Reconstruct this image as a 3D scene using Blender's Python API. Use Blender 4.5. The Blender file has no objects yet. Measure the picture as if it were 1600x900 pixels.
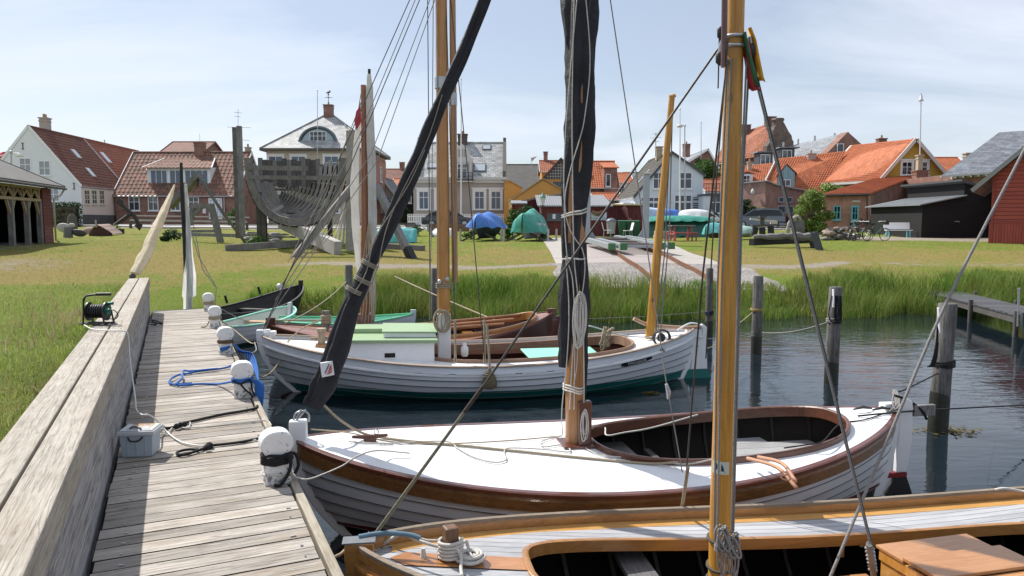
import bpy,math,random
import numpy as np
from mathutils import Vector,Matrix,Euler,noise as mnoise
random.seed(7)
rng=np.random.default_rng(7)
scene=bpy.context.scene
COL=scene.collection
V=Vector
R=math.radians
#  camera model
F=1160.0
TH=math.atan(103.0/F)
CT,ST=math.cos(TH),math.sin(TH)
CZ=2.5
def ray(px,py):
 u=(px-800)/F
 v=(450-py)/F
 return V((u,CT+v*ST,-ST+v*CT))
def at(px,py,Y):
 d=ray(px,py)
 return d*(Y/d.y)+V((0,0,CZ))
def on(px,py,z):
 d=ray(px,py)
 return d*((z-CZ)/d.z)+V((0,0,CZ))
PA=R(24.46)
PR=V((math.cos(PA),math.sin(PA),0))
PD=V((-math.sin(PA),math.cos(PA),0))
def pw(w,u,z=0.0):
 return PR*w+PD*u+V((0,0,z))
def to_wu(x,y):
 return x*PR.x+y*PR.y,x*PD.x+y*PD.y
 #  terrain height
SHORE=[(2.03,-5.67),(-6.83,13.81),(-7.3,15.6),(-7.4,18.2),(-6.4,20.4),(-4,20.1),(0,19.7),(4,19.6),(7,19.9),(10,20.6),(14,21.3),(20,22.3),(45,25),(120,30)]
_SP=np.array(SHORE)
_PX=np.array([-30,-3,0,.6,2,4,6.5,9,12,16,26,36,50,60,100,2000])
_PZ=np.array([-1.2,-1.0,-.05,.38,.7,.92,1.06,1.2,1.35,1.48,1.6,1.85,2.2,2.35,2.4,2.4])
def shore_dist(X,Y):
 X=np.asarray(X,float);Y=np.asarray(Y,float)
 best=np.full(X.shape,1e9);sign=np.ones(X.shape)
 for i in range(len(_SP)-1):
  a,b=_SP[i],_SP[i+1]
  e=b-a;L2=(e**2).sum()
  t=np.clip(((X-a[0])*e[0]+(Y-a[1])*e[1])/L2,0,1)
  dx=X-a[0]-t*e[0];dy=Y-a[1]-t*e[1]
  d=np.hypot(dx,dy)
  s=np.sign(e[0]*(Y-a[1])-e[1]*(X-a[0]))
  s[s==0]=1
  m=d<best-1e-9
  best=np.where(m,d,best);sign=np.where(m,s,sign)
 return best*sign
def sstep(x,a,b):
 t=np.clip((x-a)/(b-a),0,1)
 return t*t*(3-2*t)
def gheight(X,Y):
 X=np.asarray(X,float);Y=np.asarray(Y,float)
 sd=shore_dist(X,Y)
 z=np.interp(sd,_PX,_PZ)
 w=X*PR.x+Y*PR.y;u=X*PD.x+Y*PD.y
 beyond=np.maximum(0,u-15.2)
 m=sstep(-w,.55+.9*beyond,.8+2.2*beyond)
 pl=1.38+.0*X
 z=np.where(m>0,np.maximum(z,pl*m+z*(1-m)),z)
 land=sstep(sd,1.5,6)
 bump=.05*np.sin(X*.7+1.3*np.sin(Y*.4))+.03*np.sin(Y*1.1+X*.37)
 return z+land*bump*.7
def gz(x,y):
 return float(gheight(np.array([x]),np.array([y]))[0])
def gpt(px,py):
 """the terrain point seen at a pixel"""
 d=ray(px,py)
 ts=np.concatenate([np.linspace(8,60,1200),np.linspace(60,140,300)])
 X=d.x*ts;Y=d.y*ts;Z=CZ+d.z*ts
 h=gheight(X,Y)
 k=np.argmax(Z<=h)
 if Z[k]>h[k]:k=len(ts)-1
 return V((X[k],Y[k],h[k]))
def gat(px,Y):
 """terrain point on pixel column px at depth Y"""
 x=at(px,350,Y).x
 return V((x,Y,gz(x,Y)))
 #  mesh builder
class MB:
 def __init__(s):
  s.v=[];s.f=[];s.m=[];s.sm=[]
 def add(s,vs,fs,mi=0,smooth=False):
  o=len(s.v)
  s.v.extend([tuple(x)for x in vs])
  for f in fs:
   s.f.append([i+o for i in f]);s.m.append(mi);s.sm.append(smooth)
  return s
 def boxm(s,M,sx,sy,sz,mi=0):
  vs=[M@V((x*sx/2,y*sy/2,z*sz/2))for z in(-1,1)for y in(-1,1)for x in(-1,1)]
  return s.add(vs,[(0,2,3,1),(4,5,7,6),(0,1,5,4),(2,6,7,3),(0,4,6,2),(1,3,7,5)],mi)
 def box(s,c,size,rz=0,mi=0):
  return s.boxm(Matrix.Translation(V(c))@Matrix.Rotation(rz,4,'Z'),*size,mi)
 def span(s,a,b,mi=0):
  a=V(a);b=V(b);c=(a+b)/2;d=b-a
  return s.boxm(Matrix.Translation(c),abs(d.x),abs(d.y),abs(d.z),mi)
 def beam(s,p,q,w,h,up=(0,0,1),mi=0):
  p=V(p);q=V(q);d=q-p;L=d.length;d.normalize()
  u=V(up)
  if abs(d.dot(u))>.98:u=V((1,0,0))
  r=d.cross(u).normalized();u=r.cross(d)
  M=Matrix((r,d,u)).transposed().to_4x4();M.translation=(p+q)/2
  return s.boxm(M,w,L,h,mi)
 def tube(s,pts,r,n=8,cap=True,closed=False,mi=0,smooth=True,flat=None):
  pts=[V(p)for p in pts];k=len(pts)
  rs=r if isinstance(r,(list,tuple))else[r]*k
  T=[]
  for i in range(k):
   a=pts[i-1]if(i>0 or closed)else pts[i]
   b=pts[(i+1)%k]if(i<k-1 or closed)else pts[i]
   t=b-a
   T.append(t.normalized()if t.length>1e-9 else V((0,0,1)))
  up=V((0,0,1))if abs(T[0].z)<.9 else V((1,0,0))
  nrm=(up-T[0]*up.dot(T[0])).normalized()
  vs=[]
  for i in range(k):
   nrm=nrm-T[i]*nrm.dot(T[i])
   if nrm.length<1e-6:nrm=T[i].orthogonal()
   nrm.normalize();bi=T[i].cross(nrm)
   for j in range(n):
    a=2*math.pi*j/n
    fx=flat if flat else 1
    vs.append(pts[i]+(nrm*math.cos(a)+bi*math.sin(a)*fx)*rs[i])
  fs=[]
  for i in range(k if closed else k-1):
   i2=(i+1)%k
   for j in range(n):
    j2=(j+1)%n
    fs.append((i*n+j,i*n+j2,i2*n+j2,i2*n+j))
  s.add(vs,fs,mi,smooth)
  if cap and not closed:
   s.add(vs[:n],[tuple(range(n))[::-1]],mi);s.add(vs[-n:],[tuple(range(n))],mi)
  return s
 def cyl(s,p,q,r,n=12,r2=None,mi=0,smooth=True):
  return s.tube([p,q],[r,r if r2 is None else r2],n,mi=mi,smooth=smooth)
 def lathe(s,prof,c=(0,0,0),n=16,mi=0,smooth=True,sx=1,sy=1):
  c=V(c);vs=[];fs=[];k=len(prof)
  for(r,z)in prof:
   for j in range(n):
    a=2*math.pi*j/n
    vs.append(c+V((r*math.cos(a)*sx,r*math.sin(a)*sy,z)))
  for i in range(k-1):
   for j in range(n):
    j2=(j+1)%n
    fs.append((i*n+j,i*n+j2,(i+1)*n+j2,(i+1)*n+j))
  s.add(vs,fs,mi,smooth)
  s.add(vs[:n],[tuple(range(n))[::-1]],mi);s.add(vs[-n:],[tuple(range(n))],mi)
  return s
 def prism(s,poly,ext,mi=0):
  """poly: 3D points of a planar face, ext: vector"""
  poly=[V(p)for p in poly];e=V(ext);n=len(poly)
  vs=poly+[p+e for p in poly]
  fs=[tuple(range(n))[::-1],tuple(range(n,2*n))]
  fs+=[(i,(i+1)%n,n+(i+1)%n,n+i)for i in range(n)]
  return s.add(vs,fs,mi)
 def quad(s,a,b,c,d,mi=0):
  return s.add([a,b,c,d],[(0,1,2,3)],mi)
 def grid(s,rows,mi=0,smooth=True,flip=False):
  nr=len(rows);nc=len(rows[0])
  vs=[p for r in rows for p in r]
  fs=[]
  for i in range(nr-1):
   for j in range(nc-1):
    f=(i*nc+j,i*nc+j+1,(i+1)*nc+j+1,(i+1)*nc+j)
    fs.append(f[::-1]if flip else f)
  return s.add(vs,fs,mi,smooth)
 def ball(s,c,r,n=12,k=8,sz=1.0,mi=0):
  prof=[(max(1e-4,r*math.sin(math.pi*i/k)),-r*math.cos(math.pi*i/k)*sz)for i in range(k+1)]
  return s.lathe(prof,c,n,mi)
 def build(s,name,mats,parent=None,bevel=0,solid=0):
  me=bpy.data.meshes.new(name)
  me.from_pydata(s.v,[],s.f)
  if not isinstance(mats,(list,tuple)):mats=[mats]
  for m in mats:me.materials.append(m)
  me.polygons.foreach_set('material_index',s.m)
  me.polygons.foreach_set('use_smooth',s.sm)
  me.update()
  o=bpy.data.objects.new(name,me);COL.objects.link(o)
  if parent:o.parent=parent
  if bevel:
   b=o.modifiers.new('Bevel','BEVEL');b.width=bevel;b.segments=2;b.limit_method='ANGLE';b.angle_limit=R(40)
  if solid:
   b=o.modifiers.new('Solid','SOLIDIFY');b.thickness=solid;b.offset=0
  return o
def np_mesh(name,verts,faces_flat,nper,mats,parent=None,smooth=False,mat_idx=None):
 """big mesh from numpy arrays; every face has nper corners"""
 me=bpy.data.meshes.new(name)
 nv=len(verts);nl=len(faces_flat);nf=nl//nper
 me.vertices.add(nv);me.vertices.foreach_set('co',np.asarray(verts,np.float32).ravel())
 me.loops.add(nl);me.loops.foreach_set('vertex_index',np.asarray(faces_flat,np.int32).ravel())
 me.polygons.add(nf)
 me.polygons.foreach_set('loop_start',np.arange(0,nl,nper,dtype=np.int32))
 me.polygons.foreach_set('loop_total',np.full(nf,nper,np.int32))
 if smooth:me.polygons.foreach_set('use_smooth',np.ones(nf,bool))
 if not isinstance(mats,(list,tuple)):mats=[mats]
 for m in mats:me.materials.append(m)
 if mat_idx is not None:me.polygons.foreach_set('material_index',np.asarray(mat_idx,np.int32))
 me.update(calc_edges=True);me.validate()
 o=bpy.data.objects.new(name,me);COL.objects.link(o)
 if parent:o.parent=parent
 return o
def tag(o,label=None,cat=None,group=None,kind=None):
 if label:o['label']=label
 if cat:o['category']=cat
 if group:o['group']=group
 if kind:o['kind']=kind
 return o
def thing(name,label,cat,loc=(0,0,0),rz=0.0,group=None):
 o=bpy.data.objects.new(name,None);COL.objects.link(o)
 o.location=loc;o.rotation_euler=(0,0,rz);o.empty_display_size=.2
 return tag(o,label,cat,group)
def copy_tree(o,parent=None):
 c=o.copy();COL.objects.link(c)
 if parent:c.parent=parent
 for ch in list(o.children):copy_tree(ch,c)
 return c
def loc_of(root,p):
 """world point -> local point of a root that has location and z rotation"""
 return Matrix.Rotation(-root.rotation_euler.z,4,'Z')@(V(p)-V(root.location))
def smooth_path(pts,k=6,closed=False):
 pts=[V(p)for p in pts];n=len(pts);out=[]
 rngs=range(n if closed else n-1)
 for i in rngs:
  p0=pts[(i-1)%n]if(closed or i>0)else pts[0]*2-pts[1]
  p1=pts[i];p2=pts[(i+1)%n]
  p3=pts[(i+2)%n]if(closed or i+2<n)else pts[-1]*2-pts[-2]
  for j in range(k):
   t=j/k
   out.append(.5*((2*p1)+(p2-p0)*t+(2*p0-5*p1+4*p2-p3)*t*t+(3*p1-p0-3*p2+p3)*t**3))
 if not closed:out.append(pts[-1])
 return out
def sag(p,q,s=.1,k=10):
 p=V(p);q=V(q)
 return[p.lerp(q,i/k)-V((0,0,4*s*(i/k)*(1-i/k)))for i in range(k+1)]
 #  materials
class G:
 def __init__(s,name):
  s.mat=bpy.data.materials.new(name);s.mat.use_nodes=True
  s.nt=s.mat.node_tree;s.b=s.nt.nodes['Principled BSDF']
  s.out=s.nt.nodes['Material Output']
 def set(s,sock,val):
  if isinstance(val,bpy.types.NodeSocket):s.nt.links.new(val,sock)
  elif isinstance(val,(tuple,list))and len(val)==3 and sock.type=='RGBA':sock.default_value=(*val,1)
  else:sock.default_value=val
 def n(s,typ,ins=None,**props):
  nd=s.nt.nodes.new('ShaderNode'+typ)
  for k,v in props.items():setattr(nd,k,v)
  for k,v in(ins or{}).items():s.set(nd.inputs[k],v)
  return nd
 def obj(s):return s.n('TexCoord').outputs['Object']
 def mapping(s,vec,scale=(1,1,1),loc=(0,0,0)):
  return s.n('Mapping',{'Vector':vec,'Scale':scale,'Location':loc}).outputs[0]
 def noise(s,vec,scale=5,detail=3,rough=.55,out='Fac',dist=0):
  return s.n('TexNoise',{'Vector':vec,'Scale':scale,'Detail':detail,'Roughness':rough,'Distortion':dist}).outputs[out]
 def math(s,op,a,b=0.0,clamp=False):
  nd=s.n('Math',{0:a,1:b},operation=op);nd.use_clamp=clamp;return nd.outputs[0]
 def ramp(s,fac,stops):
  nd=s.n('ValToRGB',{'Fac':fac});e=nd.color_ramp.elements
  while len(e)<len(stops):e.new(.5)
  for el,(p,c)in zip(e,stops):
   el.position=p;el.color=(*c,1)if len(c)==3 else c
  return nd.outputs[0]
 def mix(s,fac,a,b,mode='MIX'):
  nd=s.nt.nodes.new('ShaderNodeMix');nd.data_type='RGBA';nd.blend_type=mode
  s.set(nd.inputs[0],fac)
  s.set(nd.inputs[6],a);s.set(nd.inputs[7],b)
  return nd.outputs[2]
 def maprange(s,v,a,b,c,d):
  return s.n('MapRange',{'Value':v,'From Min':a,'From Max':b,'To Min':c,'To Max':d}).outputs[0]
 def bump(s,h,strength=.5,dist=.02,normal=None):
  ins={'Height':h,'Strength':strength,'Distance':dist}
  if normal is not None:ins['Normal']=normal
  nd=s.n('Bump',ins);s.nt.links.new(nd.outputs[0],s.b.inputs['Normal']);return nd.outputs[0]
 def fin(s,col=None,rough=None,metal=None,coat=None,spec=None,coatr=.08):
  B=s.b.inputs
  if col is not None:s.set(B['Base Color'],col)
  if rough is not None:s.set(B['Roughness'],rough)
  if metal is not None:s.set(B['Metallic'],metal)
  if coat is not None:s.set(B['Coat Weight'],coat);s.set(B['Coat Roughness'],coatr)
  if spec is not None:s.set(B['Specular IOR Level'],spec)
  return s.mat
 def island(s):return s.n('NewGeometry').outputs['Random Per Island']
 def surf_uv(s):
  """u along the level of a face, v up its slope (object space)"""
  tc=s.n('TexCoord')
  t=s.n('VectorMath',{0:(0,0,1),1:tc.outputs['Normal']},operation='CROSS_PRODUCT').outputs[0]
  t=s.n('VectorMath',{0:t},operation='NORMALIZE').outputs[0]
  b=s.n('VectorMath',{0:tc.outputs['Normal'],1:t},operation='CROSS_PRODUCT').outputs[0]
  u=s.n('VectorMath',{0:tc.outputs['Object'],1:t},operation='DOT_PRODUCT').outputs['Value']
  v=s.n('VectorMath',{0:tc.outputs['Object'],1:b},operation='DOT_PRODUCT').outputs['Value']
  return s.n('CombineXYZ',{'X':u,'Y':v}).outputs[0],u,v
def sc(c,k):return tuple(min(1,x*k)for x in c)
def m_plain(name,col,rough=.6,var=.2,scale=2.0,bump=.0,bscale=60,metal=0,coat=0,spec=.5,dirt=None):
 g=G(name);o=g.obj()
 n1=g.noise(o,scale,4);n2=g.noise(o,scale*9,3)
 f=g.math('ADD',g.math('MULTIPLY',n1,.65),g.math('MULTIPLY',n2,.35))
 c=g.ramp(f,[(.3,sc(col,1-var)),(.7,sc(col,1+var))])
 if dirt:
  d=g.maprange(g.noise(o,scale*1.7,6,.7),.52,.72,0,.8)
  c=g.mix(d,c,dirt)
 if bump:g.bump(g.noise(o,bscale,3),bump,.01)
 r=g.maprange(n2,.3,.7,max(.02,rough-.08),min(1,rough+.08))
 return g.fin(c,r,metal,coat,spec)
def m_wood(name,c1,c2,axis=0,scale=1.0,rough=.75,coat=0,island=.35,bump=.35,knots=True,dirt=None,green=None,crack=.0):
 g=G(name);o=g.obj()
 st=[22.0,22.0,22.0];st[axis]=2.6
 isl=g.island()
 off=g.n('CombineXYZ',{'X':g.math('MULTIPLY',isl,37),'Y':g.math('MULTIPLY',isl,91),'Z':g.math('MULTIPLY',isl,53)}).outputs[0]
 vv=g.n('VectorMath',{0:o,1:off},operation='ADD').outputs[0]
 m=g.mapping(vv,[x*scale for x in st])
 gr=g.noise(m,1.3,6,.72,dist=1.0)
 st2=[110.0]*3;st2[axis]=4.0
 fine=g.noise(g.mapping(vv,[x*scale for x in st2]),1.0,3,.6)
 pat=g.noise(vv,2.3*scale,5,.7)
 f=g.math('ADD',g.math('ADD',g.math('MULTIPLY',gr,.34),g.math('MULTIPLY',fine,.36)),g.math('MULTIPLY',pat,.30))
 st3=[26.0]*3;st3[axis]=.8
 cr=g.noise(g.mapping(vv,[x*scale for x in st3]),1.0,3,.55,dist=.8)
 cr=g.maprange(g.math('ABSOLUTE',g.math('SUBTRACT',cr,.5)),.004,.022,1,0)
 c=g.ramp(f,[(.36,c1),(.5,tuple((a+b)/2 for a,b in zip(c1,c2))),(.64,c2)])
 c=g.mix(g.math('MULTIPLY',cr,crack),c,sc(c1,.45))
 tint=g.maprange(isl,0,1,1-island,1+island*.6)
 hv=g.n('HueSaturation',{'Color':c,'Value':tint,'Saturation':1.0,'Hue':.5}).outputs[0]
 if dirt:
  st3=[2.2]*3;st3[axis]=.9
  d=g.maprange(g.noise(g.mapping(vv,st3),1.3,5,.7),.5,.74,0,.75)
  hv=g.mix(d,hv,dirt)
 if green:
  d=g.maprange(g.noise(o,1.1,5,.7),.55,.75,0,.6)
  hv=g.mix(d,hv,green)
 if bump:g.bump(g.math('SUBTRACT',f,g.math('MULTIPLY',cr,crack)),bump,.006)
 return g.fin(hv,g.maprange(f,.3,.7,max(.05,rough+.08),max(.04,rough-.08)),0,coat)
def m_brick(name,c1,c2,mortar,w=.24,h=.075,rough=.85,patch=.3):
 g=G(name);uv,u,v=g.surf_uv()
 bt=g.n('TexBrick',{'Vector':uv,'Color1':c1,'Color2':c2,'Mortar':mortar,'Scale':1.0,'Mortar Size':.012,'Brick Width':w,'Row Height':h,'Bias':0.0})
 n1=g.noise(g.obj(),1.3,4)
 n2=g.noise(g.obj(),14,2)
 k=g.math('ADD',g.maprange(n1,.3,.7,1-patch,1+patch),g.maprange(n2,.3,.7,-.2,.2))
 c=g.n('HueSaturation',{'Color':bt.outputs['Color'],'Value':k,'Saturation':1.0,'Hue':.5}).outputs[0]
 g.bump(g.math('MULTIPLY',bt.outputs['Fac'],-1),.6,.012)
 return g.fin(c,rough)
def m_tile(name,c1,c2,c3,uw=.26,vh=.36,rough=.8,patch=.35,moss=(.16,.12,.08),mossk=.4):
 g=G(name);uv,u,v=g.surf_uv()
 cell=g.n('CombineXYZ',{'X':g.math('FLOOR',g.math('DIVIDE',u,uw)),'Y':g.math('FLOOR',g.math('DIVIDE',v,vh))}).outputs[0]
 wn=g.n('TexWhiteNoise',{'Vector':cell},noise_dimensions='3D').outputs['Value']
 c=g.ramp(wn,[(0,c1),(.45,c2),(1,c3)])
 n1=g.noise(g.obj(),.9,4,.65)
 d=g.maprange(n1,.48,.72,0,mossk)
 c=g.mix(d,c,moss)
 fl=g.maprange(g.noise(g.obj(),5,3),.3,.7,1-patch*.5,1+patch*.5)
 c=g.n('HueSaturation',{'Color':c,'Value':fl,'Saturation':1,'Hue':.5}).outputs[0]
 return g.fin(c,rough)
def m_slate(name,c1,c2,w=.45,h=.28,rough=.55,gap=(.05,.05,.055)):
 g=G(name);uv,u,v=g.surf_uv()
 bt=g.n('TexBrick',{'Vector':uv,'Color1':c1,'Color2':c2,'Mortar':gap,'Scale':1.0,'Mortar Size':.012,'Brick Width':w,'Row Height':h})
 cell=g.n('CombineXYZ',{'X':g.math('FLOOR',g.math('DIVIDE',u,w)),'Y':g.math('FLOOR',g.math('DIVIDE',v,h))}).outputs[0]
 wn=g.n('TexWhiteNoise',{'Vector':cell},noise_dimensions='3D').outputs['Value']
 n1=g.noise(g.obj(),1.2,5,.65)
 k=g.math('ADD',g.maprange(wn,0,1,-.22,.22),g.maprange(n1,.3,.7,.75,1.2))
 c=g.n('HueSaturation',{'Color':bt.outputs['Color'],'Value':k,'Saturation':1,'Hue':.5}).outputs[0]
 g.bump(g.math('MULTIPLY',bt.outputs['Fac'],-1),.5,.02)
 return g.fin(c,rough)
def m_boards(name,col,pitch=.14,vertical=True,var=.25,rough=.7,gapk=.35):
 """painted boarding: a groove each pitch, along the face level (vertical boards) or up the face"""
 g=G(name);uv,u,v=g.surf_uv()
 k=u if vertical else v
 fr=g.math('FRACT',g.math('DIVIDE',k,pitch))
 cell=g.math('FLOOR',g.math('DIVIDE',k,pitch))
 wn=g.n('TexWhiteNoise',{'W':cell},noise_dimensions='1D').outputs['Value']
 edge=g.math('MULTIPLY',g.math('GREATER_THAN',fr,.08),g.math('LESS_THAN',fr,.95))
 st=(9,9,.6)if vertical else(.6,.6,9)
 n1=g.noise(g.mapping(g.obj(),st),1.5,4,.65)
 kk=g.math('ADD',g.maprange(wn,0,1,1-var*.5,1+var*.5),g.maprange(n1,.3,.7,-var,var))
 c=g.n('HueSaturation',{'Color':col+(1,),'Value':kk,'Saturation':1,'Hue':.5}).outputs[0]
 c=g.mix(edge,sc(col,gapk),c)
 g.bump(edge,.8,.015)
 return g.fin(c,rough)
def m_hull(name,top,bottom,z,stripe=None,sz=0,rough=.35,dirt=(.35,.36,.35),coat=.15):
 """painted hull: bottom paint below a waterline height"""
 g=G(name);o=g.obj()
 s=g.n('SeparateXYZ',{0:o})
 zz=s.outputs['Z']
 n1=g.noise(o,1.6,5,.6);n2=g.noise(g.mapping(o,(3,3,22)),1.2,4,.6)
 up=g.ramp(n1,[(.3,sc(top,.93)),(.7,sc(top,1.03))])
 d=g.maprange(n2,.55,.8,0,.35)
 up=g.mix(d,up,dirt)
 wob=g.math('ADD',zz,g.maprange(n1,.3,.7,-.004,.004))
 f=g.math('GREATER_THAN',wob,z)
 bt=g.mix(g.maprange(n2,.4,.7,0,.7),bottom,sc(bottom,.55))
 c=g.mix(f,bt,up)
 if stripe:
  fs=g.math('MULTIPLY',g.math('GREATER_THAN',wob,z),g.math('LESS_THAN',wob,z+sz))
  c=g.mix(fs,c,stripe)
 g.bump(g.noise(o,25,3),.08,.01)
 return g.fin(c,rough,0,coat)
def m_rope(name,c,tw=60,rough=.9):
 g=G(name);o=g.obj()
 n1=g.noise(o,tw*2.5,2);n2=g.noise(o,3,3)
 f=g.math('ADD',g.math('MULTIPLY',n1,.7),g.math('MULTIPLY',n2,.3))
 col=g.ramp(f,[(.3,sc(c,.55)),(.7,sc(c,1.15))])
 g.bump(n1,.8,.006)
 return g.fin(col,rough)
def m_cloth(name,c,var=.2,rough=.8,scale=3.0,bump=.5,sheen=0,dirt=None,tr=0):
 g=G(name);o=g.obj()
 n1=g.noise(o,scale,5,.6,dist=.8);n2=g.noise(o,180,2)
 col=g.ramp(n1,[(.3,sc(c,1-var)),(.7,sc(c,1+var))])
 if dirt:col=g.mix(g.maprange(g.noise(o,2.3,5),.5,.75,0,.5),col,dirt)
 g.bump(g.math('ADD',n1,g.math('MULTIPLY',n2,.15)),bump,.04)
 g.fin(col,rough)
 if tr:
  t=g.n('BsdfTranslucent',{'Color':col});mx=g.n('MixShader',{0:tr,1:g.b.outputs[0],2:t.outputs[0]});g.nt.links.new(mx.outputs[0],g.out.inputs['Surface'])
 return g.mat
def m_leaf(name,c1,c2,c3,patch=None,ps=.8,pk=.85):
 g=G(name)
 isl=g.island()
 c=g.ramp(isl,[(0,c1),(.5,c2),(1,c3)])
 n=g.noise(g.obj(),1.2,3)
 if patch:c=g.mix(g.maprange(g.noise(g.obj(),ps,5,.7),.44,.62,0,pk),c,patch)
 c=g.n('HueSaturation',{'Color':c,'Value':g.maprange(n,.3,.7,.7,1.25),'Saturation':1,'Hue':.5}).outputs[0]
 g.fin(c,.6,0,0,.3)
 tr=g.n('BsdfTranslucent',{'Color':c})
 mx=g.n('MixShader',{0:.35,1:g.b.outputs[0],2:tr.outputs[0]})
 g.nt.links.new(mx.outputs[0],g.out.inputs['Surface'])
 return g.mat
def m_glass(name='window_glass',c=(.02,.028,.035),curtain=.35,k=1.1):
 g=G(name);o=g.obj()
 n1=g.noise(o,k,2)
 col=g.mix(g.maprange(n1,.52,.6,0,curtain),c,(.35,.36,.36))
 return g.fin(col,.04,0,0,.8)
M={}
M['white']=m_plain('white_paint',(.78,.79,.8),.45,.05,2,dirt=None)
M['white_chip']=m_plain('chipped_white_paint',(.80,.80,.79),.55,.06,6,.25,30,dirt=None)
M['deckwood']=m_wood('weathered_deck_boards',(.18,.155,.13),(.55,.505,.45),0,1,.85,island=.30,bump=.6,dirt=(.26,.20,.13),crack=.5)
M['wallwood_top']=m_wood('weathered_wall_cap',(.27,.235,.19),(.49,.45,.39),1,1.6,.85,island=.1,bump=.7,dirt=(.27,.215,.15),crack=.42)
M['wallwood']=m_wood('weathered_wall_planks',(.17,.165,.165),(.46,.45,.45),1,.8,.85,island=.15,bump=.6,crack=.8)
M['pile']=m_wood('grey_pile_wood',(.05,.046,.042),(.23,.215,.20),2,1.4,.85,island=.2,bump=.9,crack=.8)
M['darkwood']=m_wood('dark_weathered_wood',(.035,.032,.03),(.13,.12,.11),0,1,.8,bump=.5)
M['greywood']=m_wood('silvered_wood',(.10,.10,.10),(.34,.33,.32),2,.8,.85,bump=.6,crack=.7)
M['wreckwood']=m_wood('wreck_timber',(.055,.053,.05),(.27,.26,.25),2,.8,.85,bump=.6)
M['rib']=m_wood('bleached_rib_wood',(.14,.135,.13),(.42,.41,.39),0,.8,.85,bump=.4,island=.4)
M['iron']=m_plain('rusty_iron',(.035,.03,.028),.7,.4,6,.3)
M['rust']=m_plain('rust',(.16,.07,.035),.85,.4,5,.3)
M['steel']=m_plain('grey_painted_steel',(.34,.37,.39),.5,.1,2)
M['galv']=m_plain('galvanised_metal',(.45,.46,.47),.4,.12,20,metal=.7)
M['black']=m_plain('black_plastic',(.012,.012,.013),.5,.3,8)
def m_spar():
 g=G('varnished_pine');o=g.obj()
 v=g.mapping(o,(16,16,1.1));n=g.noise(v,1.4,6,.7,dist=1.2);f2=g.noise(g.mapping(o,(90,90,3)),1,3)
 c=g.ramp(g.math('ADD',g.math('MULTIPLY',n,.7),g.math('MULTIPLY',f2,.3)),[(.3,(.28,.10,.012)),(.5,(.50,.235,.03)),(.72,(.72,.40,.075))])
 vo=g.n('TexVoronoi',{'Vector':g.mapping(o,(5,5,2.6)),'Scale':1.0}).outputs['Distance']
 c=g.mix(g.maprange(vo,.05,.12,.85,0),c,(.10,.03,.006))
 w=g.noise(g.mapping(o,(3,3,1)),1,4)
 c=g.mix(g.maprange(w,.55,.75,0,.5),c,(.30,.17,.07))
 g.bump(n,.12,.006)
 return g.fin(c,g.maprange(w,.35,.7,.38,.62),0,.22,coatr=.25)
M['varnish']=m_spar()
M['varnish_x']=m_wood('varnished_larch',(.24,.10,.025),(.47,.23,.07),0,.9,.3,coat=.6,island=.12,bump=.08)
M['mahog']=m_wood('varnished_mahogany',(.055,.014,.008),(.15,.045,.025),0,.9,.3,coat=.5,island=.12,bump=.08)
M['wale']=m_wood('brown_oak_wale',(.06,.024,.008),(.24,.11,.035),0,.9,.35,coat=.45,island=.05,bump=.1)
def m_seamdeck():
 g=G('silvered_teak_deck');o=g.obj()
 s=g.n('SeparateXYZ',{0:o});y=g.math('DIVIDE',s.outputs['Y'],.075)
 fr=g.math('FRACT',g.math('ADD',y,50));cell=g.math('FLOOR',g.math('ADD',y,50))
 wn=g.n('TexWhiteNoise',{'W':cell},noise_dimensions='1D').outputs['Value']
 off=g.n('CombineXYZ',{'X':g.math('MULTIPLY',wn,30)}).outputs[0]
 vv=g.n('VectorMath',{0:g.mapping(o,(2,60,60)),1:off},operation='ADD').outputs[0]
 n=g.noise(vv,1.2,5,.7);n2=g.noise(g.mapping(o,(1.5,5,5)),1,4)
 c=g.ramp(g.math('ADD',g.math('MULTIPLY',n,.7),g.math('MULTIPLY',n2,.3)),[(.3,(.24,.245,.26)),(.7,(.50,.505,.52))])
 c=g.n('HueSaturation',{'Color':c,'Value':g.maprange(wn,0,1,.82,1.12),'Saturation':1,'Hue':.5}).outputs[0]
 seam=g.math('LESS_THAN',fr,.07)
 c=g.mix(seam,c,(.05,.05,.055))
 g.bump(g.math('SUBTRACT',n,seam),.3,.004)
 return g.fin(c,.65)
M['teak']=m_seamdeck()
M['orangewood']=m_wood('orange_varnished_boards',(.45,.15,.03),(.72,.32,.09),1,1.0,.3,coat=.45,island=.12,bump=.06)
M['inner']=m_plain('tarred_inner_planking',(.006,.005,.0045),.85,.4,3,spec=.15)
M['black_tar']=m_plain('tarred_black_wood',(.014,.014,.015),.6,.4,4,.2)
M['rope_w']=m_rope('white_rope',(.62,.60,.55))
M['rope_h']=m_rope('hemp_rope',(.42,.35,.24))
M['rope_g']=m_rope('grey_rope',(.26,.25,.24))
M['rope_b']=m_rope('black_rope',(.013,.013,.015))
M['rope_blue']=m_rope('blue_rope',(.03,.16,.52))
M['wire']=m_plain('rigging_wire',(.06,.055,.05),.5,.2,10,metal=.3)
M['sail_dark']=m_cloth('charcoal_sailcloth',(.012,.0125,.018),.4,.7,4.0,.9,dirt=(.045,.045,.052))
M['sail_white']=m_cloth('white_sailcloth',(.84,.83,.80),.08,.8,3,.5,tr=.6)
M['sail_cream']=m_cloth('cream_sailcloth',(.80,.71,.54),.14,.8,5,.7,tr=.4)
M['glass']=m_glass()
M['slateglass']=m_glass('skylight_glass',(.03,.04,.05),.2)
M['brick_red']=m_brick('red_brick',(.27,.085,.045),(.20,.065,.04),(.30,.26,.23))
M['brick_pale']=m_brick('pale_red_brick',(.42,.155,.095),(.35,.125,.08),(.40,.32,.27))
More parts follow.
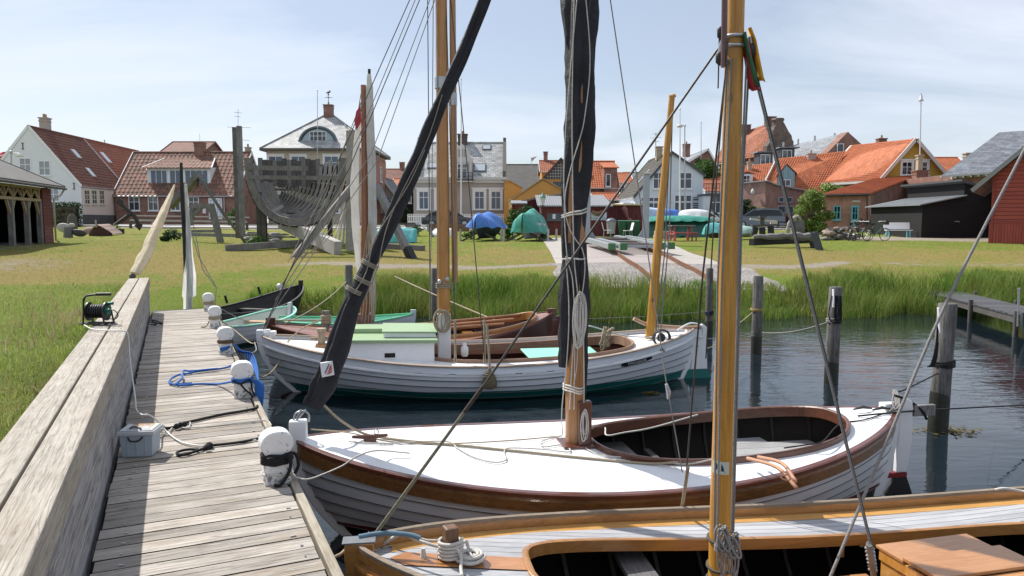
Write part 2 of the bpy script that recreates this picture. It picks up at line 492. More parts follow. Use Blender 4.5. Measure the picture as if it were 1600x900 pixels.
M['brick_dark']=m_brick('dark_brick',(.17,.065,.045),(.13,.05,.04),(.22,.18,.16))
M['tile_orange']=m_tile('orange_pantiles',(.33,.085,.030),(.39,.11,.038),(.45,.145,.055),patch=.3,moss=(.21,.07,.04),mossk=.5)
M['tile_red']=m_tile('red_pantiles',(.24,.07,.033),(.29,.09,.042),(.34,.125,.06),moss=(.14,.07,.045),mossk=.5)
M['tile_brown']=m_tile('brown_red_pantiles',(.12,.045,.03),(.15,.055,.035),(.18,.07,.042),moss=(.085,.045,.035),mossk=.5)
M['tile_mix']=m_tile('mottled_pantiles',(.10,.06,.045),(.19,.09,.06),(.31,.15,.10),moss=(.07,.055,.045),mossk=.8)
M['slate']=m_slate('grey_slates',(.20,.215,.235),(.27,.285,.30))
M['slate_pale']=m_slate('pale_grey_slates',(.33,.34,.335),(.43,.435,.42))
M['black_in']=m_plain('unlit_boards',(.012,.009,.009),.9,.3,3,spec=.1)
M['slate_dark']=m_slate('dark_slates',(.055,.057,.055),(.09,.09,.085),.3,.3)
M['eternit']=m_plain('grey_sheet_roof',(.105,.10,.092),.85,.25,1.2,dirt=(.065,.065,.06))
M['zinc']=m_plain('zinc_sheet',(.42,.45,.46),.45,.1,1.5,metal=.2)
M['render_white']=m_plain('white_render',(.74,.77,.80),.8,.05,.8,dirt=None)
M['render_bluewhite']=m_plain('bluish_white_render',(.62,.68,.74),.8,.07,.7)
M['render_pink']=m_plain('pale_pink_render',(.70,.58,.50),.8,.05,.8)
M['render_grey']=m_plain('warm_grey_render',(.37,.335,.31),.8,.07,.7)
M['render_ochre']=m_plain('ochre_render',(.52,.27,.07),.85,.12,.7,dirt=(.40,.24,.10))
M['render_yellow']=m_plain('yellow_render',(.50,.33,.06),.85,.1,.8)
M['render_sand']=m_plain('sand_render',(.50,.44,.34),.85,.08,.7)
M['plinth']=m_plain('dark_plinth',(.10,.095,.09),.9,.2,1.5)
M['red_boards']=m_boards('dark_red_boarding',(.15,.028,.025),.14,True)
M['barn_boards']=m_boards('barn_red_boarding',(.33,.06,.042),.20,False)
M['barn_vboards']=m_boards('barn_red_upright_boarding',(.33,.06,.042),.12,True)
M['shed_red']=m_boards('wine_red_boarding',(.14,.025,.03),.16,False)
M['black_boards']=m_boards('black_tarred_boarding',(.008,.008,.009),.16,False,rough=.9)
M['black_vboards']=m_boards('black_upright_boarding',(.009,.009,.010),.14,True,rough=.9)
M['truss']=m_wood('raw_pine_truss',(.27,.20,.13),(.50,.40,.28),2,1,.85)
M['teal_paint']=m_plain('turquoise_paint',(.16,.46,.52),.5,.08,3)
M['teal_dark']=m_boards('teal_grey_boarding',(.15,.25,.27),.14,True)
M['green_roof']=m_plain('pale_green_paint',(.30,.42,.24),.45,.07,3)
M['mint']=m_plain('mint_paint',(.28,.66,.50),.5,.08,4)
M['tarp_green']=m_cloth('green_tarpaulin',(.035,.26,.20),.22,.45,2.2,.9)
M['tarp_dgreen']=m_cloth('dark_green_tarpaulin',(.02,.10,.075),.25,.5,2.2,.9)
M['tarp_teal']=m_cloth('turquoise_tarpaulin',(.10,.42,.42),.2,.45,2.2,.9)
M['tarp_blue']=m_cloth('blue_tarpaulin',(.055,.17,.52),.25,.45,2.2,.9)
M['tarp_lblue']=m_cloth('pale_blue_tarpaulin',(.40,.50,.62),.12,.5,2.2,.9)
M['bin_green']=m_plain('green_bin_plastic',(.02,.10,.045),.5,.15,2)
M['bin_grey']=m_plain('grey_bin_plastic',(.34,.34,.36),.5,.1,2)
M['red_paint']=m_plain('faded_red_paint',(.36,.075,.07),.7,.2,4)
M['stone']=m_plain('grey_stone',(.28,.27,.26),.9,.3,3,.6,12)
M['concrete']=m_plain('concrete',(.43,.41,.39),.9,.12,.6,.3,12,dirt=(.36,.30,.28))
M['leaf_green']=m_leaf('green_leaves',(.03,.08,.012),(.055,.13,.02),(.10,.20,.04))
M['leaf_dark']=m_leaf('dark_leaves',(.012,.035,.010),(.022,.058,.014),(.04,.09,.022))
M['leaf_bright']=m_leaf('yellow_green_leaves',(.06,.12,.015),(.14,.22,.035),(.36,.42,.14))
M['bark']=m_plain('bark',(.10,.08,.06),.9,.3,8,.6,20)
M['plate']=m_plain('dark_name_board',(.008,.014,.03),.4,.1,3)
#  setting: ground, water, slipway, vegetation helpers
def m_ground():
 g=G('lawn_ground');o=g.obj()
 bare=g.n('Attribute',attribute_name='bare').outputs['Fac']
 dry=g.n('Attribute',attribute_name='dry').outputs['Fac']
 n1=g.noise(o,.55,6,.7);n2=g.noise(o,3.2,5,.7);n3=g.noise(o,28,4,.75);n4=g.noise(o,90,2,.6)
 green=g.ramp(n3,[(.28,(.06,.10,.012)),(.5,(.165,.23,.032)),(.72,(.34,.38,.085))])
 yel=g.ramp(n3,[(.28,(.12,.095,.028)),(.5,(.285,.23,.075)),(.72,(.46,.375,.16))])
 fd=g.math('ADD',g.math('ADD',g.math('MULTIPLY',g.math('SUBTRACT',n1,.5),2.6),g.math('MULTIPLY',g.math('SUBTRACT',n2,.5),2.2)),dry,)
 fd=g.maprange(fd,.25,.85,0,1)
 c=g.mix(fd,green,yel)
 sand=g.ramp(n4,[(.3,(.26,.22,.17)),(.7,(.46,.41,.34))])
 fb=g.math('ADD',bare,g.math('ADD',g.math('MULTIPLY',g.math('SUBTRACT',n2,.5),1.5),g.math('MULTIPLY',g.math('SUBTRACT',n3,.5),.8)))
 fb=g.maprange(fb,.42,.85,0,1)
 c=g.mix(fb,c,sand)
 mud=g.maprange(g.n('SeparateXYZ',{0:o}).outputs['Z'],-.1,.3,1,0)
 c=g.mix(mud,c,(.03,.028,.018))
 g.bump(g.math('ADD',n3,g.math('MULTIPLY',n4,.6)),.9,.06)
 return g.fin(c,.95,0,0,.1)
def build_ground():
 def axis(lo,hi,st,far,k=1.25):
  a=list(np.arange(lo,hi,st));s=st
  while a[-1]<far:s*=k;a.append(a[-1]+s)
  return a
 xs=axis(0,30,.34,900);xs=[-x for x in xs[::-1]][:-1]+xs
 ys=axis(-5,48,.3,1600,1.12)
 X,Y=np.meshgrid(np.array(xs),np.array(ys))
 Z=gheight(X,Y)
 nx,ny=len(xs),len(ys)
 verts=np.stack([X,Y,Z],-1).reshape(-1,3)
 i=np.arange(nx*ny).reshape(ny,nx)
 f=np.stack([i[:-1,:-1],i[:-1,1:],i[1:,1:],i[1:,:-1]],-1).reshape(-1)
 o=np_mesh('ground',verts,f,4,m_ground(),smooth=True)
 sd=shore_dist(X,Y)
 w=X*PR.x+Y*PR.y;u=X*PD.x+Y*PD.y
 bare=np.zeros(X.shape)
 pathc=5.6+.5*np.sin(X*.5)+.25*np.sin(X*1.7)
 band=np.exp(-((sd-pathc)/.75)**2)*np.where(X<12,1.0,.45)*sstep(X,-12,-5)
 bare=np.maximum(bare,band)
 def blob(x,y,rx,ry,a):
  nonlocal bare
  bare=np.maximum(bare,a*np.exp(-(((X-x)/rx)**2+((Y-y)/ry)**2)))
 blob(-15.5,22.5,2.6,3.5,.62);blob(-11.5,16.5,2.2,.35,.6);blob(8.8,25.5,1.6,1.2,.75);blob(14,26.5,3,.9,.62)
 blob(18,27,4,.8,.6);blob(9,28,1.2,.9,.5)
 yard=sstep(Y,38,40)*(1-sstep(Y,46,48))*sstep(X,17,20)
 bare=np.maximum(bare,.95*yard)
 street=sstep(Y,56,58)*(1-sstep(Y,300,310));bare=np.maximum(bare,.8*street)
 bare=np.maximum(bare,sstep(-X,17.5,20.5)*(1-sstep(Y,33,36))*.55*sstep(Y,20,26))
 dry=.56+.34*np.exp(-((sd-7.5)/3.2)**2)-.35*np.exp(-((sd-1.5)/2.2)**2)
 dry-=.25*(1-sstep(-w,1.0,3.0))*(u<16)
 dry-=.18*sstep(Y,30,36)
 dry+=.12*(X<-8)*(Y>17)
 me=o.data
 for nm,arr in(('bare',bare),('dry',dry)):
  a=me.attributes.new(nm,'FLOAT','POINT');a.data.foreach_set('value',arr.astype(np.float32).ravel())
 o['kind']='structure'
build_ground()
def m_water():
 g=G('harbour_water');o=g.obj()
 big=g.noise(g.mapping(o,(.55,1.5,1)),1.0,3,.5,dist=.5)
 mid=g.noise(g.mapping(o,(1.6,4.6,1)),1.25,3,.55,dist=.8)
 sm=g.noise(g.mapping(o,(6,13,1)),1.4,2,.5)
 calm=g.maprange(g.noise(o,.22,2),.38,.62,.25,1.0)
 h=g.math('ADD',g.math('MULTIPLY',big,.9),g.math('ADD',g.math('MULTIPLY',mid,.55),g.math('MULTIPLY',sm,.10)))
 h=g.math('MULTIPLY',h,calm)
 g.bump(h,.125,.12)
 c=g.mix(g.noise(o,.8,3),(.006,.011,.015),(.011,.019,.024))
 m=g.fin(c,.025,0,0,.5)
 g.b.inputs['IOR'].default_value=1.45
 return m
w=MB();w.quad((-60,-40,0),(140,-40,0),(140,60,0),(-60,60,0));w=w.build('water',m_water());w['kind']='structure'
def sheet(name,x0,x1,y0,y1,mat,lift=.03,sx=.5,sy=.5,skew=lambda y:0.0,thick=.12):
 xs=np.linspace(x0,x1,max(2,int((x1-x0)/sx)+1));ys=np.linspace(y0,y1,max(2,int((y1-y0)/sy)+1))
 b=MB()
 rows=[[V((x+skew(y),y,gz(x+skew(y),y)+lift))for x in xs]for y in ys]
 b.grid(rows)
 ring=rows[0]+[r[-1]for r in rows[1:]]+rows[-1][::-1][1:]+[r[0]for r in rows[::-1][1:-1]]
 n=len(ring)
 lo=[p-V((0,0,thick))for p in ring]
 b.add(ring+lo,[(i,n+i,n+(i+1)%n,(i+1)%n)for i in range(n)])
 o=b.build(name,mat);o['kind']='structure'
 return o
def m_gravel():
 g=G('gravel');o=g.obj()
 v=g.n('TexVoronoi',{'Vector':o,'Scale':26.0});n=g.noise(o,1.2,4)
 c=g.ramp(g.math('ADD',g.math('MULTIPLY',g.n('SeparateColor',{0:v.outputs['Color']}).outputs[0],.6),g.math('MULTIPLY',n,.4)),[(.2,(.12,.11,.10)),(.5,(.26,.24,.225)),(.85,(.42,.40,.37))])
 g.bump(v.outputs['Distance'],.8,.03)
 return g.fin(c,.95)
def m_slip():
 g=G('pinkish_slipway_concrete');o=g.obj()
 n1=g.noise(o,.5,5,.6);n2=g.noise(o,9,4,.7)
 c=g.ramp(n2,[(.3,(.30,.275,.25)),(.7,(.42,.39,.355))])
 xs=g.n('SeparateXYZ',{0:o})
 mid=g.math('MULTIPLY',g.math('GREATER_THAN',xs.outputs['X'],2.6),g.math('LESS_THAN',xs.outputs['X'],5.75))
 c=g.mix(g.math('MULTIPLY',mid,g.maprange(n1,.3,.7,.35,.8)),c,(.32,.265,.255))
 fr=g.math('FRACT',g.math('DIVIDE',xs.outputs['Y'],4.6))
 c=g.mix(g.math('LESS_THAN',fr,.012),c,(.12,.11,.10))
 g.bump(n2,.3,.01)
 return g.fin(c,.9)
sheet('slipway',1.55,7.35,25.9,42.5,m_slip())
sheet('gravel_path',1.4,7.9,21.2,25.88,m_gravel(),lift=.025,skew=lambda y:.12*math.sin(y*2.1))
def m_asphalt():
 g=G('asphalt');o=g.obj();n=g.noise(o,40,3);n2=g.noise(o,.6,4)
 c=g.ramp(g.math('ADD',g.math('MULTIPLY',n,.5),g.math('MULTIPLY',n2,.5)),[(.3,(.09,.09,.095)),(.7,(.17,.17,.17))])
 return g.fin(c,.9)
sheet('road',-40,60,61,68,m_asphalt(),lift=.03,sx=4,sy=1.2)
sheet('pavement',-40,60,58.6,60.9,M['concrete'],lift=.12,sx=4,sy=1.0)
#  blades and leaves
def blades(name,P,H,W,lean,mat,seg=2,droop=.35):
 n=len(P)
 a=rng.uniform(0,2*np.pi,n)
 dirx,diry=np.cos(a),np.sin(a)
 b=rng.uniform(0,2*np.pi,n)
 sx,sy=np.cos(b)*W,np.sin(b)*W
 ln=H*lean*rng.uniform(.2,1.2,n)
 vs=np.zeros((n,2*(seg+1),3))
 for i in range(seg+1):
  t=i/seg
  cx=P[:,0]+dirx*ln*t**2;cy=P[:,1]+diry*ln*t**2
  cz=P[:,2]+H*(t-droop*lean*t**3)
  k=(1-t*.9)*.5
  vs[:,2*i,0]=cx-sx*k;vs[:,2*i,1]=cy-sy*k;vs[:,2*i,2]=cz
  vs[:,2*i+1,0]=cx+sx*k;vs[:,2*i+1,1]=cy+sy*k;vs[:,2*i+1,2]=cz
 base=np.arange(n)[:,None]*2*(seg+1)
 fs=np.concatenate([base+np.array([2*i,2*i+1,2*i+3,2*i+2])for i in range(seg)],1).reshape(-1)
 return np_mesh(name,vs.reshape(-1,3),fs,4,mat)
def leaf_cloud(name,clumps,n,size,mat,parent,flat=.5):
 """clumps: list of (centre, radius xyz); n leaves in total"""
 w=np.array([r[0]*r[1]*r[2]for c,r in clumps])**.75;w/=w.sum()
 idx=rng.choice(len(clumps),n,p=w)
 C=np.array([list(c)for c,r in clumps])[idx];Rr=np.array([list(r)for c,r in clumps])[idx]
 d=rng.normal(size=(n,3));d/=np.linalg.norm(d,axis=1)[:,None]
 rad=rng.uniform(.25,1,n)**.45*rng.uniform(.85,1.12,n)
 P=C+d*Rr*rad[:,None]
 nn=d+rng.normal(size=(n,3))*.8;nn[:,2]+=.3
 nn/=np.linalg.norm(nn,axis=1)[:,None]
 t=np.cross(nn,rng.normal(size=(n,3)));t/=np.linalg.norm(t,axis=1)[:,None]+1e-9
 bb=np.cross(nn,t)
 s=size*rng.uniform(.6,1.4,n)[:,None]
 q=np.stack([P-t*s*.5,P-bb*s*.32,P+t*s*.6,P+bb*s*.32],1).reshape(-1,3)
 return np_mesh(name,q,np.arange(4*n),4,mat,parent)
m_reed=m_leaf('reed_leaves',(.055,.135,.012),(.12,.225,.028),(.28,.34,.085),(.27,.27,.075),.7,.7)
m_grass=m_leaf('grass_blades',(.12,.21,.022),(.22,.33,.045),(.44,.46,.15),(.40,.34,.17),.55)
m_hay=m_leaf('grass_seed_heads',(.26,.19,.10),(.34,.26,.15),(.42,.34,.22))
def reed_field():
 n=120000
 X=-7.2+30*rng.uniform(0,1,n)**1.15;Y=rng.uniform(15.5,27,n)
 sd=shore_dist(X,Y)
 dens=np.where((X<7.6),1.0,1.0)
 hi=np.where(X<-4.6,1.3,np.where(X<1.5,2.5,np.where(X<8.2,1.6,2.6)))
 lo=np.where(X<-4.6,-.1,-1.0)+.3*np.sin(X*1.9)+.2*np.sin(X*4.3)
 hi=hi+.4*np.sin(X*1.3)+.3*np.sin(X*3.7)
 ok=(sd>lo)&(sd<hi)
 gap=(X>11.2)&(X<13.6)&(sd>1.0)
 ok&=~gap
 X,Y,sd=X[ok],Y[ok],sd[ok]
 Z=np.maximum(gheight(X,Y),-.1)
 n=len(X)
 H=rng.uniform(.60,1.0,n)*(1+.16*np.sin(X*1.6)*np.sin(Y*1.1+X*.6))
 H*=np.where(X<-4.6,.42,1)*(1-.72*sstep(sd,.4,2.3))
 H*=np.where((X>4.6)&(X<9.0),.62,1.0)
 H*=1+.8*np.exp(-((X-9.9)/1.0)**2-((sd-2.4)/.9)**2)+.45*np.exp(-((X-18.3)/.8)**2)
 W=rng.uniform(.012,.024,n)
 o=blades('reeds',np.stack([X,Y,Z],1),H,W,.45,m_reed,3)
 tag(o,'tall green reeds growing along the water edge','reeds',kind='stuff')
reed_field()
def verge_grass():
 n=30000
 u=rng.uniform(-.5,15.5,n);w=-.70-rng.exponential(.75,n)
 keep=rng.uniform(0,1,n)<np.clip(1.25-u/16,.25,1)
 u,w=u[keep],w[keep]
 X=PR.x*w+PD.x*u;Y=PR.y*w+PD.y*u
 Z=gheight(X,Y)-.01
 n=len(X)
 cl=.5+.5*np.sin(u*2.1+np.sin(w*3))*np.sin(w*2.7+u*.6)
 H=rng.uniform(.04,.13,n)*(.5+1.0*cl)
 o=blades('long_grass',np.stack([X,Y,Z],1),H,rng.uniform(.004,.009,n),.9,m_grass,2)
 tag(o,'long green grass leaning over the back edge of the timber wall','grass',kind='stuff')
 n=1300
 u=rng.uniform(1,13,n);w=-1.0-rng.exponential(.5,n)
 pt=np.sin(u*1.1+1)*np.sin(w*2.1)>-.1
 u,w=u[pt],w[pt]
 X=PR.x*w+PD.x*u;Y=PR.y*w+PD.y*u;n=len(X)
 o=blades('seeding_grass',np.stack([X,Y,gheight(X,Y)],1),rng.uniform(.10,.22,n),rng.uniform(.006,.012,n),.5,m_hay,2)
 tag(o,'thin pale grass stalks gone to seed beside the timber wall','grass',kind='stuff')
 n=52000
 r=rng.uniform(0,1,n)**.6
 Y=3.5+r*36;X=rng.uniform(-1,1,n)*(Y*.78+1)
 sd=shore_dist(X,Y)
 w=X*PR.x+Y*PR.y;u=X*PD.x+Y*PD.y
 ok=(sd>.8)&((w<-.85)|(u>15.6))&~((X>1.2)&(X<8.4)&(Y>21)&(Y<42.6))
 path=np.abs(sd-5.6)<.9
 ok&=~(path&(rng.uniform(0,1,n)<.93)&(X>-9))
 X,Y=X[ok],Y[ok];n=len(X)
 o=blades('lawn_grass',np.stack([X,Y,gheight(X,Y)-.01],1),rng.uniform(.03,.11,n),rng.uniform(.008,.022,n),1.1,m_leaf('lawn_blades',(.11,.17,.025),(.22,.27,.05),(.42,.40,.14),(.42,.33,.15),.4),2)
 tag(o,'short patchy lawn grass between the reeds and the houses','grass',kind='stuff')
verge_grass()
def bush(name,label,cat,loc,clumps,n,size,mat,stem=None,group=None):
 t=thing(name,label,cat,loc,0,group)
 leaf_cloud('crown',clumps,n,size,mat,t)
 b=MB();h=max(c[2]for c,r in clumps)
 b.tube([(0,0,-.1),(.03,0,h*.4),(.0,.05,h*.7)],[stem or .08,(stem or .08)*.7,.03],7)
 for c,r in clumps[:6]:
  b.tube([(0.02,0,h*.35),V(c)*.6+V((0,0,h*.15)),c],[.04,.03,.01],5)
 b.build('trunk',M['bark'],t)
 return t
def rand_clumps(k,rx,ry,z0,z1,r,seed=1):
 q=random.Random(seed);out=[]
 for i in range(k):
  a=q.uniform(0,6.28);rr=q.uniform(0,1)**.5
  z=q.uniform(z0,z1);ff=math.sin(math.pi*min(1,max(0,(z-z0)/(z1-z0)*.85+.12)))**.6
  s=r*q.uniform(.7,1.25)
  out.append(((math.cos(a)*rr*rx*ff,math.sin(a)*rr*ry*ff,z),(s,s,s*.8)))
 return out
 #  boardwalk, timber wall, bollards, things on the pier
ZP=.85;ZW=1.48
pier=thing('boardwalk','weathered grey plank boardwalk running along the timber wall','boardwalk',(0,0,0),PA)
b=MB()
u=-1.2;q=random.Random(3)
while u<15.3:
 wd=q.uniform(.118,.138)
 gap=q.choice([.006,.008,.009,.012])
 L0=-.42+q.uniform(0,.012);L1=.60+q.uniform(-.004,.008)
 dz=q.uniform(-.0015,.0015)
 tw=q.uniform(-.002,.002)
 b.boxm(Matrix.Translation(((L0+L1)/2,u+wd/2,ZP-.02+dz))@Matrix.Rotation(tw,4,'Y')@Matrix.Rotation(q.uniform(-.003,.003),4,'Z'),L1-L0,wd,.04)
 u+=wd+gap
dk_=b.build('deck',[M['deckwood'],m_plain('dirty_shaded_edge',(.035,.03,.025),.95,.3,8)],pier,bevel=.002)  # dirty board sides coloured near black, with the shade of the gaps put in
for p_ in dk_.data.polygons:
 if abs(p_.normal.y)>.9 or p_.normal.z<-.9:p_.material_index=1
b=MB();uu=-1.2
while uu<15.3:
 e=min(uu+3.4,15.3)
 b.span((.615,uu,ZP-.12),(.665,e-.01,ZP+.012));uu=e
b.build('edge_board',m_wood('pier_edge_board',(.17,.14,.10),(.42,.38,.31),1,1,.85,dirt=(.2,.17,.1)),pier,bevel=.005)
b=MB()
for w_ in(-.3,.1,.5):b.span((w_-.05,-1.2,ZP-.2),(w_+.05,15.25,ZP-.045))
b.build('joist',M['darkwood'],pier)
for uu in np.arange(-.5,15.3,2.54):
 MB().cyl((.5,uu,-1),(.5,uu,ZP-.2),.09,10).build('support_post',M['pile'],pier)
b=MB();q=random.Random(5)
for uu in np.arange(0,15.2,.135):
 for w_ in(-.3,.53):
  if q.random()<.8:b.cyl((w_+q.uniform(-.03,.03),uu,ZP+.003),(w_+q.uniform(-.005,.005),uu,ZP+.0055),.004,6)
b.build('nail_heads',M['galv'],pier)['kind']='stuff'
MB().cyl((.44,2.95+.38,ZP+.004),(.44,3.33,ZP+.010),.035,16).build('metal_disc',M['galv'],pier)
wall=thing('timber_wall','silver grey timber retaining wall with two capping beams','wall',(0,0,0),PA)
q=random.Random(9)
b=MB();b.span((-.595,-1.5,ZW-.16),(-.432,15.2,ZW));b.build('cap_beam',M['wallwood_top'],wall,bevel=.008)
b=MB();b.span((-.775,-1.5,ZW-.16),(-.612,15.2,ZW-.006));b.build('cap_beam',M['wallwood_top'],wall,bevel=.008)
b=MB()
z0=.12
for hh in(.30,.36,.33,.32):
 uu=-1.5
 b.span((-.52,uu,z0),(-.444+q.uniform(-.003,.003),15.19,z0+hh-.008));z0+=hh
b.build('face_planks',M['wallwood'],wall,bevel=.004)
b=MB();b.span((-.76,15.0,.1),(-.525,15.195,ZW-.165));b.build('end_post',M['wallwood'],wall,bevel=.006)
def bollard_mesh():
 half=[(.083,-.02),(.081,.05),(.075,.11),(.068,.145),(.067,.165),(.075,.188),(.089,.210)]
 half+=[(.101*math.cos(a)**.8 if math.cos(a)>.01 else 0.0,.248+.088*math.sin(a))for a in np.linspace(R(-18),R(90),10)]
 out=[V((x,-.068,z))for x,z in half]+[V((-x,-.068,z))for x,z in half[::-1][1:]]
 b=MB();b.prism(out,(0,.136,0));return b
BW,BU=.545,4.83
bol_lab=['white painted bollard with black rope turns by the white decked boat','chipped white bollard holding the bright blue mooring rope','white bollard with a rusty band beside the white clinker boat','white bollard with brown rope beside the mint green dinghy','farthest white bollard at the end of the boardwalk']
bollards=[]
me0=None
for i in range(5):
 p=pw(BW,BU+2.54*i+(-.15 if i==4 else 0),ZP+.004)
 t=thing('mooring_bollard',bol_lab[i],'bollard',p,PA+random.Random(i).uniform(-.06,.06),'white bollards along the boardwalk edge')
 if me0 is None:
  o=bollard_mesh().build('post',M['white_chip'],t,bevel=.014);me0=o.data;first_post=o
 else:
  o=first_post.copy();COL.objects.link(o);o.parent=t
 bb=MB()
 for sx in(-1,1):bb.cyl((sx*.078,-.05,.035),(sx*.09,-.05,.035),.012,8);bb.cyl((.02*sx,-.086,.03),(.02*sx,-.094,.03),.010,8)
 bb.build('bolt',M['galv'],t)
 bollards.append(p)
def m_chip():
 g=G('flaking_white_paint');o=g.obj()
 n=g.noise(o,26,6,.75);n2=g.noise(o,5,3)
 f=g.maprange(g.math('ADD',g.math('MULTIPLY',n,.7),g.math('MULTIPLY',n2,.3)),.535,.565,0,1)
 c=g.mix(f,(.78,.78,.77),(.22,.21,.20))
 g.bump(f,-.4,.004)
 return g.fin(c,.55)
me0.materials[0]=m_chip()
def rope(name,label,pts,r,mat,cat='rope',group=None,k=6,parent=None,closed=False,n=7):
 b=MB();b.tube(smooth_path(pts,k,closed),r,n,closed=closed)
 o=b.build(name,mat,parent)
 if not parent:tag(o,label,cat,group)
 return o
def wrap(c,r,z0,turns,pitch,n=14,ry=None,jit=.004):
 q=random.Random(int(z0*1000)+turns)
 return[V(c)+V((r*math.cos(2*math.pi*i/n),(ry or r)*math.sin(2*math.pi*i/n),z0+pitch*i/n+q.uniform(-jit,jit)))for i in range(int(n*turns)+1)]
def wl(b,p):
 return on(p[0],p[1],ZP+.018)
def deckpts(px):return[on(x,y,ZP+.016)for x,y in px]
b1=bollards[0]
b=MB()
b.tube(smooth_path(wrap(b1,.088,.115,4,.018),2),.011,7)
b.tube(smooth_path([b1+V((.08,-.03,.17)),b1+V((.11,-.06,.15)),b1+V((.10,-.07,.08)),b1+V((.06,-.11,.012)),b1+V((.02,-.12,.012))]),.011,7)
b.tube(smooth_path([b1+V((.085,-.03,.19)),b1+V((.125,.0,.17)),b1+V((.14,.0,.1)),b1+V((.12,-.02,.05))]),.011,7)
b.ball(b1+V((.10,-.04,.165)),.024,8,6)
tag(b.build('black_rope',M['rope_b']),'black rope wound round the nearest white bollard','rope')
rope('white_line','thin white line looped round the foot of the nearest bollard',wrap(b1,.092,.055,1,.01)+[b1+V((.11,-.02,.04)),b1+V((.15,0,.012)),b1+V((.19,.02,.0)),on(500,743,.80),on(535,728,.92),on(560,712,1.0),on(590,704,.80),on(640,708,.74)],.006,M['rope_w'])
rope('eye_rope','black eye rope with knot lying nearest on the boardwalk',deckpts([(404,685),(380,690),(350,694),(331,696),(318,701),(300,707),(284,711),(276,708),(284,704),(300,702),(314,703),(322,696),(330,694)]),.010,M['rope_b'])
b=MB();b.ball(on(327,697,ZP+.02),.03,8,6);b.ball(on(324,699,ZP+.03),.022,8,6);tag(b.build('rope_knot',M['rope_b']),'black knot of the eye rope on the deck boards','knot')
rope('spliced_rope','black spliced rope running from the battery box to the boardwalk edge',deckpts([(402,634),(399,638),(375,643),(345,648),(310,656),(296,659),(283,663),(273,667),(262,669),(252,667)]),.012,M['rope_b'])
b=MB()
for(x,y)in((282,664),(276,666),(288,663)):b.ball(on(x,y,ZP+.03),.024,8,6)
tag(b.build('rope_knot',M['rope_b']),'black knot beside the loose white line on the deck','knot')
rope('white_line','tangle of thin white line lying beside the battery box',deckpts([(237,668),(255,662),(245,676),(240,668),(258,672),(250,680),(242,684),(262,676),(270,668),(285,661),(297,660),(294,668),(284,668),(296,668),(330,666),(380,660),(415,657),(424,664)]),.005,M['rope_w'])
b2=bollards[1]
b=MB()
b.tube(smooth_path(wrap(b2,.092,.135,3,.014),2),.011,7)
b.tube(smooth_path([b2+V((-.09,.0,.14)),on(340,600,ZP+.02),on(310,600,ZP+.02),on(281,602,ZP+.02),on(265,598,ZP+.02),on(270,590,ZP+.03),on(283,585,ZP+.04),on(284,592,ZP+.04),on(276,600,ZP+.03),on(300,599,ZP+.02)]),.011,7)
b.tube(smooth_path([on(371,568,ZP+.03),on(350,575,ZP+.02),on(310,580,ZP+.02),on(290,584,ZP+.02),on(287,579,ZP+.03),on(300,580,ZP+.03),on(318,578,ZP+.03),on(340,576,ZP+.03)]),.011,7)
for k in range(6):
 b.tube(smooth_path([b2+V((.08,.01*k,.14)),b2+V((.12+.012*k,.01,.12)),b2+V((.13+.014*k,-.03,.02)),b2+V((.12+.012*k,-.05,-.10-.01*k))]),.011,7)
tag(b.build('blue_rope',M['rope_blue']),'bright blue rope looped on the deck and round a bollard','rope')
b=MB();b.tube(smooth_path([b2+V((-.06,-.095,.17)),b2+V((.02,-.105,.14)),b2+V((.09,-.06,.17)),b2+V((.11,-.06,.08)),b2+V((.14,-.08,.02))]),.009,7)
b.tube(smooth_path([b2+V((.02,-.108,.14)),b2+V((.06,-.11,.09)),b2+V((.12,-.1,.03)),b2+V((.15,-.1,-.05))]),.009,7)
tag(b.build('black_rope',M['rope_b']),'thin black rope crossing over the blue rope on its bollard','rope')
b3=bollards[2]
b=MB();b.tube(smooth_path(wrap(b3,.090,.13,3,.014),2),.010,7);tag(b.build('brown_rope',m_rope('brown_rope',(.16,.10,.05))),'brown rope wound round the third bollard','rope')
b=MB()
for k in range(4):
 b.tube(smooth_path([b3+V((-.09,.02,.1)),b3+V((.0,-.1,.08-.01*k)),b3+V((.11,.02,.10)),b3+V((.16+.01*k,0,.03)),on(382+4*k,553,.80),on(396+2*k,575,.70),on(404,596,.6)]),.010,6)
tag(b.build('blue_rope',M['rope_blue']),'blue rope hanging from the third bollard over the pier edge','rope')
b4=bollards[3]
b=MB();b.tube(smooth_path(wrap(b4,.088,.13,4,.012),2),.010,7);b.tube(smooth_path([b4+V((-.09,0,.1)),b4+V((-.13,-.03,.02)),b4+V((-.2,-.05,.012)),b4+V((-.16,0,.012))]),.010,6)
tag(b.build('brown_rope',M['rope_h']),'tan rope wound round the fourth bollard','rope')
b5=bollards[4]
b=MB();b.tube(smooth_path(wrap(b5,.088,.12,4,.014),2),.010,7);tag(b.build('brown_rope',M['rope_h']),'tan rope wound round the farthest bollard','rope')
box_p=on(212,716,ZP);box_p=pw(-.265,to_wu(box_p.x,box_p.y)[1]+.08,ZP+.004)
bx=thing('battery_box','grey plastic battery box with a sun-faded lid beside the wall','box',box_p,PA-.30)
b=MB()
rows=[]
for z,hx,hy in((0,.095,.075),(.01,.1,.08),(.165,.11,.088)):
 rows.append([V((-hx,-hy,z)),V((hx,-hy,z)),V((hx,hy,z)),V((-hx,hy,z)),V((-hx,-hy,z))])
b.grid(rows,smooth=False);b.add([p for p in rows[0][:4]],[(3,2,1,0)])
for x in(-.06,0,.06):b.span((x-.003,-.0885,.02),(x+.003,-.079,.15))
m_box=m_plain('blue_grey_plastic',(.36,.42,.48),.5,.08,4)
b.build('tub',m_box,bx,bevel=.006)
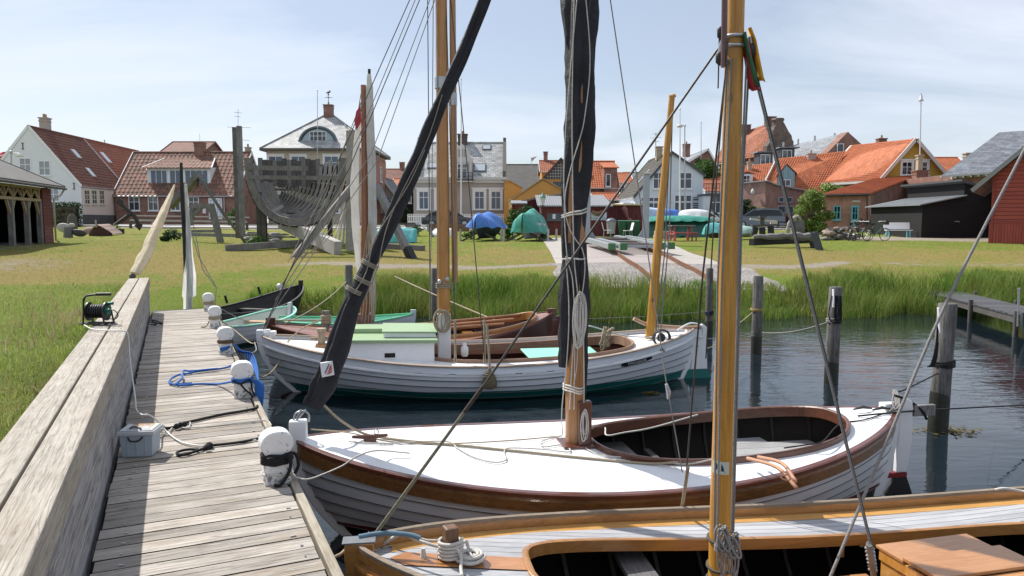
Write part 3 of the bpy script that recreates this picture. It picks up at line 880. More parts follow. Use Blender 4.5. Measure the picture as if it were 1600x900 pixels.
b=MB();b.span((-.122,-.098,.160),(.122,.098,.188));b.span((-.112,-.09,.188),(.112,.09,.196));b.build('lid',m_plain('pale_grey_plastic',(.50,.53,.56),.5,.08,4),bx,bevel=.006)
g=G('faded_rusty_label');nn=g.noise(g.obj(),18,5,.7);xx=g.n('SeparateXYZ',{0:g.obj()}).outputs['Y']
cc=g.mix(g.maprange(g.math('ADD',nn,g.math('MULTIPLY',xx,3)),.45,.7,0,1),(.42,.44,.46),(.30,.16,.06))
b=MB();b.span((-.07,-.07,.1965),(.075,.082,.1985));b.build('label',g.fin(cc,.5),bx)
b=MB();b.span((.078,-.07,.1965),(.105,.082,.198));b.build('sticker',m_plain('orange_white_sticker',(.62,.55,.42),.5,.2,20),bx)
b=MB();b.tube(smooth_path([(-.05,-.1,.15),(-.03,-.108,.125),(.02,-.11,.125),(.05,-.1,.15)]),.006,6);b.tube(smooth_path([(-.05,-.06,.202),(-.03,-.04,.208),(.02,-.06,.205),(.03,-.08,.202)]),.006,6)
b.build('handle',M['black'],bx)
cr=thing('cable_reel','black cable reel with green plugs standing on the timber wall','cable reel',pw(-.72,to_wu(*on(170,505,ZW)[:2])[1],ZW+.002),PA-.35)
b=MB()
for y in(-.10,.10):
 b.tube([(-.11,y,0),(-.10,y,.02),(-.085,y,.26),(-.06,y,.285)]if y<0 else[(-.11,y,0),(-.10,y,.02),(-.095,y,.1)],.009,8)
 b.tube([(.11,y,0),(.10,y,.02),(.085,y,.12)],.009,8)
b.tube([(-.085,-.10,.24),(-.085,-.06,.285),(-.02,-.04,.295),(.13,-.04,.30)],.011,8)
b.tube([(-.11,-.1,.006),(-.11,.1,.006)],.008,6);b.tube([(.11,-.1,.006),(.11,.1,.006)],.008,6)
b.build('frame',M['black'],cr)
b=MB();b.tube([(.01,-.04,.30),(.15,-.04,.301)],.016,10);b.build('handle',M['black'],cr)
b=MB()
for x in(-.085,.085):b.tube([(x-.006,0,.125),(x+.006,0,.125)],.095,24)
b.tube([(-.085,0,.125),(.085,0,.125)],.045,16)
b.build('drum',m_plain('dark_drum_plastic',(.02,.021,.022),.45,.2,6),cr)
b=MB()
for i in range(7):b.tube([(-.07+i*.022,.0+.062*math.cos(a),.125+.062*math.sin(a))for a in np.linspace(0,6.28,19)],.010,6)
b.build('wound_cable',M['black'],cr)
b=MB()
b.tube([(.09,-.05,.14),(.14,-.06,.14)],.018,8);b.tube([(.09,.01,.20),(.15,.0,.205)],.016,8);b.span((.091,-.04,.09),(.10,.05,.17))
b.build('plug',m_plain('green_plug',(.01,.14,.09),.4,.1,5),cr)
b=MB();b.tube(smooth_path([(.14,-.06,.14),(.19,-.07,.14),(.22,-.06,.09),(.18,-.05,.05),(.1,-.05,.06)]),.005,6);b.build('lead',M['black'],cr)
b=MB();q=random.Random(2)
for i in range(7):
 pts=[V((q.uniform(-.17,.17),q.uniform(-.14,-.02),.008+q.uniform(0,.012)))for _ in range(5)]
 b.tube(smooth_path(pts,4),.006,6)
b.build('loose_cable',m_plain('grimy_cable',(.05,.045,.04),.7,.6,6),cr)
ur=to_wu(*on(186,512,ZW)[:2])[1]
rope('white_cable','white cable running from the reel over the wall to the battery box',[pw(-.83,ur+.25,ZW+.012),pw(-.72,ur-.12,ZW+.012),pw(-.56,ur-.28,ZW+.012),pw(-.455,ur-.33,ZW+.010),pw(-.42,ur-.36,ZW-.03),pw(-.405,ur-.5,ZW-.25),on(211,620,ZP+.17),on(213,640,ZP+.10),on(222,648,ZP+.22),on(232,648,ZP+.22),on(244,656,ZP+.12),on(262,676,ZP+.02),on(280,689,ZP+.014),on(300,695,ZP+.014),on(330,696,ZP+.014),on(400,687,ZP+.014)],.0065,m_plain('white_cable_sheath',(.66,.66,.63),.5,.1,8))
rope('black_line','small black line tangled at the foot of the far wall end',[on(238,491,ZP+.1),on(236,497,ZP+.04),on(240,503,ZP+.02),on(254,506,ZP+.02),on(246,502,ZP+.02),on(238,500,ZP+.02),on(244,507,ZP+.02),on(234,507,ZP+.02)],.009,M['rope_b'])
#  boats
class Hull:
 def __init__(s,L,B,zb,zm,zs,zk=-.35,rb=.7,rs=.3,xm=.55,full=2.3,q=.85,pb=2.0,shift=.0,sec=2.6,transom=0.0):
  s.__dict__.update(locals())
 def sheer(s,k):
  return s.zm+((s.zb-s.zm)*((s.xm-k)/s.xm)**2 if k<s.xm else(s.zs-s.zm)*((k-s.xm)/(1-s.xm))**2)
 def plan(s,k):
  k=min(1,max(0,k));e=abs(2*k-1-s.shift*math.sin(math.pi*k))
  p=max(0,1-min(1,e)**s.full)**s.q
  if s.transom and k>.5:p=max(p,s.transom+(1-s.transom)*(1-((k-.5)/.5)**2.2))
  return p
 def half(s,x):return s.B*s.plan(x/s.L)
 def xb(s,t):return s.rb*(1-t)**s.pb
 def xs(s,t):return s.L-s.rs*(1-t)**s.pb
 def pt(s,k,t,side=1,off=0.0):
  xb,xs=s.xb(t),s.xs(t)
  x=xb+(xs-xb)*k
  z=s.zk+(s.sheer(k)-s.zk)*t
  e=abs(2*k-1)**2.2
  f=(1-e)*(1-(1-t)**s.sec)+e*(.25*t+.75*t**.8 if t>0 else 0)
  y=s.B*s.plan(k)*f+off*(1 if 0.0<k<1.0 else .3)
  return V((x,side*max(0,y),z))
def ks(n):return[.5-.5*math.cos(math.pi*i/n)for i in range(n+1)]
def hull_mesh(h,n=9,t0=0.0,t1=1.0,lap=.014,st=44,seam=True):
 b=MB()
 for side in(1,-1):
  for i in range(n):
   ta=t0+(t1-t0)*i/n;tb=t0+(t1-t0)*(i+1)/n
   rows=[]
   for(t,off)in((ta,0.0),(ta,lap),((ta+tb)/2,lap*.55),(tb,.001)):
    rows.append([h.pt(k,t,side,off)for k in ks(st)])
   b.grid(rows[:2],smooth=False,flip=side<0)
   b.grid(rows[1:],smooth=True,flip=side<0)
 if seam:
  hull_mesh.seams=[[[h.pt(k,t0+(t1-t0)*i/n,side,lap+.001)for k in ks(st)]for i in range(1,n)]for side in(1,-1)]
 if h.transom:
  ring=[h.pt(1,i/10,1)for i in range(11)][::-1]+[h.pt(1,i/10,-1)for i in range(11)]
  b.add(ring,[tuple(range(len(ring)))])
 return b
def seams(r,mat,root):
 for side in hull_mesh.seams:
  for P in side:
   b=MB();b.tube(P,r,5,cap=False);b.build('plank_seam_shade',mat,root)  # dark tube stands in for the shade under each plank lap
def sheer_rail(h,w,hh,off=0.0,drop=0.0,st=60,k0=0.0,k1=1.0,sides=(1,-1),inset=0.0):
 """rectangular section running along the sheer"""
 b=MB()
 for side in sides:
  rows=[]
  kk=[k0+(k1-k0)*a for a in ks(st)]
  prof=[(off,-hh-drop),(off+w,-hh-drop),(off+w,-drop-.25*hh),(off+w*.8,-drop),(off,-drop),(off,-hh-drop)]
  for(o_,z_)in prof:
   r=[]
   for k in kk:
    p=h.pt(k,1,side);y=abs(p.y)+o_-inset
    r.append(V((p.x,side*max(.002,y),p.z+z_)))
   rows.append(r)
  b.grid(rows,smooth=False,flip=side<0)
  for col in(0,-1):
   b.add([r[col]for r in rows[:-1]],[tuple(range(5))])
 return b
def cock(xc,a,hw,n,x):
 e=abs((x-xc)/a)
 return hw*(1-e**n)**(1/n)if e<1 else 0.0
def deck_mesh(h,ck=None,camber=.06,z0=-.01,inset=.012,x0=.06,x1=None,m=6,pitch=None):
 x1=x1 or h.L-.06
 xs=[x0+(x1-x0)*i/50 for i in range(51)]
 if ck:
  xc,a,hw,n=ck
  xs=[x for x in xs if not(xc-a-.02<x<xc+a+.02)]+[xc-a*math.cos(math.pi*i/48)for i in range(49)]
 xs=sorted(xs)
 b=MB()
 for side in(1,-1):
  rows=[]
  for x in xs:
   bb=max(.004,h.half(x)-inset);c=cock(*ck,x)if ck else 0
   c=min(c,bb-.01)
   row=[]
   for j in range(m+1):
    y=c+(bb-c)*j/m
    row.append(V((x,side*y,h.sheer(x/h.L)+z0+camber*(1-(y/bb)**2)*min(1,bb/h.B*1.4))))
   rows.append(row)
  b.grid(rows,smooth=True,flip=side>0)
 return b
def deck_z(h,x,y,camber=.06,z0=-.01):
 bb=max(.004,h.half(x))
 return h.sheer(x/h.L)+z0+camber*(1-min(1,abs(y)/bb)**2)*min(1,bb/h.B*1.4)
def coaming(h,ck,hh=.08,th=.03,down=.12,camber=.06,z0=-.01,n=72):
 xc,a,hw,p=ck
 rows=[[]for _ in range(7)]
 for i in range(n):
  t=2*math.pi*i/n;c,s_=math.cos(t),math.sin(t)
  x=xc+a*math.copysign(abs(c)**(2/p),c);y=hw*math.copysign(abs(s_)**(2/p),s_)
  nx,ny=math.copysign(abs(c)**(2-2/p),c)/a,math.copysign(abs(s_)**(2-2/p),s_)/hw
  L=math.hypot(nx,ny)or 1;nx/=L;ny/=L
  z=deck_z(h,x,y,camber,z0)
  for k,(o_,dz)in enumerate(((.004,-down),(-th,-down),(-th,hh*.8),(-th*.6,hh),(-.2*th+.004,hh),(.004,hh*.8),(.004,-down))):
   rows[k].append(V((x+nx*o_,y+ny*o_,z+dz)))
 b=MB()
 for r in rows:r.append(r[0])
 b.grid(rows,smooth=False)
 return b
def stem(h,th=.09,out=.05,inn=.10,t0=-.05,top=1.12,stern=False,headw=None):
 b=MB();k=14;ins=[];outs=[]
 for i in range(k+1):
  t=t0+(top-t0)*i/k;tt=min(t,1)
  z=h.zk+((h.zs if stern else h.zb)-h.zk)*t
  x=h.xs(tt)if stern else h.xb(tt)
  sgn=1 if stern else-1
  outs.append((x+sgn*out,z));ins.append((x-sgn*inn,z))
 vs=[];fs=[]
 for(xo,z),(xi,_)in zip(outs,ins):
  vs+=[V((xo,-th*.35,z)),V((xo,th*.35,z)),V((xi,th/2,z)),V((xi,-th/2,z))]
 for i in range(k):
  for j in range(4):
   fs.append((i*4+j,i*4+(j+1)%4,i*4+4+(j+1)%4,i*4+4+j))
 fs+=[(3,2,1,0),tuple(range(4*k,4*k+4))]
 return b.add(vs,fs)
def inner_hull(h,d=.035,st=30,z_floor=None):
 b=MB()
 for side in(1,-1):
  rows=[]
  for i in range(9):
   t=.12+.84*i/8
   r=[]
   for k in ks(st):
    p=h.pt(.03+.94*k,t,side);r.append(V((p.x,side*max(0,abs(p.y)-d),p.z)))
   rows.append(r)
  b.grid(rows,smooth=True,flip=side>0)
 return b
def inner_ribs(h,xs,mat,root,d=.03,w=.03,th=.025):
 for x in xs:
  for side in(1,-1):
   b=MB()
   pts=[]
   for i in range(9):
    t=.15+.8*i/8
    p=h.pt(x/h.L,t,side);pts.append(V((p.x,side*max(0.01,abs(p.y)-d-th/2),p.z)))
   for p_,q_ in zip(pts,pts[1:]):b.beam(p_,q_,w,th,(1,0,0))
   b.build('rib',mat,root)
def cloth_bundle(name,pts,radii,mat,parent,folds=5,amp=.25,twist=2.0,seed=0,n=28,squash=None):
 P=smooth_path(pts,8);m=len(P)
 rr=np.interp(np.linspace(0,1,m),np.linspace(0,1,len(radii)),radii)
 rows=[]
 up=V((1,0,0))if abs((P[-1]-P[0]).normalized().x)<.9 else V((0,0,1))
 ph=random.Random(seed)
 p1,p2,p3=ph.uniform(0,6),ph.uniform(0,6),ph.uniform(0,6)
 for i,p in enumerate(P):
  T=(P[min(i+1,m-1)]-P[max(i-1,0)]).normalized()
  a=(up-T*up.dot(T)).normalized();bb=T.cross(a);s_=i/(m-1)
  sq=1 if squash is None else np.interp(s_,np.linspace(0,1,len(squash)),squash)
  row=[]
  for j in range(n+1):
   t=2*math.pi*j/n
   k=1+amp*.5*math.sin(folds*t+p1+twist*6*s_)+amp*.5*math.sin((folds-2)*t+p2-twist*9*s_)+amp*.9*(mnoise.noise(V((math.cos(t)*1.3,math.sin(t)*1.3,s_*m*.22+p3))))
   k-=amp*.9*abs(mnoise.noise(V((math.cos(t+twist*s_*4)*2.6,math.sin(t+twist*s_*4)*2.6,s_*m*.05+p1))))-amp*.2
   row.append(p+(a*math.cos(t)+bb*math.sin(t)*sq)*rr[i]*k)
  rows.append(row)
 b=MB();b.grid(rows,smooth=True)
 b.add(rows[0][:-1],[tuple(range(n))]);b.add(rows[-1][:-1],[tuple(range(n))[::-1]])
 return b.build(name,mat,parent)
def line(name,pts,r,mat,root,n=6,k=1):
 P=[loc_of(root,p)for p in pts]
 if k>1:P=smooth_path(P,k)
 b=MB();b.tube(P,r,n);return b.build(name,mat,root)
def lines(name,ptss,r,mat,root,n=6,k=1):
 b=MB()
 for pts in ptss:
  P=[loc_of(root,p)for p in pts]
  if k>1:P=smooth_path(P,k)
  b.tube(P,r,n)
 return b.build(name,mat,root)
def hank(b,root,c,r0,length,turns,r,seed=0,wide=1.0,axis=V((1,0,0))):
 """a hanging coil of line"""
 q=random.Random(seed)
 for i in range(turns):
  w=wide*q.uniform(.3,1.15);l=length*q.uniform(.72,1.08);o=V((q.uniform(-r0,r0),q.uniform(-r0,r0)*.7-.02,q.uniform(-.02,.02)))
  pts=[V(c)+o+axis*(w*math.sin(a)*.5)+V((0,0,-l*(1-math.cos(a))/2))for a in np.linspace(0,6.28,13)]
  b.tube(smooth_path(pts,3),r,6)
  #  boat A: varnished open boat in the foreground
rA=thing('sailing_boat','varnished wooden open boat with silvered deck in the foreground','boat',(-.82,3.73,0),R(8.0))
hA=Hull(6.3,.90,.77,.48,.79,rb=.55,rs=.5,full=2.4,q=.72,xm=.5)
hull_mesh(hA,9).build('hull',M['varnish_x'],rA)
ckA=(2.72,1.82,.43,3.6)
deck_mesh(hA,ckA,.05,-.012).build('deck',None or M['teak'],rA)
coaming(hA,ckA,.018,.03,.055,.05,-.012).build('coaming',M['varnish_x'],rA)
sheer_rail(hA,.03,.055,-.035,-.055).build('toe_rail',M['varnish_x'],rA)
sheer_rail(hA,.04,.02,-.038,-.076).build('cap_rail',m_wood('worn_cap_rail',(.13,.10,.07),(.30,.24,.18),0,1,.7),rA)
sheer_rail(hA,.03,.05,-.002,.03).build('rubbing_strake',M['varnish_x'],rA)
sheer_rail(hA,.10,.006,-.14,-.004,k0=.03,k1=.97).build('covering_board',m_wood('gold_covering_board',(.42,.20,.05),(.62,.36,.12),0,1,.35,coat=.4),rA)
stem(hA,.10,.05,.10,top=1.07).build('stem',M['varnish_x'],rA,bevel=.006)
b=MB();zt=hA.zk+(hA.zb-hA.zk)*1.07
b.span((-.06,-.045,zt),(.11,.045,zt+.008));b.build('stem_cap',m_plain('lead_grey_cap',(.16,.17,.18),.4,.1,5),rA,bevel=.003)
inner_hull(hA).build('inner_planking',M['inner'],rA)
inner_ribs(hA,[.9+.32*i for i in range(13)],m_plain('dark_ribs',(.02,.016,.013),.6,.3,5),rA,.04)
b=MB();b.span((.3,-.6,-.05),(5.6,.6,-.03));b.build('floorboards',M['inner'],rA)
b=MB();zz=deck_z(hA,.6,0,.05,-.012)
b.add([V((.18,0,deck_z(hA,.18,0,.05,-.012)+.004)),V((.26,-.075,deck_z(hA,.26,0,.05,-.012)+.004)),V((.90,-.075,deck_z(hA,.9,0,.05,-.012)+.004)),V((.90,.075,deck_z(hA,.9,0,.05,-.012)+.004)),V((.26,.075,deck_z(hA,.26,0,.05,-.012)+.004))],[(0,1,2,3,4)])
b.build('king_plank',m_wood('varnished_king_plank',(.30,.12,.04),(.52,.25,.10),0,1,.3,coat=.5),rA)
pz=deck_z(hA,.50,0,.05,-.012)
b=MB();b.boxm(Matrix.Translation((.50,.02,pz+.085))@Matrix.Rotation(.3,4,'Z'),.075,.075,.20);b.build('mooring_post',m_wood('brown_post',(.10,.05,.025),(.24,.13,.07),2,1,.55,coat=.2),rA,bevel=.012)
b=MB();b.tube(smooth_path([(x,y,z+pz)for x,y,z in[(.5+.062*math.cos(a),.02+.062*math.sin(a),.015+.0031*a)for a in np.linspace(0,6.28*5,61)]],2),.0095,7)
b.tube(smooth_path([V((.44,.03,pz+.07)),V((.34,.07,pz+.09)),V((.26,.12,pz+.11)),V((.22,.14,pz+.10)),V((.1,.16,pz+.02))]),.0095,7)
for k in range(4):
 rr=.03+.017*k
 b.tube([V((.60+rr*math.cos(a),-.0+rr*math.sin(a)*.9,pz+.016+.004*math.sin(3*a+k)))for a in np.linspace(0,6.28,25)],.0095,7)
for k in range(2):
 b.tube([V((.60+(.045+.02*k)*math.cos(a),(.045+.02*k)*math.sin(a)*.9,pz+.034))for a in np.linspace(0,6.28,25)],.0095,7)
b.tube(smooth_path([V((.52,-.03,pz+.10)),V((.55,-.06,pz+.05)),V((.545,-.12,pz+.015)),V((.54,-.3,pz+.01)),V((.5,-.5,pz-.01))]),.0095,7)
b.tube(smooth_path([V((.55,.03,pz+.06)),V((.585,.06,pz+.08)),V((.60,.04,pz+.03)),V((.61,-.03,pz+.03))]),.0095,7)
tag(b.build('white_rope',M['rope_w']),'thick white rope turned round the wooden post and coiled on deck','rope')
bpy.data.objects['white_rope'].location=rA.location;bpy.data.objects['white_rope'].rotation_euler=rA.rotation_euler
o=rope('blue_hose_rope','blue sleeved rope from stem to post on the varnished boat',[V((.02,.02,.86)),V((.15,.05,.86)),V((.28,.045,.845)),V((.34,.03,.83))],.014,m_plain('blue_sleeve',(.10,.18,.24),.5,.2,20),parent=rA)
b=MB();b.tube(smooth_path([V((.34,.03,.83)),V((.38,.02,.82)),V((.44,.02,.815))]),.006,6);b.lathe([(.02,0),(.014,.03),(.01,.06)],(.355,.02,pz+.012),8);b.build('rope_tassel',M['rope_w'],rA)
b=MB();b.tube([V((.05,-.05,.62)),V((.6,-.42,.56))],.035,12);b.build('fender',M['black'],rA)
XA=2.005
b=MB();b.tube([V((XA,0,-.1)),V((XA,0,.9)),V((XA+.004,0,2.2)),V((XA+.008,0,3.9)),V((XA+.012,0,5.8))],[.064,.062,.054,.045,.036],18)
b.build('mast',M['varnish'],rA)
mtop=V((XA+.008,0,3.45))
b=MB()
for zz_ in(3.42,3.47):b.tube([mtop+V((.052*math.cos(a),.052*math.sin(a),zz_-3.45))for a in np.linspace(0,6.28,17)],.010,6)
for dx in(-.075,.075):b.tube([mtop+V((dx,-.02,.02)),mtop+V((dx*1.2,-.02,-.05)),mtop+V((dx,-.02,-.10))],.012,6)
b.build('mast_band',M['galv'],rA)
gst=m_plain('pale_sticker',(.55,.60,.50),.5,.05,10);gsb=m_plain('sticker_ink',(.02,.04,.09),.5,.1,10)
def on_mast(deg,z,r=.0625):return V((XA+r*math.cos(R(deg)),r*math.sin(R(deg)),z))
zc=loc_of(rA,at(1131,727,4.0)).z
b=MB()
b.grid([[on_mast(d,zc+dz,.0632)for d in range(-168,-75,8)]for dz in(-.036,.036)],smooth=True)
b.build('sticker',gst,rA)
b=MB()
for poly in([(-150,-.018),(-126,-.018),(-134,.01),(-146,.03)],[(-120,-.018),(-104,-.018),(-110,.008),(-119,.024)],[(-154,-.022),(-98,-.022),(-104,-.029),(-146,-.029)]):
 b.add([on_mast(d,zc+dz,.0640)for d,dz in poly],[tuple(range(len(poly)))])
b.build('ship_emblem',gsb,rA)
b=MB();b.span((1.55,-.75,.40),(1.73,.75,.435));b.build('thwart',m_wood('grey_thwart',(.07,.07,.075),(.22,.21,.21),1,1,.8),rA,bevel=.004)
b=MB();q=random.Random(4)
for i in range(9):
 x0=1.98+i*.115
 b.span((x0,-.5,.36),(x0+.111,.16,.385))
b.build('hatch_boards',M['orangewood'],rA,bevel=.004)
b=MB();b.span((2.90,-.72,.36),(3.01,.165,.388));b.build('hatch_edge',M['varnish_x'],rA,bevel=.004)
eb=bpy.data.objects.new('engine_box',None)
bw,bd=.62,.95
ebM=[]
b=MB()
for i in range(5):b.span((-bw/2,-bd+i*.19,0),(-bw/2+.02,-bd+i*.19+.185,.135))
for i in range(5):b.span((-bw/2+i*.125,-bd,0),(-bw/2+i*.125+.12,-bd+.02,.135))
b.span((-bw/2+.02,-.02,0),(bw/2,0,.2));b.span((bw/2-.02,-bd+.02,0),(bw/2,-.02,.2))
b.span((-bw/2-.012,-bd-.012,.137),(-bw/2+.025,.0,.2));b.span((-bw/2+.026,-bd-.012,.137),(bw/2,-bd+.025,.2))
box=b.build('engine_box',m_wood('gold_varnish_boards',(.40,.17,.03),(.62,.32,.08),2,1,.3,coat=.7,bump=.06),rA,bevel=.004)
pA=loc_of(rA,V((2.19,4.30,0)))
box.location=(pA.x+bw/2+.0,pA.y,.36);box.rotation_euler=(0,0,R(6))
b=MB();b.span((-bw/2-.02,-.20,.202),(bw/2+.02,.02,.222));b.build('lid_board',M['mahog_lid']if 'mahog_lid' in M else m_wood('reddish_lid',(.40,.17,.06),(.60,.31,.13),0,1,.35,coat=.35,bump=.05),box,bevel=.004)
lidm=bpy.data.materials['reddish_lid']
b=MB();b.span((-bw/2-.03,-.46,.224),(bw/2+.03,-.205,.246));b.build('lid_board',lidm,box,bevel=.004)
b=MB();b.prism([V((-bw/2-.02,-.465,.202)),V((-bw/2-.02,-.465,.222)),V((-bw/2-.02,-bd-.02,.19)),V((-bw/2-.02,-bd-.02,.170))],(bw+.04,0,0));b.build('lid_board',lidm,box)
b=MB();b.span((3.15,.44,.42),(3.36,.455,.48));b.build('switch_panel',m_plain('cream_panel',(.42,.40,.33),.5,.1,6),rA)
b=MB();b.span((3.02,.44,.36),(3.04,.45,.5));b.build('bracket',M['varnish_x'],rA)
wst=rA.matrix_basis
def wA(p):return Matrix.Translation(rA.location)@Matrix.Rotation(rA.rotation_euler.z,4,'Z')@V(p)
mt=wA(mtop)
st0=at(562,868,3.80)
sp=st0.lerp(mt,.28);sp2=st0.lerp(mt,.33)
line('forestay',[sp2,mt+V((-.06,0,.0))],.0065,M['wire'],rA)
line('stay_splice',[sp,st0.lerp(mt,.30),sp2],.011,m_rope('tarred_splice',(.06,.045,.035)),rA)
b=MB();a0=loc_of(rA,st0);a1=loc_of(rA,sp)
for dx in(-.006,.006):b.tube([a0+V((dx,0,0)),a1+V((dx*.6,0,0))],.006,6)
b.tube([a0+V((.02,-.02,.10)),a0+V((.05,.0,.12)),a0+V((.05,.02,.09))],.008,6);b.ball(a0+V((.035,0,.10)),.018,8,6)
b.build('stay_lanyard',m_rope('olive_lanyard',(.26,.24,.17)),rA)
lines('shroud',[[mt+V((-.02,.04,-.02)),at(1098,430,4.35),on(1068,790,.56)]],.006,M['wire'],rA)
line('shroud_lanyard',[at(1075,730,4.55),on(1066,792,.57)],.012,M['rope_h'],rA)
lines('halyard',[[mt+V((-.045,-.03,-.1)),at(1121,450,3.93),at(1116,830,3.9)],[mt+V((-.03,-.05,-.1)),at(1128,450,3.92),at(1121,830,3.88)],[mt+V((.06,-.02,-.05)),at(1157,300,3.93),at(1143,830,3.9)],[mt+V((.08,0,-.05)),at(1160,300,3.98),at(1146,830,3.98)]],.006,M['rope_g'],rA)
bk0=at(1366,893,3.7)
line('backstay',[mt+V((.07,-.02,-.06)),at(1362,858,3.72)],.007,M['rope_g'],rA)
line('backstay',[mt+V((.09,0,-.06)),at(1364,858,3.76)],.005,M['wire'],rA)
b=MB();p0=loc_of(rA,at(1358,850,3.72));p1=loc_of(rA,on(1366,905,.39))
b.tube([p0,p0.lerp(p1,.5),p1],.016,8)
for k in range(7):b.tube([p0.lerp(p1,.1+.1*k)+V((.02*math.cos(a),.02*math.sin(a),.004*math.sin(2*a)))for a in np.linspace(0,6.28,13)],.006,6)
b.build('stay_lashing',M['rope_g'],rA)
for(px,py,nm)in((1118,835,1),(1135,845,2)):
 c=loc_of(rA,at(px,py,3.9))
 c.y-=.07
 b=MB()
 for i in range(5):b.tube(smooth_path([c+V((.03*math.sin(a+i)-.005,-.012*i+.01*math.cos(a),.06*math.cos(a)+.02))for a in np.linspace(0,6.0,9)],3),.006,6)
 b.build('line_coil',M['rope_g'],rA);b=MB()
 for i in range(4):b.tube(smooth_path([c+V((-.02+.01*i,-.01,-.02)),c+V((-.025+.018*i,-.02,-.07)),c+V((-.015+.01*i,-.01,-.14-.03*i))],4),.006,6)
 for k in range(3):b.tube([c+V((.03*math.cos(a),.0+.03*math.sin(a),-.03-.012*k))for a in np.linspace(0,6.28,13)],.006,6)
 b.build('line_tail',M['rope_g'],rA)
b=MB()
m_rope('dark_lashing',(.10,.09,.07))
for z_ in(.74,.58,.50):
 b=MB();b.tube([V((XA+.069*math.cos(a),.069*math.sin(a),z_+.01*math.sin(a)))for a in np.linspace(0,6.28,21)],.009,6)
 b.build('mast_lashing',bpy.data.materials['dark_lashing'],rA)
line('gaff_end',[at(1133,-60,3.9),at(1131,105,3.9)],.016,M['mahog'],rA,10)
lines('block_line',[[mt+V((-.09,-.03,.05)),mt+V((-.09,-.03,-.25))],[at(1138,60,3.88),at(1118,300,3.9),at(1108,470,3.9),at(1103,560,3.95)]],.004,M['wire'],rA)
b=MB()
for dx,dz in((-.09,-.1),(-.085,.03),(.085,-.05)):b=MB();b.lathe([(.01,-.035),(.026,-.02),(.028,.02),(.01,.035)],mtop+V((dx,-.03,dz)),10,sy=.6);b.build('block',M['iron'],rA)
fl=tag(bpy.data.objects.new('furled_flag',None),'furled flag in red, green and yellow hanging beside the mast head','flag');COL.objects.link(fl);fl.location=at(1168,30,4.02)
def strip(nm,px,wpx,mat,Y):
 b=MB();rows=[]
 for(x,y),w_ in zip(px,wpx):
  a=at(x-w_/2,y,Y);c=at(x+w_/2,y,Y-.02)
  m_=(a+c)/2+V((0,-.035,0))
  rows.append([a-fl.location,a.lerp(m_,.6)-fl.location+V((0,-.01,0)),m_-fl.location,c.lerp(m_,.6)-fl.location+V((0,-.01,0)),c-fl.location])
 b.grid(rows,smooth=True);return b.build(nm,mat,fl,solid=.006)
strip('red_cloth',[(1164,62),(1167,80),(1172,110),(1177,138),(1182,142)],[5,11,12,14,12],m_cloth('red_flag_cloth',(.48,.03,.05),.2,.7,8),4.0)
strip('green_cloth',[(1162,52),(1163,62),(1168,85),(1175,112),(1181,136)],[2,5,4,9,10],m_cloth('green_flag_cloth',(.04,.14,.06),.2,.7,8),3.98)
strip('yellow_cloth',[(1170,45),(1177,65),(1182,95),(1186,120),(1188,128)],[3,6,10,13,14],m_cloth('yellow_flag_cloth',(.68,.36,.02),.15,.7,8),4.02)
rope('thick_stay_rope','thick grey rope slanting down from the upper right to the varnished boat',[at(1640,150,4.6),at(1600,235,4.55),at(1480,470,4.35),at(1390,680,4.2),at(1300,895,3.95),at(1290,920,3.92)],.009,M['rope_g'],k=4)
rope('bow_line','short frayed rope from the foreground boat to the boardwalk',[wA((-.03,0,.66)),on(545,859,.78),on(532,866,.78),pw(.67,to_wu(*on(520,872,.8)[:2])[1],.80)],.009,M['rope_h'])
o=rope('stern_line','white line made fast on the far rail of the foreground boat',[on(1555,765,.72),on(1570,763,.74),on(1600,768,.72),on(1640,775,.75)],.008,M['rope_w'])
#  boat B: white decked boat with brown rail
rB=thing('sailing_boat','white decked clinker boat with brown oak rail and oval cockpit','boat',(-1.70,5.72,0),R(10.4))
hB=Hull(5.28,1.0,.80,.56,.80,rb=.8,rs=.35,full=2.2,q=.78,pb=2.1,xm=.5)
mB=m_hull('white_hull_dark_bottom',(.74,.76,.79),(.012,.012,.013),.08,(.16,.012,.014),.05)
hull_mesh(hB,10,lap=.018).build('hull',mB,rB)
seams(.0038,m_plain('seam_shadow_grey',(.10,.105,.115),.7,.2,5),rB)
sheer_rail(hB,.028,.10,-.004,.035).build('wale',M['wale'],rB)
sheer_rail(hB,.062,.035,-.026,-.004).build('rubbing_rail',M['mahog'],rB)
ckB=(3.55,1.15,.66,2.5)
mdeck=m_plain('white_painted_deck',(.74,.75,.76),.55,.07,1.6,dirt=(.56,.55,.52))
deck_mesh(hB,ckB,.075,-.006,.0).build('deck',mdeck,rB)
coaming(hB,ckB,.05,.03,.05,.075,-.006).build('coaming',m_wood('brown_mahogany_rim',(.06,.02,.011),(.17,.065,.035),0,.9,.4,coat=.3),rB)
stem(hB,.11,.05,.085,top=1.13).build('stem',M['white'],rB,bevel=.012)
stem(hB,.10,.05,.12,top=1.05,stern=True).build('sternpost',M['white'],rB,bevel=.01)
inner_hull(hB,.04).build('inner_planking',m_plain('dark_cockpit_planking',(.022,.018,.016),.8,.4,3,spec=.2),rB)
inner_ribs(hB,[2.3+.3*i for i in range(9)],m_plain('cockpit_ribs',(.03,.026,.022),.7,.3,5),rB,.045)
b=MB()
for i in range(8):b.span((2.3,-.62+i*.155,.05),(4.7,-.62+i*.155+.15,.07))
b.build('floorboards',m_wood('dark_floorboards',(.03,.028,.025),(.09,.085,.08),0,1,.8),rB)
b=MB();gsx=m_wood('grey_stern_seat',(.22,.22,.225),(.42,.42,.42),0,1,.75,island=.12)
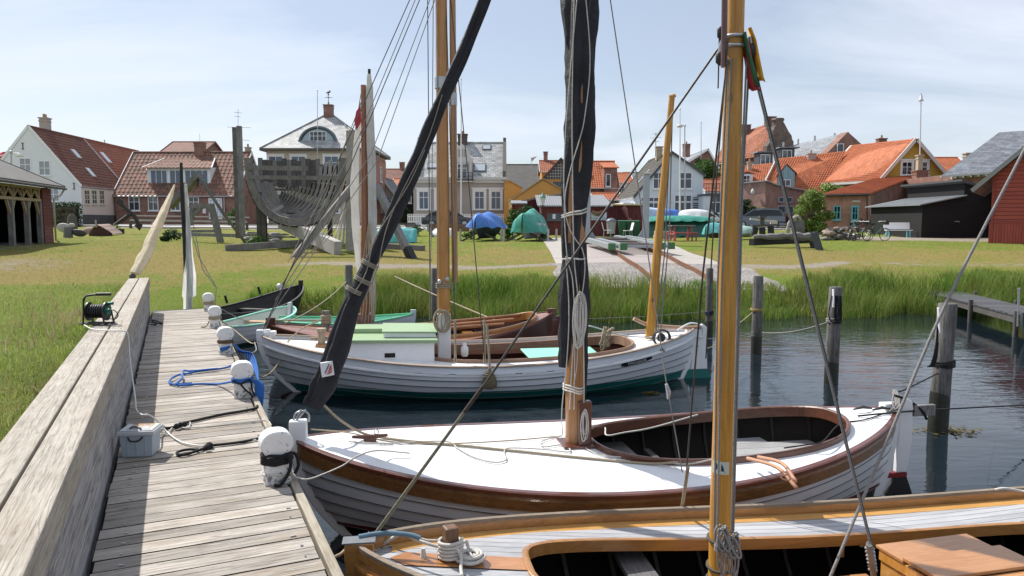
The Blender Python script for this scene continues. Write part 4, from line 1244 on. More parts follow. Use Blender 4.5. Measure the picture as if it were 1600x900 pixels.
for i in range(7):
 y0=-.56+i*.16
 xe=3.85-.15*math.cos((y0+.08)*2.6)+.22*abs(y0+.08)**1.5
 x2=4.85
 while hB.half(x2)*.80<abs(y0+.078)+.09:x2-=.02
 b.span((xe,y0,.40),(x2,y0+.156,.425))
b.build('stern_seat',gsx,rB,bevel=.003)
b=MB();b.tube([V((3.85-.15*math.cos(y*2.6)+.22*abs(y)**1.5,y,.40))for y in np.linspace(-.56,.56,15)],.022,6);b.build('seat_edge',M['greywood'],rB)
b=MB();b.span((2.72,-.78,.36),(2.95,.78,.39));b.build('thwart',m_wood('cockpit_thwart',(.08,.078,.075),(.2,.19,.18),1,1,.8),rB)
b=MB();b.span((3.10,-.6,.07),(3.16,.6,.36));b.build('bulkhead',m_plain('dark_bulkhead',(.06,.06,.06),.7,.2,4),rB)
b=MB();xs_=hB.L
b.prism([V((xs_+.055,-.025,.86)),V((xs_+.12,-.025,.90)),V((xs_+.18,-.025,.86)),V((xs_+.19,-.025,.5)),V((xs_+.15,-.025,.20)),V((xs_+.04,-.025,.20))],(0,.05,0));b.build('rudder',M['white'],rB,bevel=.01)
b=MB();b.prism([V((xs_+.03,-.024,.155)),V((xs_+.15,-.024,.155)),V((xs_+.36,-.024,-.35)),V((xs_-.25,-.024,-.35))],(0,.048,0));b.build('rudder_blade',m_plain('dark_bottom_paint',(.014,.014,.016),.5,.2,5),rB)
b=MB();b.span((xs_-.05,-.024,.156),(xs_+.152,.024,.199));b.build('boot_stripe',m_plain('red_boot_stripe',(.20,.014,.018),.5,.1,5),rB)
b=MB();b.span((xs_+.20,-.02,.72),(xs_+.42,.02,.82));b.build('tiller_stub',M['greywood'],rB)
XB=2.27;zb_=deck_z(hB,XB,0,.075,-.006)
b=MB();b.tube([V((XB,0,.1)),V((XB,0,1.1)),V((XB-.01,0,3)),V((XB+.01,0,5.9))],[.085,.085,.075,.05],16);b.build('mast',m_wood('pale_pine_mast',(.20,.08,.025),(.44,.22,.08),2,.9,.4,coat=.3,bump=.08),rB)
b=MB()
b.boxm(Matrix.Translation((XB+.055,-.085,zb_+.18)),.115,.07,.42);b.build('tabernacle',M['mahog'],rB,bevel=.014)
b=MB();b.span((XB-.13,-.15,zb_-.002),(XB+.16,.13,zb_+.022));b.build('mast_plate',M['mahog'],rB,bevel=.004)
def wB(p):return Matrix.Translation(rB.location)@Matrix.Rotation(rB.rotation_euler.z,4,'Z')@V(p)
mb=wB((XB,0,0));Ym=mb.y
def bp(px,py,dy=0):return loc_of(rB,at(px,py,Ym+dy))
cloth_bundle('furled_sail',[bp(891,560),bp(894,480),bp(897,380),bp(902,250),bp(905,120),bp(907,0),bp(909,-120)],[.07,.105,.085,.10,.112,.115,.11],M['sail_dark'],rB,5,.36,1.2,3)
cloth_bundle('sail_corner',[bp(878,574,-.06),bp(883,540,-.05),bp(887,470,-.05),bp(893,380,-.04)],[.03,.055,.06,.03],M['sail_dark'],rB,4,.3,.6,5,squash=[.5,.6,.8,1])
cloth_bundle('sail_leech',[bp(912,640,-.02),bp(912,560,-.02),bp(911,470,-.04),bp(908,380,-.04)],[.015,.032,.045,.04],M['sail_dark'],rB,4,.3,.6,6)
b=MB()
def tie(y0,x0,x1,dy=0,r=.007):
 a=bp(x0,y0,0);c=bp(x1,y0+dy,0)
 pts=[a,a.lerp(c,.25)+V((0,-.13,.01)),a.lerp(c,.6)+V((0,-.15,.0)),c,a.lerp(c,.5)+V((0,.12,0))]
 b.tube(smooth_path(pts,5,True),r,6,closed=True)
tie(340,878,916,-10);tie(337,878,916,-12);tie(405,878,914,-2);tie(600,880,912,2);tie(604,880,912,3);tie(608,880,912,2)
for pts in([(905,-40),(893,90),(884,200),(881,290),(886,345),(898,372),(910,390),(914,420),(908,470),(896,540),(890,640)],[(912,-40),(922,90),(914,180),(905,220),(890,270),(882,320),(886,400),(895,440),(898,520),(897,640)],[(898,-40),(894,150),(895,300),(897,400),(903,470),(902,560),(897,600)],[(910,460),(912,540),(912,640),(905,680)],[(884,400),(889,480),(886,560),(878,640),(879,680)]):
 b.tube(smooth_path([bp(x,y,-.145 if y<560 else-.10)for x,y in pts],5),.0045,6)
hank(b,rB,bp(905,458,-.16),.022,.42,12,.0055,3,.075)
hank(b,rB,bp(911,640,-.10),.022,.24,7,.004,6,.05)
b.build('halyards',M['rope_w'],rB)
j0=V((.0,0,.94));top=bp(905,0);top=V((XB,0,5.7))
def jp(px,py):
 lo,hi=0.0,1.0
 a,c=wB(j0),wB(top)
 best=min((abs((lambda p:p.x/(p.y*CT-(p.z-CZ)*ST)*F+800)(a.lerp(c,i/400))-px),i)for i in range(401))[1]
 Y=a.lerp(c,best/400).y
 return loc_of(rB,at(px,py,Y))
cloth_bundle('furled_jib',[jp(487,637),jp(505,600),jp(528,540),jp(548,480),jp(575,420),jp(612,345),jp(650,255),jp(690,160),jp(735,55),jp(765,-20),jp(800,-110)],[.062,.076,.074,.060,.046,.054,.058,.052,.047,.044,.04],M['sail_dark'],rB,4,.34,.5,11,n=40,squash=[.25,.4,.6,.75,.95,1,1,1,1,1,1])
b=MB()
b.tube([jp(463,655),jp(470,640)],.008,6);b.tube([j0+V((.0,0,.0)),jp(478,640)],.007,6)
b.tube(smooth_path([V((-.02,0,.93)),V((.0,0,1.0)),V((.06,0,1.02)),V((.10,0,.99)),V((.10,0,.93))]),.008,6)
b.build('stem_fitting',M['galv'],rB)
b=MB()
for k,(x,y)in enumerate(((553,456),(566,440),(577,415))):
 c=jp(x,y);d=V((.5,0,1)).normalized();a_=d.orthogonal().normalized();c_=d.cross(a_)
 for m_ in range(3):b.tube([c+d*.012*m_+(a_*math.cos(t)+c_*math.sin(t))*.070 for t in np.linspace(0,6.28,17)],.005,6)
b.tube(smooth_path([jp(553,458)+V((0,-.075,0)),jp(572,425)+V((0,-.07,0)),jp(585,375)+V((0,-.07,0)),jp(612,330)+V((.0,-.07,0)),jp(640,285)+V((0,-.07,0)),jp(663,235)+V((0,-.065,0))],5),.004,6)
b.tube(smooth_path([jp(562,470)+V((.03,-.08,0)),jp(585,420)+V((.02,-.07,0)),jp(600,370)+V((0,-.07,0)),jp(618,320)+V((.0,-.07,0)),jp(665,225)+V((.0,-.065,0)),jp(690,150)+V((0,-.065,0))],5),.004,6)
b.build('jib_lashing',m_rope('faded_lashing',(.30,.27,.22)),rB)
c0=[jp(501,565),jp(520,562),jp(523,583),jp(504,587)]
c0=[p+V((0,-.072,0))for p in c0]
def pp(u,v):return c0[3].lerp(c0[2],u).lerp(c0[0].lerp(c0[1],u),v)
b=MB();b.add([p for p in c0]+[p+V((0,.03,0))for p in c0],[(3,2,1,0),(0,1,5,4),(1,2,6,5),(2,3,7,6),(3,0,4,7)]);b.build('sail_emblem',m_plain('white_emblem_cloth',(.70,.72,.74),.7,.05,5),rB)
def flat(polys,mat,nm,k=-.003):
 b=MB()
 for P in polys:b.add([pp(u,v)+V((0,k,0))for u,v in P],[tuple(range(len(P)))])
 b.build(nm,mat,rB)
mred=m_plain('emblem_red',(.45,.02,.03),.7,.1,5)
flat([[(.30,.17),(.62,.15),(.88,.26),(.88,.36),(.60,.26)],[(.44,.32),(.62,.32),(.88,.42),(.88,.55),(.62,.42)],[(.60,.47),(.72,.50),(.88,.58),(.90,.82)]],mred,'emblem_sails')
flat([[(.26,.28),(.32,.23),(.76,.82),(.70,.88)]],m_plain('emblem_ink',(.03,.025,.03),.7,.1,5),'emblem_mast')
xc_=loc_of(rB,on(578,678,.82));zz=deck_z(hB,xc_.x,xc_.y,.075,-.006)
b=MB();b.boxm(Matrix.Translation((xc_.x,xc_.y,zz+.018)),.10,.035,.036);b.tube([(xc_.x-.14,xc_.y,zz+.048),(xc_.x-.05,xc_.y,zz+.044),(xc_.x+.05,xc_.y,zz+.044),(xc_.x+.14,xc_.y,zz+.05)],[.012,.018,.018,.012],8)
b.build('cleat',M['mahog'],rB)
b=MB()
b.tube([V((xc_.x+.05+.018*math.cos(a),xc_.y,zz+.08+.018*math.sin(a)))for a in np.linspace(0,6.28,13)],.004,6);b.build('eye_bolt',M['galv'],rB)
def dk(px,py,up=.012):
 p=on(px,py,.70)
 for _ in range(6):
  l=loc_of(rB,p);p=on(px,py,deck_z(hB,l.x,l.y,.075,-.006)+up)
 return p
rope('sheet_rope','tan sheet running from the furled jib across the white deck',[wB(jp(505,632)),at(530,655,5.75),dk(565,676,.05),dk(600,684),dk(650,690),dk(720,696),dk(800,704),dk(900,714),dk(1010,724),dk(1060,722,.05)],.010,M['rope_h'])
rope('deck_line','thin line looping over the white deck past the mast',[dk(545,690),dk(600,693),dk(655,690),dk(700,690),dk(715,700),dk(740,714),dk(770,722),dk(790,719),dk(788,707),dk(796,700),dk(850,702),dk(890,706),dk(880,695),dk(850,698),dk(846,690),dk(870,683),dk(880,688)],.006,M['rope_w'])
rope('deck_line','straight thin line from the bow cleat to the mast foot on the white deck',[dk(486,671,.03),dk(545,676,.03),dk(610,690),dk(700,693),dk(800,688),dk(878,681)],.006,M['rope_h'])
rope('deck_line','loose line from the mast foot round the cockpit edge',[dk(912,670,.05),dk(930,664),dk(945,668),dk(948,680,.09),dk(975,676,.09),dk(1020,668,.12),dk(1090,648,.12)],.007,M['rope_w'])
rope('deck_line','pale line curling from the mast foot across the side deck',[dk(906,660,.1),dk(905,680),dk(915,700),dk(945,712),dk(985,715),dk(1040,722),dk(1075,725,.08),dk(1120,716,.08)],.006,M['rope_w'])
b=MB()
for(a_,c_)in(((1168,716),(1245,763)),((1185,714),(1243,752))):
 P=[dk(*a_,.09),at((a_[0]+c_[0])/2+8,(a_[1]+c_[1])/2-9,5.25),at(*c_,5.05)]
 b.tube(smooth_path(P,4),.014,8)
b.tube(smooth_path([at(1222,744,5.1),at(1232,742,5.08),at(1234,750,5.06),at(1222,748,5.08)],4,True),.006,6,closed=True)
tag(b.build('wooden_tiller',m_wood('pale_red_tiller',(.42,.20,.11),(.58,.32,.20),0,1,.6)),'pair of slim wooden tiller bars lying over the white boat\'s cockpit edge','tiller')
b=MB()
for p in(dk(1348,641,.02),dk(1378,642,.02)):b.tube([p+V((-.09,-.01,.01)),p+V((0,0,.03)),p+V((.09,.02,.012))],[.008,.016,.008],8)
tag(b.build('deck_cleats',m_plain('dark_cleat',(.05,.05,.045),.5,.2,6)),'two dark cleats on the stern deck of the white boat','cleat')
rope('black_line','black mooring line leading from the white boat\'s stern to the right',[dk(1340,650),dk(1380,646,.05),dk(1405,644,.08),at(1445,641,6.9),at(1520,637,7.6),at(1600,633,8.6),at(1650,630,9.2)],.008,M['rope_b'])
rope('black_line','black line looping from the stern cleat into the oval cockpit',[dk(1402,640,.1),dk(1385,645,.02),dk(1350,656),dk(1320,660),dk(1305,668,.09),dk(1285,690,.08),dk(1260,695,.06),dk(1225,700,.05)],.006,M['rope_b'])
rope('stern_line','dark rope crossing the white rudder head',[dk(1398,618,.15),at(1418,625,6.72),at(1440,641,6.70),at(1448,655,6.72)],.012,M['rope_b'])
b=MB();q=random.Random(3)
for i in range(7):b.tube(smooth_path([dk(1398+q.uniform(-6,6),612+q.uniform(-3,5),.1),dk(1402+q.uniform(-8,8),628,.08),dk(1395+q.uniform(-10,10),645,.02)],4),.008,6)
tag(b.build('line_tangle',M['rope_g']),'tangle of grey line hanging at the white boat\'s stern head','rope')
lines('shroud',[[wB((XB+.03,-.02,5.6)),at(1000,310,6.0),at(1040,590,5.75),dk(1066,738,.06)]],.005,M['rope_g'],rB)
b=MB();p0=loc_of(rB,at(1041,600,5.72));b.tube([p0,p0+V((.02,0,-.06)),p0+V((.02,0,-.12))],[.012,.02,.012],8);b.build('shackle',M['galv'],rB)
#  boat C: white clinker boat with green cabin roof
rC=thing('sailing_boat','white clinker boat with pale green cabin roof and name board','boat',(-3.66,10.75,0),R(9.0))
hC=Hull(6.65,1.16,.84,.50,.80,rb=1.0,rs=.45,full=2.3,q=.72,pb=2.0,xm=.5,sec=2.9)
mC=m_hull('white_hull_green_bottom',(.72,.75,.79),(.01,.15,.135),.15)
hull_mesh(hC,9,lap=.022).build('hull',mC,rC)
seams(.0055,bpy.data.materials['seam_shadow_grey'],rC)
sheer_rail(hC,.022,.03,.0,.10).build('rub_strip',M['white'],rC)
sheer_rail(hC,.06,.022,-.035,-.022).build('gunwale',m_wood('grey_brown_gunwale',(.20,.14,.10),(.38,.30,.24),0,1,.6),rC)
ckC=(3.95,1.62,.74,4.0)
deck_mesh(hC,ckC,.05,-.05,.04).build('deck',mdeck,rC)
coaming(hC,ckC,.05,.04,.10,.05,-.05).build('coaming',m_wood('brown_coaming',(.16,.09,.055),(.34,.21,.14),0,1,.6),rC)
stem(hC,.12,.07,.12,top=1.08).build('stem',M['white'],rC,bevel=.012)
b=MB();b.boxm(Matrix.Translation((.12,0,.88)),.16,.16,.06);b.build('stem_block',M['white'],rC,bevel=.01)
inner_hull(hC,.05).build('inner_planking',m_wood('reddish_inner_planks',(.12,.045,.03),(.26,.11,.075),0,1,.5,coat=.2),rC)
inner_ribs(hC,[2.4+.34*i for i in range(10)],m_plain('red_brown_ribs',(.20,.08,.05),.5,.2,5),rC,.05,.05)
b=MB();b.span((2.4,-.55,.05),(5.3,.55,.07));b.build('floorboards',M['mahog'],rC)
def wC(p):return Matrix.Translation(rC.location)@Matrix.Rotation(rC.rotation_euler.z,4,'Z')@V(p)
def cp(px,py,Y):return loc_of(rC,at(px,py,Y))
x0c,x1c=1.16,2.48;yc=.62;zr=.81
b=MB()
b.prism([V((x0c,-yc,.4)),V((x1c,-yc,.4)),V((x1c,-yc,zr-.03)),V((x0c,-yc,zr)),],(0,2*yc,0));b.build('cabin',M['white'],rC,bevel=.01)
b=MB();b.prism([V((x0c-.07,-yc-.05,zr+.0)),V((x1c+.05,-yc-.05,zr-.03)),V((x1c+.05,-yc-.05,zr+.015)),V((x0c-.07,-yc-.05,zr+.045))],(0,2*yc+.1,0));b.build('cabin_roof',M['green_roof'],rC,bevel=.006)
b=MB();b.prism([V((x0c+.02,.0,zr+.046)),V((x0c+.62,.0,zr+.033)),V((x0c+.62,0,zr+.10)),V((x0c+.02,0,zr+.11))],(0,.5,0));b.build('roof_hatch',M['green_roof'],rC,bevel=.006)
b=MB();b.prism([V((x0c+.60,-.45,zr+.036)),V((x1c+.03,-.45,zr+.018)),V((x1c+.03,-.45,zr+.085)),V((x0c+.60,-.45,zr+.105))],(0,.9,0));o=b.build('sliding_hatch',M['white'],rC,bevel=.004)
b=MB();b.prism([V((x0c+.58,-.47,zr+.108)),V((x1c+.05,-.47,zr+.088)),V((x1c+.05,-.47,zr+.105)),V((x0c+.58,-.47,zr+.125))],(0,.94,0));b.build('hatch_top',M['green_roof'],o,bevel=.003)
b=MB();b.span((x0c+.60,-yc-.012,.57),(x0c+.78,-yc-.002,.66));o=b.build('cabin_window',M['white'],rC)
b=MB();b.span((x0c+.615,-yc-.016,.583),(x0c+.765,-yc-.011,.647));b.build('pane',m_plain('dark_pane',(.01,.012,.014),.1,.1,3),o)
XC=2.66
b=MB();b.boxm(Matrix.Translation((XC,-.02,.68)),.19,.19,.90);b.build('mast_case',M['white'],rC,bevel=.012)
b=MB();b.tube([V((XC,0,.5)),V((XC,0,3)),V((XC+.0,0,7.0))],[.098,.094,.082],16);b.build('mast',m_wood('amber_mast',(.34,.13,.02),(.56,.27,.07),2,.8,.35,coat=.5,bump=.06),rC)
b=MB();b.tube([V((XC+.17,-.02,1.6)),V((XC+.165,-.02,4)),V((XC+.16,-.02,7)),],[.045,.05,.045],12);b.build('gaff',m_wood('brown_gaff',(.28,.12,.03),(.46,.24,.08),2,.8,.35,coat=.4,bump=.06),rC)
b=MB()
zb1=cp(693,130,wC((XC,0,0)).y).z
b.tube([V((XC,0,zb1-.08)),V((XC,0,zb1+.08))],.108,16);b.build('mast_band',M['galv'],rC)
b=MB();zb1=cp(705,155,wC((XC,0,0)).y).z;b.tube([V((XC+.165,-.02,zb1-.09)),V((XC+.165,-.02,zb1+.09))],.055,12);b.build('gaff_band',M['galv'],rC)
YZ=wC((5.70,0,0)).y
b=MB();b.tube([cp(1014,542,YZ),cp(1030,360,YZ),cp(1050,150,YZ)],[.075,.065,.045],12);b.tube([cp(1050,152,YZ)+V((-.04,0,0)),cp(1050,150,YZ)+V((.05,0,.01))],.03,8)
b.build('mizzen_mast',M['varnish'],rC)
lines('mizzen_line',[[cp(0,0,1)]and[at(1051,160,YZ),at(1046,360,YZ),at(1030,545,YZ-.1)],[at(1050,158,YZ),at(1038,400,YZ-.05),at(1022,545,YZ)]],.010,M['rope_g'],rC)
b=MB()
for i in range(7):b.span((2.62+i*.165,-.62,.33),(2.62+i*.165+.16,-.18,.355))
b.build('side_bench',m_wood('pale_bench_boards',(.36,.24,.17),(.52,.38,.29),1,1,.7),rC)
b=MB();b.span((3.80,-.62,.33),(4.15,-.15,.36));b.build('white_bench_end',M['white'],rC)
b=MB();b.prism([V((4.05,-.3,.30)),V((5.2,-.3,.30)),V((5.05,.38,.46)),V((3.9,.38,.46))],(0,0,.03));b.build('mint_cover',M['mint'],rC,bevel=.01)
b=MB()
for y in(-.70,.70):b.span((2.4,y-.03,.36),(5.5,y+.03,.42))
b.build('stringer',m_wood('red_stringer',(.20,.08,.05),(.34,.16,.10),0,1,.5),rC)
b=MB();b.cyl((.86,-.1,.6),(.86,-.1,.92),.055,12);b.cyl((.86,-.1,.90),(.86,-.1,.95),.07,12);b.cyl((.70,-.1,.80),(1.0,-.1,.80),.025,8);b.build('bitts',m_wood('bitt_wood',(.2,.13,.08),(.45,.36,.27),2,1,.7),rC)
b=MB();b.span((.78,-.18,.60),(.94,-.02,.72));b.build('bitt_base',M['varnish_x'],rC)
b=MB();b.lathe([(.04,0),(.055,.03),(.055,.13),(.03,.16),(.03,.2)],(XC+.28,-.35,.52),12);b.build('vent',M['white'],rC)
XS=hC.L
b=MB()
b.prism([V((XS+.04,-.03,.80)),V((XS+.14,-.03,.88)),V((XS+.22,-.03,.82)),V((XS+.24,-.03,.14)),V((XS-.05,-.03,.14))],(0,.06,0));b.build('rudder',M['white'],rC,bevel=.015)
b=MB();b.prism([V((XS-.15,-.031,.138)),V((XS+.24,-.031,.138)),V((XS+.33,-.031,-.05)),V((XS+.30,-.031,-.35)),V((XS-.5,-.031,-.35))],(0,.062,0));b.build('rudder_blade',m_plain('green_bottom_paint',(.01,.15,.135),.5,.15,5),rC)
stem(hC,.11,.05,.12,top=1.0,stern=True).build('sternpost',M['white'],rC)
b=MB();b.tube(smooth_path([V((XS+.1,-.02,.82)),V((XS-.3,-.02,.83)),V((XS-.75,0,.88)),V((XS-1.0,0,.98))]),[.03]*19,8);b.build('tiller',m_wood('tiller_wood',(.34,.20,.12),(.50,.34,.22),0,1,.5),rC)
b=MB();b.tube(smooth_path([V((XS-.32,-.12,.80)),V((XS-.1,-.1,.90)),V((XS+.12,-.05,.84)),V((XS+.15,-.05,.70)),V((XS+.1,-.05,.66))]),.014,6);b.build('tiller_bracket',M['white'],rC)
b=MB();c=V((5.95,-.38,.74))
for k in range(3):b.tube([c+V((.13*math.cos(a),.03*k-.1,.12*math.sin(a)))for a in np.linspace(0,6.28,19)],.012,6)
b.ball(c+V((0.0,-.05,0)),.07,8,6);b.build('winch_wheel',M['iron'],rC)
b=MB();b.tube(smooth_path([V((5.0,.55,.62)),V((4.95,.5,.78)),V((5.05,.4,.82)),V((5.35,.2,.74)),V((5.6,.0,.70)),V((6.0,-.3,.72))]),.012,6);b.build('horse_rail',M['galv'],rC)
b=MB();q=random.Random(8)
for i in range(8):b.tube(smooth_path([V((5.3+q.uniform(-.08,.08),.2+q.uniform(-.1,.1),.82)),V((5.26+q.uniform(-.08,.08),.18,.70)),V((5.22+q.uniform(-.1,.1),.16,.56)),V((5.28+q.uniform(-.1,.1),.2,.48+q.uniform(-.06,.06)))],4),.012,6)
b.build('rope_hank',M['rope_h'],rC)
def side_pt(x,dz,off):
 k=x/hC.L;t=1-(dz/(hC.sheer(k)-hC.zk));p=hC.pt(k,t,-1);return V((p.x,p.y-off,p.z))
xa,xb_=5.18,5.72
b=MB()
top_=[side_pt(xa+(xb_-xa)*i/8,.135 if 0<i<8 else .15,.022)for i in range(9)]
bot_=[side_pt(xa+(xb_-xa)*i/8,.205 if 0<i<8 else .19,.022)for i in range(9)]
b.grid([bot_,top_],smooth=False);b.grid([[p+V((0,.03,0))for p in bot_],bot_]);b.grid([top_,[p+V((0,.03,0))for p in top_]])
nb=b.build('name_board',M['plate'],rC)
def text_mesh(name,s,size,mat,parent,loc,rot,ext=.001,align='CENTER'):
 cu=bpy.data.curves.new(name,'FONT');cu.body=s;cu.size=size;cu.align_x=align;cu.align_y='CENTER';cu.extrude=ext
 o=bpy.data.objects.new(name+'_tmp',cu);COL.objects.link(o)
 dg=bpy.context.evaluated_depsgraph_get();dg.update()
 me=bpy.data.meshes.new_from_object(o.evaluated_get(dg))
 bpy.data.objects.remove(o)
 o=bpy.data.objects.new(name,me);COL.objects.link(o);me.materials.clear();me.materials.append(mat)
 o.parent=parent;o.location=loc;o.rotation_euler=rot
 return o
pa,pb_=(top_[0]+bot_[0])/2,(top_[-1]+bot_[-1])/2;dd=pb_-pa
yaw=math.atan2(dd.y,dd.x);pitch=math.atan2(dd.z,math.hypot(dd.x,dd.y))
E=(Matrix.Rotation(yaw,4,'Z')@Matrix.Rotation(-pitch,4,'Y')@Matrix.Rotation(R(84),4,'X')).to_euler()
text_mesh('lettering','MARGUELINE',.058,m_plain('pale_lettering',(.62,.62,.58),.5,.05,5),nb,(pa+pb_)/2+V((0,-.012,0)),E)
b=MB();c=side_pt(5.86,.10,.02)
for(dx,dz,r_)in((0,0,.03),(.025,.03,.02),(.05,-.005,.022),(-.015,-.035,.018),(.02,-.03,.016)):b.ball(c+V((dx,dx*.1,dz)),r_,8,6)
b.build('carved_ornament',M['plate'],rC)
b=MB()
for xx in[.9+.46*i for i in range(12)]:
 b.grid([[side_pt(xx+.36*j/4,.100,.034)for j in range(5)],[side_pt(xx+.36*j/4,.082,.034)for j in range(5)]])
b.build('sunlit_rail_dashes',m_plain('sunlit_dash_white',(.82,.82,.82),.4,.03,5),rC)  # white dashes painted for sun on the top of the rub strip
fp=loc_of(rC,at(766,595,9.95));fp=V((fp.x,-hC.half(fp.x)-.09,fp.z))
b=MB();b.lathe([(.015,.16),(.03,.12),(.06,.06),(.085,-.0),(.095,-.06),(.085,-.10),(.05,-.125)],fp,14)
for k in range(8):
 zz=.1-.028*k;rr=np.interp(zz,[-.125,-.10,-.06,0,.06,.12],[.05,.085,.095,.085,.06,.03])
 b.tube([fp+V((rr*1.02*math.cos(a),rr*1.02*math.sin(a),zz+.006*math.sin(5*a)))for a in np.linspace(0,6.28,21)],.012,6)
fo=tag(b.build('rope_fender',m_rope('tarred_fender_rope',(.20,.16,.09))),'brown rope fender hanging on the white clinker boat\'s side','fender');fo.location=rC.location;fo.rotation_euler=rC.rotation_euler
b=MB();b.tube([fp+V((0,0,.15)),fp+V((0,.08,.42)),fp+V((-.02,.12,.75))],.016,6);o=b.build('fender_line',M['rope_h'],fo)
YC=wC((XC,0,0)).y
mtC=V((wC((XC,0,0)).x,YC,7.0))
bow=wC((.0,0,.88))
lines('forestay',[[bow,at(470,385,YC-.3),at(640,0,YC-.05),at(655,-35,YC)],[at(441,445,10.85),at(545,265,YC-.2),at(668,-30,YC)]],.007,M['wire'],rC)
lines('halyard',[[bow+V((.05,0,.05)),at(450,430,10.85),at(560,215,YC-.2),at(661,-30,YC)],[at(404,520,10.75),at(590,250,YC-.2),at(690,-30,YC)],[at(430,470,10.8),at(580,240,YC-.2),at(683,-30,YC)],[at(677,-20,YC-.1),at(675,300,YC-.15),at(671,500,YC-.2)],[at(684,-20,YC-.1),at(683,480,YC-.1)],[at(710,-20,YC),at(712,460,YC-.1)]],.006,M['rope_g'],rC)
lines('shroud',[[at(702,-20,YC),at(730,260,YC-.5),at(757,560,10.15)],[at(697,0,YC),at(708,380,YC-.6),at(711,565,10.3)],[at(668,-20,YC),at(672,470,YC+.5),at(670,540,YC+.9)]],.007,M['wire'],rC)
b=MB();
for(x,y,Y)in((757,500,10.2),(711,500,10.32)):p=cp(x,y,Y);b=MB();b.tube([p,p+V((.0,-.0,-.3)),p+V((0,0,-.6))],[.02,.014,.02],6);b.build('lanyard',M['rope_h'],rC)
b=MB();p=cp(693,460,YC-.1)
hank(b,rC,cp(690,485,YC-.12),.05,.42,6,.010,5,.22)
b.build('line_coil',M['rope_h'],rC)
b=MB();b.tube(smooth_path(wrap((XC,0,1.5),.11,0,3,.03),2),.012,6);b.build('mast_lashing',M['rope_h'],rC)
b=MB()
for(x,y,r_)in((437,448,.05),(687,440,.035),(699,436,.035)):b=MB();b.ball(cp(x,y,10.9 if x<500 else YC-.12),r_,8,6);b.build('block',M['galv'],rC)
rope('mooring_rope','tan rope drooping from the white clinker boat\'s stem to a bollard',[bollards[2]+V((.1,0,.1)),at(402,585,9.9),at(418,586,10.1),at(432,572,10.4),at(441,555,10.6),at(445,540,10.75),at(470,515,10.9),at(500,500,11.1)],.012,M['rope_h'])
rope('mooring_rope','slack rope from the third bollard to the white clinker stem',[bollards[2]+V((.09,0,.12)),at(385,552,9.8),at(400,548,10.1),at(398,535,10.6)],.010,M['rope_g'])
rope('mooring_rope','thin grey rope between the fourth bollard and the white clinker bow',[bollards[3]+V((.08,0,.12)),at(365,515,11.4),at(392,536,10.8),at(405,533,10.7)],.010,M['rope_h'])
#  boat D: mahogany open boat behind
rD=thing('sailing_boat','dark mahogany boat with white sail bundled on its mast','boat',(-4.20,12.75,0),R(15.0))
hD=Hull(5.15,.98,.74,.44,.80,rb=.7,rs=.3,full=2.3,q=.75,xm=.5)
mD=m_hull('mahogany_hull',(.075,.026,.016),(.05,.012,.01),.04,rough=.3,dirt=(.12,.05,.035),coat=.4)
hull_mesh(hD,8).build('hull',mD,rD)
ckD=(3.35,1.45,.72,2.6)
deck_mesh(hD,ckD,.06,-.01).build('deck',m_wood('reddish_deck',(.22,.085,.05),(.42,.20,.13),0,1,.35,coat=.4),rD)
coaming(hD,ckD,.07,.03,.08).build('coaming',M['varnish_x'],rD)
sheer_rail(hD,.04,.05,-.01,-.01).build('gunwale',M['mahog'],rD)
stem(hD,.10,.06,.1,top=1.10).build('stem',M['mahog'],rD);stem(hD,.10,.06,.1,top=1.05,stern=True).build('sternpost',M['mahog'],rD)
inner_hull(hD,.04).build('inner_planking',m_wood('dark_red_inner',(.06,.02,.015),(.15,.06,.04),0,1,.5),rD)
inner_ribs(hD,[2.0+.3*i for i in range(10)],M['mahog'],rD,.04)
b=MB()
for x_ in(2.6,3.5,4.3):b=MB();b.span((x_,-.75,.36),(x_+.2,.75,.39));b.build('thwart',M['varnish_x'],rD)
b=MB();b.prism([V((5.14,-.02,.7)),V((5.36,-.02,.72)),V((5.42,-.02,.1)),V((5.4,-.02,-.3)),V((5.05,-.02,-.3))],(0,.04,0));b.build('rudder',M['mahog'],rD)
b=MB();
for(a_,c_)in(((2.1,-.3,.60),(4.4,.1,.66)),((2.0,-.1,.62),(4.6,.4,.70)),((2.3,-.5,.60),(4.1,-.35,.64))):b.tube([V(a_),V(c_)],.03,8)
b.build('spar',m_wood('brown_spars',(.26,.10,.035),(.46,.22,.09),0,1,.35,coat=.4),rD)
def dp(px,py,Y):return loc_of(rD,at(px,py,Y))
YD=13.2
b=MB();b.tube([dp(570,505,YD),dp(571,350,YD),dp(568,140,YD)],[.08,.075,.045],12);b.tube([dp(568,142,YD),dp(568,133,YD)],[.05,.05],10)
b.build('mast',m_wood('red_brown_mast',(.18,.06,.03),(.32,.13,.06),2,.8,.4,coat=.4),rD)
b=MB();b.boxm(Matrix.Translation(dp(570,497,YD)),.3,.3,.16);b.build('mast_step',M['mahog'],rD)
cloth_bundle('furled_sail',[dp(582,500,YD-.1),dp(582,420,YD-.1),dp(581,330,YD-.1),dp(580,230,YD-.08),dp(578,150,YD-.05),dp(577,116,YD-.05)],[.02,.05,.07,.066,.055,.03],m_cloth('grey_white_sailcloth',(.68,.68,.66),.14,.8,3,.6,tr=.5),rD,5,.28,.8,21)
cloth_bundle('sail_corner',[dp(562,440,YD-.1),dp(557,370,YD-.1),dp(554,290,YD-.1),dp(558,220,YD-.08),dp(564,160,YD)],[.02,.06,.075,.05,.015],M['sail_white'],rD,4,.25,.5,22)
b=MB();b.tube([dp(577,130,YD),dp(577,108,YD)],.025,8);b.build('yard_end',M['black_tar'],rD)
b=MB()
